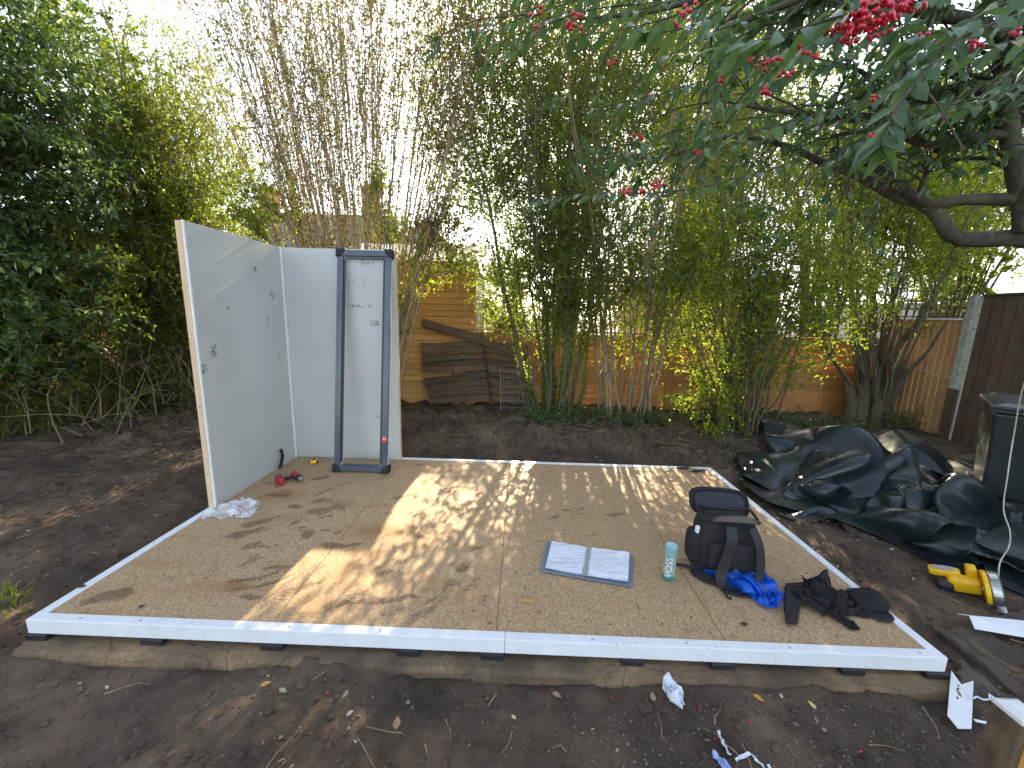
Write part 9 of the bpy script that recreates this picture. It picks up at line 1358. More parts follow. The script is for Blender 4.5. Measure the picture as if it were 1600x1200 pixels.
for b in ((1318, 45, -.95, 13, .012, .005), (1345, 24, -.96, 20, .014, .005), (1375, 32, -.97, 26, .016, .005), (1400, 10, -.95, 22, .015, .005), (1425, 12, -.94, 14, .012, .005), (1360, 5, -.95, 18, .014, .005), (1335, 50, -.96, 10, .01, .005), (1298, 52, -.93, 5, .006), (1362, 50, -.96, 8, .009), (1200, 100, -.9, 7, .010), (1218, 92, -.9, 4, .006), (1188, 142, -.85, 7, .010), (1250, 72, -.93, 4, .007),
          (1268, 88, -.93, 4, .006), (1228, 115, -.9, 4, .006), (1178, 92, -.85, 3, .006), (1528, 65, -.85, 7, .010), (1590, 48, -.85, 6, .010), (1450, 48, -.9, 2, .005), (1398, 182, -.9, 6, .009), (1370, 153, -.85, 4, .006), (1366, 212, -.93, 4, .006), (1404, 228, -.95, 4, .006), (1420, 2, -.95, 5, .008),
          (980, 300, .17, 6, .016, .008), (1003, 298, .18, 7, .016, .008), (1025, 289, .2, 7, .016, .008), (1095, 240, .4, 5, .018, .008), (1000, 213, .45, 4, .014, .008), (955, 97, .2, 4, .014, .008), (893, 40, .1, 5, .018, .009), (840, 45, .3, 4, .02, .009), (1008, 55, .0, 6, .016, .008), (1052, 38, -.05, 6, .014, .007), (1078, 12, -.1, 5, .014, .007), (1070, 28, -.1, 5, .014, .007), (1128, 125, 0, 4, .012, .007), (1013, 152, .4, 3, .012, .008), (905, 20, .1, 4, .016, .008), (835, 20, .3, 5, .02, .009)):
    berry_cluster(*b)

# ------------------------------------------------------------------ loose things
def gridsheet(name, A, m, parent, world=False, th=0, sub=1, crease=False):
    me = gridmesh(name, A[..., 0], A[..., 1], A[..., 2], True); o = link(name, me, m, parent, world)
    if th:
        s_ = o.modifiers.new('solid', 'SOLIDIFY'); s_.thickness = th
    if sub:
        s_ = o.modifiers.new('sub', 'SUBSURF'); s_.levels = sub; s_.render_levels = sub
    return o
def rotz(A, a):
    c, s = math.cos(a), math.sin(a); B = A.copy(); B[..., 0] = A[..., 0]*c-A[..., 1]*s; B[..., 1] = A[..., 0]*s+A[..., 1]*c; return B
# pond liner heap
A = unpack(TARP_DATA); tc_ = A.reshape(-1, 3).mean(0)
A[..., 0] -= .22; A[..., 2] = A[..., 2]*.80+.03+.10*sstep(2.9, 4.4, A[..., 1])
o = gridsheet('tarpaulin', A-np.array((tc_[0], tc_[1], 0)), MT['tarp'], None, th=.002); o.location = (tc_[0], tc_[1], 0)
A2t = unpack(TARP_DATA); A2t = A2t-A2t.reshape(-1, 3).mean(0); A2t = rotz(A2t*np.array((-.62, .62, .75)), math.radians(-8)); A2t[..., 2] -= A2t[..., 2].min(); A2t += np.array((6.55-tc_[0], 2.05-tc_[1], .03))
gridsheet('folded_layer', A2t, MT['tarp'], o, th=.002)
def poly_at(P, t):
    u = t*(len(P)-1); i = min(int(u), len(P)-2); return P[i]+(P[i+1]-P[i])*(u-i)
UP_ = [np.array(p) for p in smoothpath([at(1215, 712, 3.6), at(1270, 705, 3.5), at(1370, 700, 3.3), at(1440, 735, 2.9), at(1510, 800, 2.3), at(1580, 880, 1.7), at(1660, 960, 1.3)], 60)]
LO_ = [np.array(p) for p in smoothpath([gr(1150, 748, .08), gr(1200, 785, .07), gr(1300, 812, .06), gr(1390, 848, .06), gr(1480, 888, .06), gr(1560, 915, .06), gr(1640, 950, .06)], 60)]
nu_, nv_ = 90, 34; A4 = np.zeros((nu_, nv_, 3))
for i in range(nu_):
    a_, b_ = poly_at(LO_, i/(nu_-1)), poly_at(UP_, i/(nu_-1))
    for j in range(nv_):
        t_ = j/(nv_-1); A4[i, j] = a_+(b_-a_)*t_; A4[i, j, 2] = a_[2]+(b_[2]-a_[2])*(t_**.8)
uu_, vv_ = np.meshgrid(np.linspace(0, 1, nu_), np.linspace(0, 1, nv_), indexing='ij'); rd = lambda f_, s_, k_: 1-2*np.abs(fbm(uu_*f_+vv_*k_, vv_*1.6-uu_*f_*.25, 1., 2, s_))
bul = (rd(7, 71, 2.5)-.6)*.13+(rd(15, 75, -3)-.6)*.045; bul *= np.sin(np.pi*np.clip(vv_*1.05, .04, 1))**.6
A4[..., 2] = np.maximum(A4[..., 2]+bul*.8+.01, .07); A4[..., 1] -= bul*.9; A4[..., 0] -= bul*.5
gridsheet('front_fold', A4-np.array((tc_[0], tc_[1], 0)), MT['tarp'], o, th=.002)
tag(o, 'large crumpled black waterproof sheet heaped on soil beside the deck', 'tarpaulin')

# wheelie bin
bc = at(1541, 634, 2.0); bn = thing('wheelie_bin', 'dark wheelie bin with closed lid at right edge beside black sheet', 'bin', (bc[0]+.50, 2.06, max(.04, bc[2]-1.04)), (0, 0, math.radians(-42)))
mb = MB(); V = []
for z, w_, d_ in ((.10, .42, .50), (.35, .455, .55), (.98, .53, .66)):
    for x, y in ((-1, -1), (1, -1), (1, 1), (-1, 1)): V.append((x*w_/2, y*d_/2, z))
mb.add(V, [(3, 2, 1, 0), (8, 9, 10, 11)]+[(k*4+i, k*4+(i+1) % 4, k*4+4+(i+1) % 4, k*4+4+i) for k in (0, 1) for i in range(4)]); mb.build('body', MT['bin'], bn, bevel=.03, seg=4)
mb = MB(); mb.b2((-.29, -.365, .982), (.29, .36, 1.02)); mb.build('rim', MT['bin'], bn, bevel=.008)
mb = MB(); mb.add([(-.30, -.39, 1.022), (.30, -.39, 1.022), (.30, .38, 1.022), (-.30, .38, 1.022), (-.29, -.38, 1.05), (.29, -.38, 1.05), (.29, .37, 1.07), (-.29, .37, 1.07), (-.2, -.28, 1.075), (.2, -.28, 1.075), (.2, .3, 1.11), (-.2, .3, 1.11)], [(3, 2, 1, 0)]+[(k*4+i, k*4+(i+1) % 4, k*4+4+(i+1) % 4, k*4+4+i) for k in (0, 1) for i in range(4)]+[(8, 9, 10, 11)]); mb.build('lid', MT['bin'], bn, bevel=.01)
MB().tube([(-.2, .42, 1.0), (.2, .42, 1.0)], .016).build('handle', MT['bin'], bn)
for sx in (-1, 1): MB().lathe([(.09, -.025), (.1, -.02), (.1, .02), (.09, .025)], (sx*.24, .27, .10), 20, Matrix.Rotation(math.pi/2, 3, 'Y')).build('wheel', MT['black_rubber'], bn)
MB().b2((-.1, -.372, .995), (-.06, -.366, 1.008)).build('clip', MT['galv'], bn)
# pale cable hanging down over the bin
cb = MB(); pts = smoothpath([at(1640, 520, .9), at(1600, 600, 1.2), at(1584, 680, 1.35), at(1574, 745, 1.3), at(1568, 795, 1.3), at(1578, 830, 1.2), at(1576, 855, 1.15), gr(1562, 880, .22), gp(1560, 915)], 70)
cb.tube(pts, .0045, 6); o = cb.build('cable', MT['wire_pale'], None); tag(o, 'thin pale cable hanging down in front of the wheelie bin', 'cable')
cb = MB(); pts = smoothpath([on_x(1408, 572, RX-.3), on_x(1440, 578, RX-.2), on_x(1468, 588, RX-.12), on_x(1494, 590, RX-.12)], 12); cb.tube(pts, .006, 5); o = cb.build('washing_line', MT['galv'], None); tag(o, 'thin sagging wire tied between stump shrub and concrete post', 'wire')
bu = thing('bucket', 'dark green plastic tub half hidden under the left bushes', 'tub', (*gr(72, 655, .08)[:2], .08)); MB().lathe([(.14, 0), (.15, .01), (.19, .34), (.205, .34), (.205, .36), (.18, .36)], (0, 0, 0), 28).build('tub_wall', MT['bin'], bu, smooth=False); MB().lathe([(.21, .361), (.21, .38), (.1, .40)], (0, 0, 0), 28).build('lid', MT['bin'], bu)

# circular saw on the ground (seen from behind, guard to the right)
Rs = Matrix.Rotation(math.radians(-58), 3, 'Z')
sw = thing('circular_saw', 'yellow cordless circular saw with silver blade guard lying on the soil', 'circular saw', (*gp(1540, 934)[:2], float(gp(1540, 934)[2])+.012), (math.radians(8), math.radians(-14), math.radians(-40)))
# local: x along motor axis (left to blade side), y cutting direction, z up
mb = rounded((.17, .10, .10), 6); mb.v = [(x-.10, y, z+.075) for x, y, z in mb.v]; mb.build('motor_housing', MT['yellow_tool'], sw, smooth=True)
mb = rounded((.17, .075, .05), 6); mb.v = [(x-.19, y+.055, z+.12) for x, y, z in mb.v]; mb.build('battery_foot', MT['yellow_tool'], sw, smooth=True)
MB().b2((-.245, .03, .146), (-.14, .085, .149)).build('label_plate', MT['galv'], sw, bevel=.001)
mb = rounded((.09, .09, .075), 5); mb.v = [(x-.20, y-.035, z+.06) for x, y, z in mb.v]; mb.build('battery', MT['black_plastic'], sw, smooth=True)
mb = rounded((.06, .09, .09), 5); mb.v = [(x-.05, y+.075, z+.135) for x, y, z in mb.v]; mb.build('rear_handle', MT['yellow_tool'], sw, smooth=True)
th_ = np.linspace(math.radians(-25), math.radians(200), 26); R0 = .115
def arcbox(r0, r1, x0, x1, ths, c=(0, 0)):
    mb = MB(); V = []
    for t in ths:
        for r, x in ((r0, x0), (r1, x0), (r1, x1), (r0, x1)): V.append((x, c[0]+r*math.cos(t), c[1]+r*math.sin(t)))
    n = len(ths); return mb.add(V, [(i*4+j, i*4+(j+1) % 4, i*4+4+(j+1) % 4, i*4+4+j) for i in range(n-1) for j in range(4)]+[(3, 2, 1, 0), tuple((n-1)*4+j for j in range(4))])
arcbox(.04, .125, -.015, .012, th_, (-.02, .075)).build('yellow_guard', MT['yellow_tool'], sw, bevel=.006)
arcbox(.10, .128, .014, .062, th_, (-.02, .075)).build('blade_guard', MT['steel'], sw, bevel=.006)
arcbox(.02, .127, .063, .066, th_, (-.02, .075)).build('guard_cover', MT['steel'], sw, bevel=.002)
MB().lathe([(.095, -.001), (.095, .001)], (.038, -.02, .075), 40, Matrix.Rotation(math.pi/2, 3, 'Y')).build('blade', MT['steel'], sw)
MB().b2((-.08, -.16, -.002), (.075, .13, .002)).build('base_plate', MT['steel'], sw, bevel=.001)

# white trim offcuts
def quad_plate(mb, P, th=.002):
    P = [Vector([float(a) for a in p]) for p in P]; n = (P[1]-P[0]).cross(P[2]-P[0]).normalized()*th; V = P+[p+n for p in P]; k = len(P)
    return mb.add(V, [tuple(range(k))[::-1], tuple(range(k, 2*k))]+[(i, (i+1) % k, k+(i+1) % k, k+i) for i in range(k)])
hA = max(float(gp(*q)[2]) for q in ((1502, 1070), (1497, 1139), (1521, 1064), (1518, 1139)))+.02; A_, B_, A2_, B2_ = [gr(*q, hA) for q in ((1502, 1070), (1497, 1139), (1521, 1064), (1518, 1139))]
t1 = thing('trim_offcut', 'short white angle trim offcut with drilled holes right of deck corner', 'trim offcut', A_, group='white plastic trim offcuts on the soil')
quad_plate(MB(), [A_, B_, B2_, A2_]).build('flat_leg', MT['pvc'], t1, True)
C1, C2 = at(1486, 1048, A_[1]+.03), at(1480, 1118, B_[1]+.03); quad_plate(MB(), [A_, C1, C2, B_]).build('raised_leg', MT['pvc'], t1, True)
for k in (.12, .2, .42): 
    p = A_*.72+C1*.28+(B_-A_)*k; MB().lathe([(.006, 0), (.006, .003)], p, 12, Matrix.Rotation(-.75, 3, 'Y')).build('drilled_hole', MT['black_rubber'], t1, True)
hA = max(.06, max(float(gp(*q)[2]) for q in ((1514, 962), (1640, 974), (1523, 983), (1640, 1003), (1580, 980))))+.02; A_, B_, A2_, B2_ = [gr(*q, hA+dz_) for q, dz_ in (((1514, 962), .03), ((1640, 974), .03), ((1523, 983), 0), ((1640, 1003), 0))]
t2 = thing('trim_offcut', 'long white angle trim offcut lying below the yellow saw', 'trim offcut', A_, group='white plastic trim offcuts on the soil')
quad_plate(MB(), [A_, A2_, B2_, B_]).build('flat_leg', MT['pvc'], t2, True); quad_plate(MB(), [A_, B_, B_+(.0, .05, -.035), A_+(-.05, .02, -.008)]).build('raised_leg', MT['pvc'], t2, True)
c = gp(1544, 1135)+(0, 0, .018); o = MB().box((0, 0, 0), (.11, .012, .004), Matrix.Rotation(-.2, 3, 'Z')).build('plastic_strip', MT['pvc'], None); o.location = c; tag(o, 'narrow white plastic strip lying left of the wooden post', 'plastic strip')
c = gp(1512, 1002)+(0, 0, .02); o = MB().add([(-.05, .014, 0), (.035, .008, 0), (.04, -.02, 0), (-.02, -.012, 0), (-.05, .014, .014), (.035, .008, .014), (.04, -.02, .014), (-.02, -.012, .014)], [(3, 2, 1, 0), (4, 5, 6, 7), (0, 1, 5, 4), (1, 2, 6, 5), (2, 3, 7, 6), (3, 0, 4, 7)]).build('foam_scrap', MT['frame_white'], None, bevel=.002); o.location = c; tag(o, 'small white chunk lying between deck corner and long trim offcut', 'scrap')
tg = thing('paper_tag', 'small printed white tag on a crumpled string beside trim offcut', 'tag', gp(1552, 1100)+(0, 0, .015)); Rt = Matrix.Rotation(.75, 3, 'Z') @ Matrix.Rotation(.25, 3, 'X')
MB().box((0, 0, .01), (.048, .040, .001), Rt).build('card', MT['white_paper'], tg)
mb = MB()
for k in range(4): mb.box(Rt @ Vector((-.002, .012-k*.008, .0012))+Vector((0, 0, .01)), (.034, .003, .0004), Rt)
mb.build('printed_lines', MT['grey_cover'], tg); MB().tube(smoothpath([(-.03, 0, .012), (-.05, .004, .005), (-.075, .012, .012), (-.09, .01, .004), (-.11, .02, .008)], 20), .004, 5).build('string', MT['litter'], tg)
# wooden post bottom right
c0 = at(1552, 1120, -.62); pt = thing('wooden_post', 'short wooden post with white painted chamfered top at bottom right corner', 'post', (c0[0]+.145, -.58, 0)); pz = float(c0[2])
MT['post_wood'] = simple('stained post timber', (.11, .07, .04), .75, var=.5, vs=7, bmp=.4, scale=(3, 3, 1)); MT['post_yellow'] = simple('yellow worn paint', (.42, .20, .03), .6, var=.3, vs=9, bmp=.2)
MB().b2((-.045, -.045, 0), (.045, .045, pz-.03)).build('shaft', MT['post_wood'], pt, bevel=.004)
mb = MB(); mb.add([(-.046, -.046, pz-.029), (.046, -.046, pz-.029), (.046, .046, pz-.029), (-.046, .046, pz-.029), (-.046, -.046, pz-.012), (.046, -.046, pz-.012), (.046, .046, pz-.012), (-.046, .046, pz-.012), (-.022, -.028, pz), (.022, -.028, pz), (.022, .028, pz), (-.022, .028, pz)], [(3, 2, 1, 0)]+[(k*4+i, k*4+(i+1) % 4, k*4+4+(i+1) % 4, k*4+4+i) for k in (0, 1) for i in range(4)]+[(8, 9, 10, 11)]); mb.build('painted_cap', MT['frame_white'], pt, bevel=.002)
MB().b2((-.018, -.0475, .05), (.047, -.0455, pz-.06)).build('yellow_face', MT['post_yellow'], pt)

# litter
def crumple(name, label, cat, loc, sx, sy, h, m, seed, n=22, rot=0, data=None):
    xs = np.linspace(-1, 1, n); X, Y = np.meshgrid(xs, xs, indexing='ij'); r = 1/(1+.35*(X**2+Y**2)); e = fbm(X, Y, 1.5, 3, seed)*.7+1
    Z = np.abs(fbm(X, Y, 2.2, 4, seed+5))*h*2+h*.3*(1-np.maximum(abs(X), abs(Y))**4); Z[0] = Z[-1] = Z[:, 0] = Z[:, -1] = .002
    A = np.stack([X*sx*e*r+fbm(X, Y, 2.5, 2, seed+9)*sx*.5, Y*sy*e*r+fbm(X, Y, 2.5, 2, seed+19)*sy*.5, Z], -1); A = rotz(A, rot)
    o = gridsheet(name, A, m, None, th=.0008); o.location = [float(v) for v in loc]; return tag(o, label, cat)
crumple('crumpled_film', 'crumpled pale plastic film lying on soil against the base edge', 'litter', gp(1053, 1086), .075, .045, .05, MT['litter'], 3, rot=-1.0)
MT['blue_white'] = simple('blue and white packet', (.30, .42, .72), .35, var=.3, vs=8)
crumple('torn_packet', 'torn pale blue packet at the bottom edge of the soil', 'litter', gp(1135, 1200), .06, .025, .02, MT['blue_white'], 13, rot=-.9)
for pts, lab in (([(1122, 1142), (1130, 1160), (1140, 1180)], 'twisted white plastic strip pointing up from the torn packet'), ([(1150, 1188), (1170, 1178), (1190, 1195), (1200, 1215)], 'curved white plastic strip right of the torn packet'), ([(1200, 1195), (1212, 1215)], 'short white plastic strip at bottom edge, rightmost of the litter')):
    Pz = smoothpath([gp(x, y, .01) for x, y in pts], 12); o = MB().ribbon([Vector(p)-Vector(Pz[0])+Vector((0, 0, .006*math.sin(i*1.7))) for i, p in enumerate(Pz)], .014, .003, [Vector((math.cos(i*.5), math.sin(i*.5), .3)) for i in range(len(Pz))]).build('plastic_strip', MT['litter'], None); o.location = Pz[0]; tag(o, lab, 'plastic strip')

# ------------------------------------------------------------------ things on the deck
# cordless drill lying on its side
Bp, Hp, Tp = np.array(gr(432, 752, .285)), np.array(gr(463, 743, .285)), np.array(gr(488, 764, .275))
dr = thing('cordless_drill', 'red and black cordless drill with a bit lying on the deck', 'drill', (Hp[0], Hp[1], ZT)); u = nrm(Tp-Hp); hh_ = nrm(Bp-Hp); u[2] = 0; hh_[2] = 0; up_ = np.array((0, 0, 1.)); O = np.array((0, 0, .036))
mb = MB(); mb.tube([O-u*.07, O-u*.066, O+u*.03, O+u*.045], [.022, .031, .031, .026], 16); mb.build('motor_housing', MT['red_tool'], dr, bevel=.002)
MB().tube([O+u*.046, O+u*.06, O+u*.095, O+u*.10], [.029, .031, .027, .02], 16).build('gearbox', MT['black_plastic'], dr)
MB().tube([O+u*.101, O+u*.125, O+u*.14], [.02, .021, .012], 14).build('chuck', MT['steel'], dr)
MB().tube([O+u*.141, O+u*.20], .0035, 8).build('drill_bit', MT['steel'], dr)
MB().tube([O+hh_*.032, O+hh_*.08+u*.004, O+hh_*.13], [.021, .019, .021], 12).build('grip', MT['black_rubber'], dr)
hx = Vector(hh_); ux = Vector((-hh_[1], hh_[0], 0)); Rm = Matrix((hx, ux, (0, 0, 1))).transposed()
MB().box(O+hh_*.158, (.05, .115, .070), Rm).build('battery', MT['red_tool'], dr, bevel=.008, seg=3)
MB().box(O+hh_*.142, (.018, .10, .072), Rm).build('battery_collar', MT['black_plastic'], dr, bevel=.004)
tm = thing('tape_measure', 'small yellow and black tape measure on deck near the back panel', 'tape measure', (*gr(491, 723, ZT)[:2], ZT), (0, 0, .3))
mb = rounded((.075, .075, .038), 7); mb.v = [(x, y, z+.019) for x, y, z in mb.v]; mb.build('case', MT['yellow_tool'], tm, smooth=True)
MB().b2((-.040, -.028, .006), (-.030, .028, .033)).build('side_grip', MT['black_rubber'], tm, bevel=.004); MB().lathe([(.022, .0385), (.020, .0405)], (0, 0, 0), 20).build('badge', MT['black_plastic'], tm); MB().b2((.030, -.039, .002), (.041, .02, .033)).build('side_grip', MT['black_rubber'], tm, bevel=.003)
c = gr(434, 733, ZT); o = MB().tube([Vector(p) for p in smoothpath([(0, 0, .012), (.01, .02, .07), (.02, .03, .15), (.005, .03, .215)], 12)], .017, 12).build('hose_offcut', MT['black_rubber'], None); o.location = (max(c[0], .10), c[1], ZT); tag(o, 'short curved black hose offcut standing against the left wall panel', 'hose')
# clear film heap at the wall foot
m, nt, bs = newmat('clear plastic film'); bs.inputs['Base Color'].default_value = (.80, .84, .92, 1); bs.inputs['Roughness'].default_value = .12; bs.inputs['Alpha'].default_value = .38; MT['film'] = m
A = unpack(BAG_DATA); A = (A-A.reshape(-1, 3).mean(0)); s_ = .19; A = rotz(A*np.array((s_, s_*.8, s_*.85)), .55); A[..., 2] -= A[..., 2].min()
pf = thing('plastic_film', 'crumpled clear plastic film bag at the foot of left panel', 'plastic film', (*gr(372, 800, ZT)[:2], ZT+.003)); gridsheet('film', A, MT['film'], pf, th=0, sub=1)
crumple_c = gr(352, 808, ZT)
# ring binder
bL, bR, bBR, bBL = [np.array(gr(*p, ZT+.004)) for p in ((843, 893), (988, 918), (990, 868), (855, 846))]
bd = thing('ring_binder', 'open grey ring binder of white printed sheets lying on deck', 'binder', (*((bL+bBR)/2)[:2], ZT)); 
def bil(u, v, z=0): return bL*(1-u)*(1-v)+bR*u*(1-v)+bBR*u*v+bBL*(1-u)*v+np.array((0, 0, z))
mb = quad_plate(MB(), [bil(0, 0), bil(.49, 0), bil(.49, 1), bil(0, 1)], .004); mb.build('cover', MT['grey_cover'], bd, True); quad_plate(MB(), [bil(.51, 0), bil(1, 0), bil(1, 1), bil(.51, 1)], .004).build('cover', MT['grey_cover'], bd, True)
quad_plate(MB(), [bil(.492, 0, -.001), bil(.508, 0, -.001), bil(.508, 1, -.001), bil(.492, 1, -.001)], .004).build('spine', MT['grey_cover'], bd, True)
m, nt, bs = newmat('sheets in clear wallets'); v = coords(nt)
f = noise(nt, v, 7, 5, .6, 1.2); ln = noise(nt, coords(nt, (1, 22, 1), rot=(0, 0, .17)), 9, 2)
col = mix(nt, ramp(nt, ln, [(.60, (0, 0, 0)), (.64, (1, 1, 1))]), (.76, .78, .86), (.42, .45, .58)); nt.links.new(col, bs.inputs['Base Color'])
bs.inputs['Roughness'].default_value = .4; bs.inputs['Coat Weight'].default_value = .8; bs.inputs['Coat Roughness'].default_value = .08
bump(nt, bs, f, .6, .006); MT['wallet'] = m
for (u0, u1, v0, v1, z0) in ((.055, .47, .07, .97, .007), (.525, .955, .06, .98, .010)):
    for k in range(3):
        uu, vv = np.meshgrid(np.linspace(u0+.004*k, u1-.003*k, 22), np.linspace(v0+.003*k, v1-.002*k, 22), indexing='ij'); P_ = bil(0, 0)[None, None]*0+bL*(1-uu)[..., None]*(1-vv)[..., None]+bR*uu[..., None]*(1-vv)[..., None]+bBR*uu[..., None]*vv[..., None]+bBL*(1-uu)[..., None]*vv[..., None]
        P_[..., 2] += z0+.003*k+.014*np.abs(fbm(uu, vv, 4, 3, 33+k))+.008*(abs(uu-.5)*2)**3; gridsheet('sheet', P_, MT['wallet'], bd, True, sub=1)
MT['sleeve_edge'] = simple('greenish sleeve edge', (.42, .50, .46), .25, vs=12)
quad_plate(MB(), [bil(.472, .06, .011), bil(.495, .06, .011), bil(.495, .97, .011), bil(.472, .97, .011)], .002).build('sleeve_edge', MT['sleeve_edge'], bd, True)
quad_plate(MB(), [bil(.503, .06, .013), bil(.524, .06, .013), bil(.524, .97, .013), bil(.503, .97, .013)], .002).build('sleeve_edge', MT['sleeve_edge'], bd, True)
for vv in (.36, .64):
    c = bil(.5, vv, .012); mb = MB(); mb.tube([c+np.array((.018*math.cos(a), 0, .018*math.sin(a))) for a in np.linspace(0, math.pi, 12)], .0016, 6); mb.build('ring', MT['steel'], bd, True)
# water bottle
m, nt, bs = newmat('clear teal tinted plastic'); bs.inputs['Base Color'].default_value = (.62, .80, .76, 1); bs.inputs['Roughness'].default_value = .12; bs.inputs['Transmission Weight'].default_value = .75; bs.inputs['IOR'].default_value = 1.25; MT['bottle'] = m
MT['teal'] = simple('teal plastic', (.20, .36, .37), .35, var=.05, bmp=0); MT['teal_dark'] = simple('dark teal base', (.02, .20, .22), .2, var=.05, bmp=0); MT['teal_top'] = simple('pale teal cap top', (.36, .58, .56), .4, var=.05, bmp=0)
bt = thing('water_bottle', 'teal cylindrical water bottle with white lettering standing beside the backpack', 'bottle', (*gr(1044, 903, ZT)[:2], ZT)); br0 = .039
MB().lathe([(.030, .0), (br0, .008), (br0, .028)], (0, 0, 0), 32).build('base', MT['teal_dark'], bt, smooth=False); MB().lathe([(br0-.001, .029), (br0, .033), (br0, .165), (.034, .172)], (0, 0, 0), 32).build('body', MT['bottle'], bt, smooth=False)
MB().lathe([(.028, .165), (.030, .173), (.040, .176), (.040, .236), (.038, .24)], (0, 0, 0), 32).build('cap', MT['teal'], bt); MB().lathe([(.036, .2405), (.036, .2425), (.026, .2425), (.025, .241)], (0, 0, 0), 32).build('cap_top', MT['teal_top'], bt)
cu = bpy.data.curves.new('lettering', 'FONT'); cu.body = 'VOSS'; cu.size = .062; cu.align_x = 'CENTER'; cu.resolution_u = 6; cu.extrude = .0003
to = bpy.data.objects.new('lettering_src', cu); C.objects.link(to); dg = bpy.context.evaluated_depsgraph_get(); me = bpy.data.meshes.new_from_object(to.evaluated_get(dg)); bpy.data.objects.remove(to)
bm = bmesh.new(); bm.from_mesh(me); bmesh.ops.subdivide_edges(bm, edges=[e for e in bm.edges if e.calc_length() > .008], cuts=2); bm.to_mesh(me); bm.free()
for v_ in me.vertices:
    x, y, z = v_.co; an = math.radians(-118)+(-(y-.02))/br0; rr = br0+.0006+z; v_.co = (rr*math.cos(an), rr*math.sin(an), .10+x)
for v_ in me.vertices: pass
link('lettering', me, MT['frame_white'], bt)

# backpack
bp = thing('backpack', 'black open backpack standing on deck behind the blue bag', 'backpack', (4.13, .70, ZT), (0, 0, math.radians(-6)))
def leanb(p): 
    bulge = 1+.10*math.sin(min(1, max(0, (p.z+.19)/.38))*math.pi); return Vector((p.x*bulge, p.y*bulge+(p.z+.19)*.10, p.z+.19))
rounded((.36, .21, .38), 5, 36, 24, leanb).build('main_body', MT['cloth_grey'], bp, smooth=True)
mb = rounded((.30, .06, .20), 5, 28, 16, lambda p: Vector((p.x*(1-.15*(p.z+.1)), p.y-.115, p.z+.15))); mb.build('front_pad', MT['cloth_grey'], bp, smooth=True)
mb = rounded((.10, .17, .24), 3.5, 24, 16, lambda p: Vector((p.x-.195, p.y+.02, p.z+.14))); mb.build('side_pocket', MT['cloth_grey'], bp, smooth=True)
mb = rounded((.05, .15, .22), 3.5, 24, 16, lambda p: Vector((p.x+.195, p.y+.02, p.z+.14))); mb.build('side_pocket', MT['cloth_grey'], bp, smooth=True)
MB().lathe([(.012, 0), (.022, .01), (.022, .05), (.01, .058)], (-.19, -.01, .245), 16).build('white_item_in_pocket', MT['frame_white'], bp)
# raised lid: padded rim and navy lining
def lid_pt(x, z, y=0): return Vector((x*1.22, .12+y+z*.45, .315+z*.74))
out = []
for t in np.linspace(0, 2*math.pi, 56, endpoint=False):
    e = .55; cx, sz = math.cos(t), math.sin(t); out.append((math.copysign(abs(cx)**e, cx)*.168, math.copysign(abs(sz)**e, sz)*.115+.115))
mb = MB(); n = len(out); V = [lid_pt(x, z, 0) for x, z in out]+[lid_pt(x, z, .03) for x, z in out]; mb.add(V, [tuple(range(n)), tuple(range(n, 2*n))[::-1]]+[(i, n+i, n+(i+1) % n, (i+1) % n) for i in range(n)]); mb.build('lid', MT['cloth_black'], bp, bevel=.008)
mb = MB(); V = [lid_pt(x*.84, .115+(z-.115)*.80, -.002) for x, z in out]+[lid_pt(x*.82, .115+(z-.115)*.78, -.008) for x, z in out]; mb.add(V, [tuple(range(n, 2*n))]+[(i, n+i, n+(i+1) % n, (i+1) % n) for i in range(n)]); mb.build('lining', MT['navy'], bp, smooth=False)
MB().tube([lid_pt(x*.97, .115+(z-.115)*.97, -.004) for x, z in out+out[:1]], .006, 6).build('piping', MT['strap'], bp)
# top rim, zip edge and grab handle
rim = [Vector((.185*math.copysign(abs(math.cos(t))**.5, math.cos(t)), .035+.10*math.copysign(abs(math.sin(t))**.5, math.sin(t)), .385+.012*math.sin(3*t))) for t in np.linspace(0, 2*math.pi, 41)]
MB().tube(rim, .010, 8).build('rim', MT['strap'], bp)
hd = smoothpath([(-.13, -.075, .385), (-.09, -.105, .415), (0, -.12, .43), (.10, -.11, .42), (.16, -.08, .39)], 24); MB().ribbon(hd, [.022+.02*math.sin(math.pi*i/(len(hd)-1)) for i in range(len(hd))], .008, (0, .5, 1)).build('handle', MT['leather'], bp, bevel=.002)
hd = smoothpath([(-.16, -.05, .385), (-.08, -.09, .40), (.02, -.10, .395), (.14, -.08, .40), (.175, -.05, .385)], 24); MB().tube(hd, .013, 8, squash=.6).build('handle', MT['strap'], bp)
# shoulder straps hanging to the floor in front
s1 = smoothpath([(-.03, -.12, .375), (-.035, -.165, .30), (-.06, -.18, .18), (-.09, -.20, .07), (-.085, -.24, .02), (-.02, -.275, .012), (.05, -.27, .012), (.09, -.26, .012)], 40); ws_ = [.075-.02*abs(math.sin(i/12)) for i in range(len(s1))]
MB().ribbon(s1, .068, .012, [Vector((1, 0, 0)).lerp(Vector((0, 1, 0)), sstep(.55, .8, i/len(s1))) for i in range(len(s1))]).build('shoulder_strap', MT['strap'], bp, bevel=.004)
s2 = smoothpath([(.10, -.12, .375), (.135, -.16, .28), (.15, -.18, .16), (.14, -.20, .07), (.12, -.235, .02), (.075, -.262, .012)], 34)
MB().ribbon(s2, .052, .012, [Vector((1, 0, 0)).lerp(Vector((0, 1, 0)), sstep(.7, .95, i/len(s2))) for i in range(len(s2))]).build('shoulder_strap', MT['strap'], bp, bevel=.004)
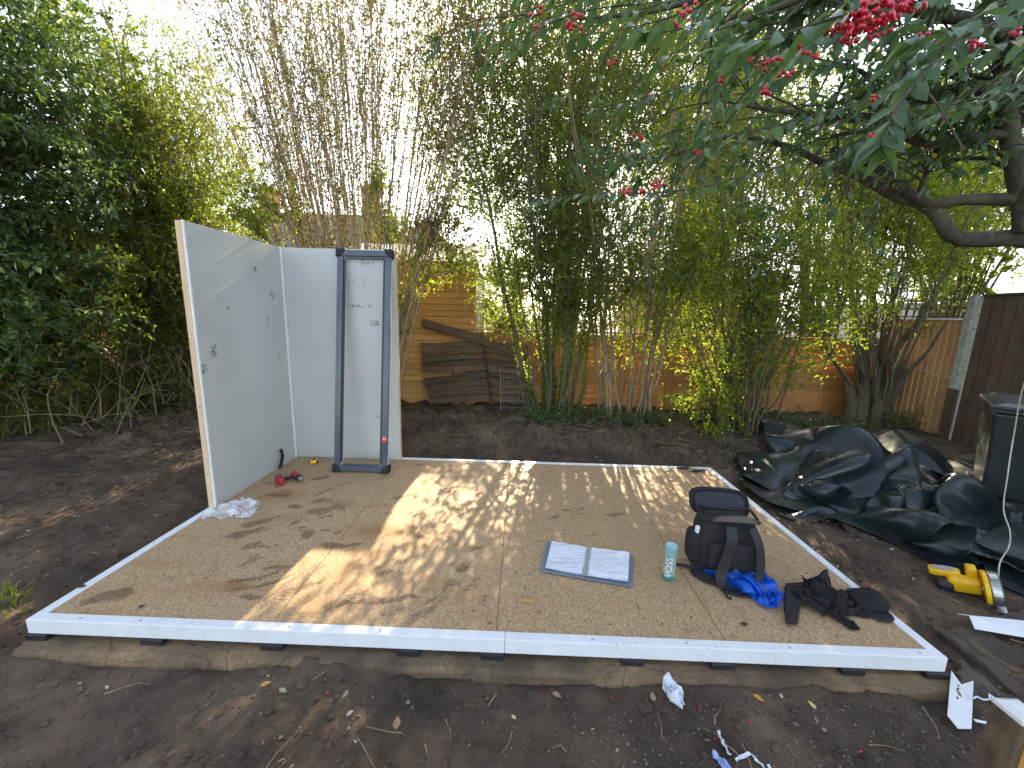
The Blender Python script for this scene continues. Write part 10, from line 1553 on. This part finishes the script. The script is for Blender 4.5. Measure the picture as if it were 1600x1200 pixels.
s3 = smoothpath([(-.17, -.06, .05), (-.22, -.10, .025), (-.17, -.17, .018), (-.10, -.20, .016)], 20); MB().ribbon(s3, .06, .022, (0, 1, .2)).build('waist_pad', MT['cloth_grey'], bp, bevel=.008)
s4 = smoothpath([(-.22, -.09, .03), (-.27, -.06, .02), (-.33, -.04, .012)], 14); MB().ribbon(s4, .022, .005, (0, 1, .6)).build('waist_strap', MT['strap'], bp)
MB().box((-.345, -.035, .012), (.04, .026, .012), Matrix.Rotation(-.3, 3, 'Z')).build('buckle', MT['black_plastic'], bp, bevel=.003)
s5 = smoothpath([(-.08, -.26, .014), (-.10, -.29, .02), (-.09, -.32, .006), (-.07, -.335, .006)], 14); MB().ribbon(s5, .016, .004, (1, .3, .2)).build('strap_tail', MT['strap'], bp)
# blue bag
A = unpack(BAG_DATA); A = A-A.reshape(-1, 3).mean(0); s_ = .215; A = rotz(A*np.array((s_, s_*.75, s_*.85)), -.45); A[..., 2] -= A[..., 2].min()
m, nt, bs = newmat('thin blue carrier film'); bs.inputs['Base Color'].default_value = (.006, .12, .60, 1); bs.inputs['Roughness'].default_value = .28
tr = N(nt, 'ShaderNodeBsdfTranslucent'); tr.inputs[0].default_value = (.01, .2, .9, 1); mx = N(nt, 'ShaderNodeMixShader'); mx.inputs[0].default_value = .4; nt.links.new(bs.outputs[0], mx.inputs[1]); nt.links.new(tr.outputs[0], mx.inputs[2]); nt.links.new(mx.outputs[0], nt.nodes['Material Output'].inputs[0]); MT['blue_film'] = m
bb = thing('carrier_bag', 'crumpled blue plastic carrier bag lying under the backpack straps', 'bag', (4.20, .50, ZT+.002)); gridsheet('film', A, MT['blue_film'], bb, sub=1)
ha = smoothpath([(.10, -.06, .03), (.17, -.085, .02), (.22, -.13, .012), (.205, -.155, .012), (.165, -.135, .012), (.12, -.10, .02)], 24); MB().ribbon(ha, .022, .002, [Vector((math.sin(i*.4), math.cos(i*.4), .6)) for i in range(len(ha))]).build('handle_loop', MT['blue_film'], bb)
# black clothes
A = unpack(JACKET_DATA); A = A-A.reshape(-1, 3).mean(0); s_ = .135; A = rotz(A*np.array((s_, s_*.78, s_*1.15)), .1); A[..., 2] -= A[..., 2].min()
jk = thing('jacket', 'crumpled black jacket heaped on the deck right of the blue bag', 'jacket', (4.60, .38, ZT+.004)); gridsheet('jacket_body', A, MT['cloth_black'], jk, th=.003, sub=1)
q = [gr(1226, 918, ZT), gr(1224, 950, ZT), gr(1226, 978, ZT), gr(1246, 980, ZT), gr(1250, 950, ZT), gr(1275, 945, ZT), gr(1268, 915, ZT)]
pv = [Vector((p[0]-4.60, p[1]-.38, 0)) for p in map(np.array, q)]; mb = MB(); k = len(pv); mb.add([p+Vector((0, 0, .004)) for p in pv]+[p+Vector((0, 0, .035)) for p in pv], [tuple(range(k))[::-1], tuple(range(k, 2*k))]+[(i, (i+1) % k, k+(i+1) % k, k+i) for i in range(k)]); mb.build('sleeve', MT['cloth_grey'], jk, bevel=.012, seg=3)
A3 = unpack(JACKET_DATA); A3 = A3-A3.reshape(-1, 3).mean(0); A3 = rotz(A3*np.array((.085, .075, .17)), 2.3); A3[..., 2] -= A3[..., 2].min(); gridsheet('hood', A3+np.array((.02, .05, .01)), MT['cloth_grey'], jk, th=.003, sub=1)
A3 = unpack(JACKET_DATA); A3 = A3-A3.reshape(-1, 3).mean(0); A3 = rotz(A3*np.array((.075, .035, .09)), -1.1); A3[..., 2] -= A3[..., 2].min(); gridsheet('sleeve', A3+np.array((-.02, -.12, .002)), MT['cloth_black'], jk, th=.003, sub=1)
cpx = gr(1352, 945, ZT); cap = thing('cap', 'soft black cap lying at the right end of the jacket', 'cap', (cpx[0], cpx[1], ZT), (0, 0, -.3))
def capf(p): return Vector((p.x, p.y, max(p.z, -.02)+.03+.012*math.sin(p.x*30)))
rounded((.21, .17, .12), 2.4, 28, 14, capf).build('crown', MT['cloth_black'], cap, smooth=True)
MB().lathe([(.001, .004), (.075, .004), (.085, .008), (.075, .014), (.001, .016)], (.02, -.06, 0), 24).build('peak', MT['cloth_grey'], cap)
# pliers by the far corner
c = (np.array(gr(1083, 735, ZT))); pl = thing('pliers', 'grey and black gripping tool near the far right deck corner', 'hand tool', (*c[:2], ZT), (0, 0, .1))
MB().tube(smoothpath([(-.17, .04, .014), (-.10, .045, .014), (-.02, .035, .016)], 10), .014, 8).build('grip', MT['black_rubber'], pl); MB().tube(smoothpath([(-.02, .05, .018), (.05, .02, .02), (.12, -.01, .02)], 10), [.010]*11, 6).build('arm', MT['steel'], pl)
MB().tube(smoothpath([(-.02, .034, .016), (-.06, .01, .016), (-.035, -.045, .016)], 10), .009, 6).build('arm', MT['steel'], pl); MB().tube([(-.03, -.05, .016), (.01, -.055, .016), (.12, -.035, .016)], [.014, .014, .012], 8).build('grip', MT['black_rubber'], pl)
MB().box((.0, -.03, .018), (.09, .03, .014), Matrix.Rotation(.1, 3, 'Z')).build('jaw', MT['steel'], pl, bevel=.003)
c = gr(824, 940, ZT); o = MB().box((0, 0, .006), (.062, .018, .010), Matrix.Rotation(-.03, 3, 'Z')).build('wood_scrap', MT['orange_wood'], None, bevel=.002); o.location = c; tag(o, 'tiny varnished wood scrap on the deck left of the binder front', 'wood scrap')
# single fallen leaves and berries
def leafobj(name, label, loc, L_, m, rot, group, cat='leaf'):
    X, Y = np.meshgrid(np.linspace(0, 1, 9), np.linspace(-1, 1, 5), indexing='ij'); wd = np.sin(np.pi*X**.8)*.28+.01
    A = np.stack([(X-.5)*L_, Y*wd*L_, .004+L_*(.12*Y**2*wd*2+.10*(X-.5)**2*2)], -1); A = rotz(A, rot); o = gridsheet(name, A, m, None, th=.0006, sub=1); o.location = [float(v) for v in loc]; return tag(o, label, cat, group)
MT['leaf_yellow'] = simple('yellow fallen leaf', (.50, .26, .04), .6, vs=60); MT['leaf_tan'] = simple('tan dead leaf', (.30, .19, .10), .7, vs=60); MT['leaf_pale'] = simple('pale green fallen leaf', (.30, .32, .16), .6, vs=60); MT['leaf_brown'] = simple('dark brown dead leaf', (.05, .025, .015), .6, vs=60); MT['leaf_red'] = simple('red leaf', (.30, .03, .03), .6)
for px, py, z, L_, m_, r_, lab in ((415, 1070, .07, .05, 'leaf_yellow', .5, 'yellow fallen leaf on soil below the left base edge'), (442, 1080, .07, .045, 'leaf_pale', -.3, 'pale green fallen leaf right of the yellow one'), (620, 1131, .06, .06, 'leaf_tan', 1.7, 'tan curled leaf on soil in front of the base'), (1163, 976, ZT, .045, 'leaf_brown', .1, 'small dark dead leaf on the deck near the front edge'), (1185, 1092, .07, .05, 'leaf_yellow', -.9, 'yellow leaf on soil right of the crumpled film'), (1020, 1090, .07, .05, 'leaf_tan', 1.4, 'pinkish tan leaf left of the crumpled film'), (870, 1087, .07, .05, 'leaf_tan', -.5, 'tan leaf on soil under the middle of the base'),
        (1395, 970, ZT, .022, 'leaf_red', .4, 'small red leaf on the deck near its right front corner'), (222, 948, ZT, .035, 'leaf_brown', 1.0, 'small dark leaf on the deck near its left front corner'), (128, 917, ZT, .05, 'leaf_brown', .2, 'dark leaf lying on the left white trim'), (130, 783, .04, .05, 'leaf_pale', .9, 'pale leaf on the soil left of the deck')):
    leafobj('fallen_leaf', lab, gr(px, py, z) if z == ZT else gp(px, py, .004), L_, MT[m_], r_, None)
for i, (px, py, z) in enumerate(((843, 957, ZT), (793, 891, ZT), (715, 869, ZT), (1117, 1156, .07), (1172, 1128, .07), (1209, 1124, .07), (955, 1091, .07), (1310, 1060, .07), (512, 1084, .07), (850, 1078, .07), (1092, 1105, .07), (1345, 1175, .07))):
    p = gr(px, py, z) if z == ZT else gp(px, py); mb = MB(); r_ = .0055; mb.lathe([(r_*math.sin(a)+1e-5, -r_*math.cos(a)) for a in np.linspace(.02, math.pi-.02, 8)], (0, 0, r_*.8), 12); o = mb.build('fallen_berry', MT['berry'], None, smooth=True); o.location = [float(v) for v in p]
    tag(o, 'tiny red berry lying on the deck boards' if z == ZT else 'tiny red berry lying on the soil in front of the deck', 'berry', 'red berries on the deck' if z == ZT else 'red berries on the soil')

# ------------------------------------------------------------------ ground litter, too many to count
def in_front():
    while True:
        x, y = rng.uniform(-2.5, 7.5), rng.uniform(-1.1, 5.2)
        if -.1 < x < 5.05 and -.12 < y < 2.7: continue
        return x, y
def gh(x, y): return float(ground_h(np.array(x), np.array(y)))
def ghs(P): P = np.array(P, float); return np.column_stack([P, ground_h(P[:, 0], P[:, 1])])
clods = [(p, rng.uniform(.004, .02)*(1 if rng.random() > .12 else 1.8)) for p in ghs([in_front() for _ in range(12000)])]+[(p, rng.uniform(.01, .035)) for p in ghs([(rng.uniform(-3, 8), rng.uniform(2.75, 4.4)) for _ in range(1500)])]
scatter_blobs(13500, clods, 'soil_clods', MT['soil'])
MT['pebble'] = simple('small pale stones', (.15, .13, .11), .7, var=.6, vs=40)
def g_peb():
    x, y = (rng.uniform(2.6, 6.2), rng.uniform(-.9, .3)) if rng.random() < .5 else in_front()
    if -.1 < x < 5.05 and -.12 < y: x, y = rng.uniform(3.0, 6.0), rng.uniform(-.8, -.14)
    return x, y
pebs = [(p+(0, 0, .003), rng.uniform(.002, .007)) for p in ghs([g_peb() for _ in range(3200)])]
scatter_blobs(3200, pebs, 'gravel', MT['pebble'])
def scatter_leaves(n, gen, name, stops, L_, Wd):
    vg = Veg(); P_ = ghs([gen() for _ in range(n)]); D_l = np.stack([rng.normal(0, 1, n), rng.normal(0, 1, n), rng.normal(0, .25, n)], 1)
    vg.leaves(P_+(0, 0, .006), D_l, rng.uniform(.4, 1.2, n)*L_, rng.uniform(.6, 1.1, n)*Wd, 1.5, 1)
    m, nt, bs = newmat(name); ge = N(nt, 'ShaderNodeNewGeometry'); nt.links.new(ramp(nt, ge.outputs['Random Per Island'], stops), bs.inputs['Base Color']); bs.inputs['Roughness'].default_value = .7
    return tag(link(name, vg.leaf_mesh(name, 1), m), kind='stuff')
def gl():
    x, y = (rng.uniform(-7, 9), rng.uniform(2.8, 5.4)) if rng.random() < .6 else in_front(); return x, y
scatter_leaves(8500, gl, 'leaf_litter', [(0, (.05, .035, .02)), (.5, (.11, .08, .05)), (.8, (.22, .18, .12)), (.93, (.42, .38, .30)), (1, (.5, .36, .10))], .036, .017)
vt = Veg(); n = 1000; P0 = ghs([gl() for _ in range(n)]); dd = np.stack([rng.normal(0, 1, n), rng.normal(0, 1, n), np.zeros(n)], 1); dd = nrm(dd)*rng.uniform(.03, .2, (n, 1)); P = wob(bez(P0+(0, 0, .01), P0+dd*.5+np.stack([rng.normal(0, .03, n), rng.normal(0, .03, n), rng.uniform(.005, .04, n)], 1), P0+dd+(0, 0, .012), 5), .006); vt.tubes(P, taper(n, 5, rng.uniform(.0012, .004, n), .0008), 4)
tag(link('fallen_twigs', vt.stems_mesh('fallen_twigs'), MT['bark_pale']), kind='stuff')
# rough roots showing in the cut bank
vt = Veg(); n = 160; P0 = ghs([(rng.uniform(1.5, 7), rng.uniform(3.4, 4.4)) for _ in range(n)]); dd = np.stack([rng.normal(0, .25, n), -rng.uniform(.1, .4, n), rng.uniform(-.12, .05, n)], 1); P = wob(bez(P0, P0+dd*.5+(0, 0, .08), P0+dd+(0, 0, .02), 7), .015); vt.tubes(P, taper(n, 7, rng.uniform(.002, .007, n), .001), 4)
tag(link('exposed_roots', vt.stems_mesh('exposed_roots'), MT['bark_twig']), kind='stuff')
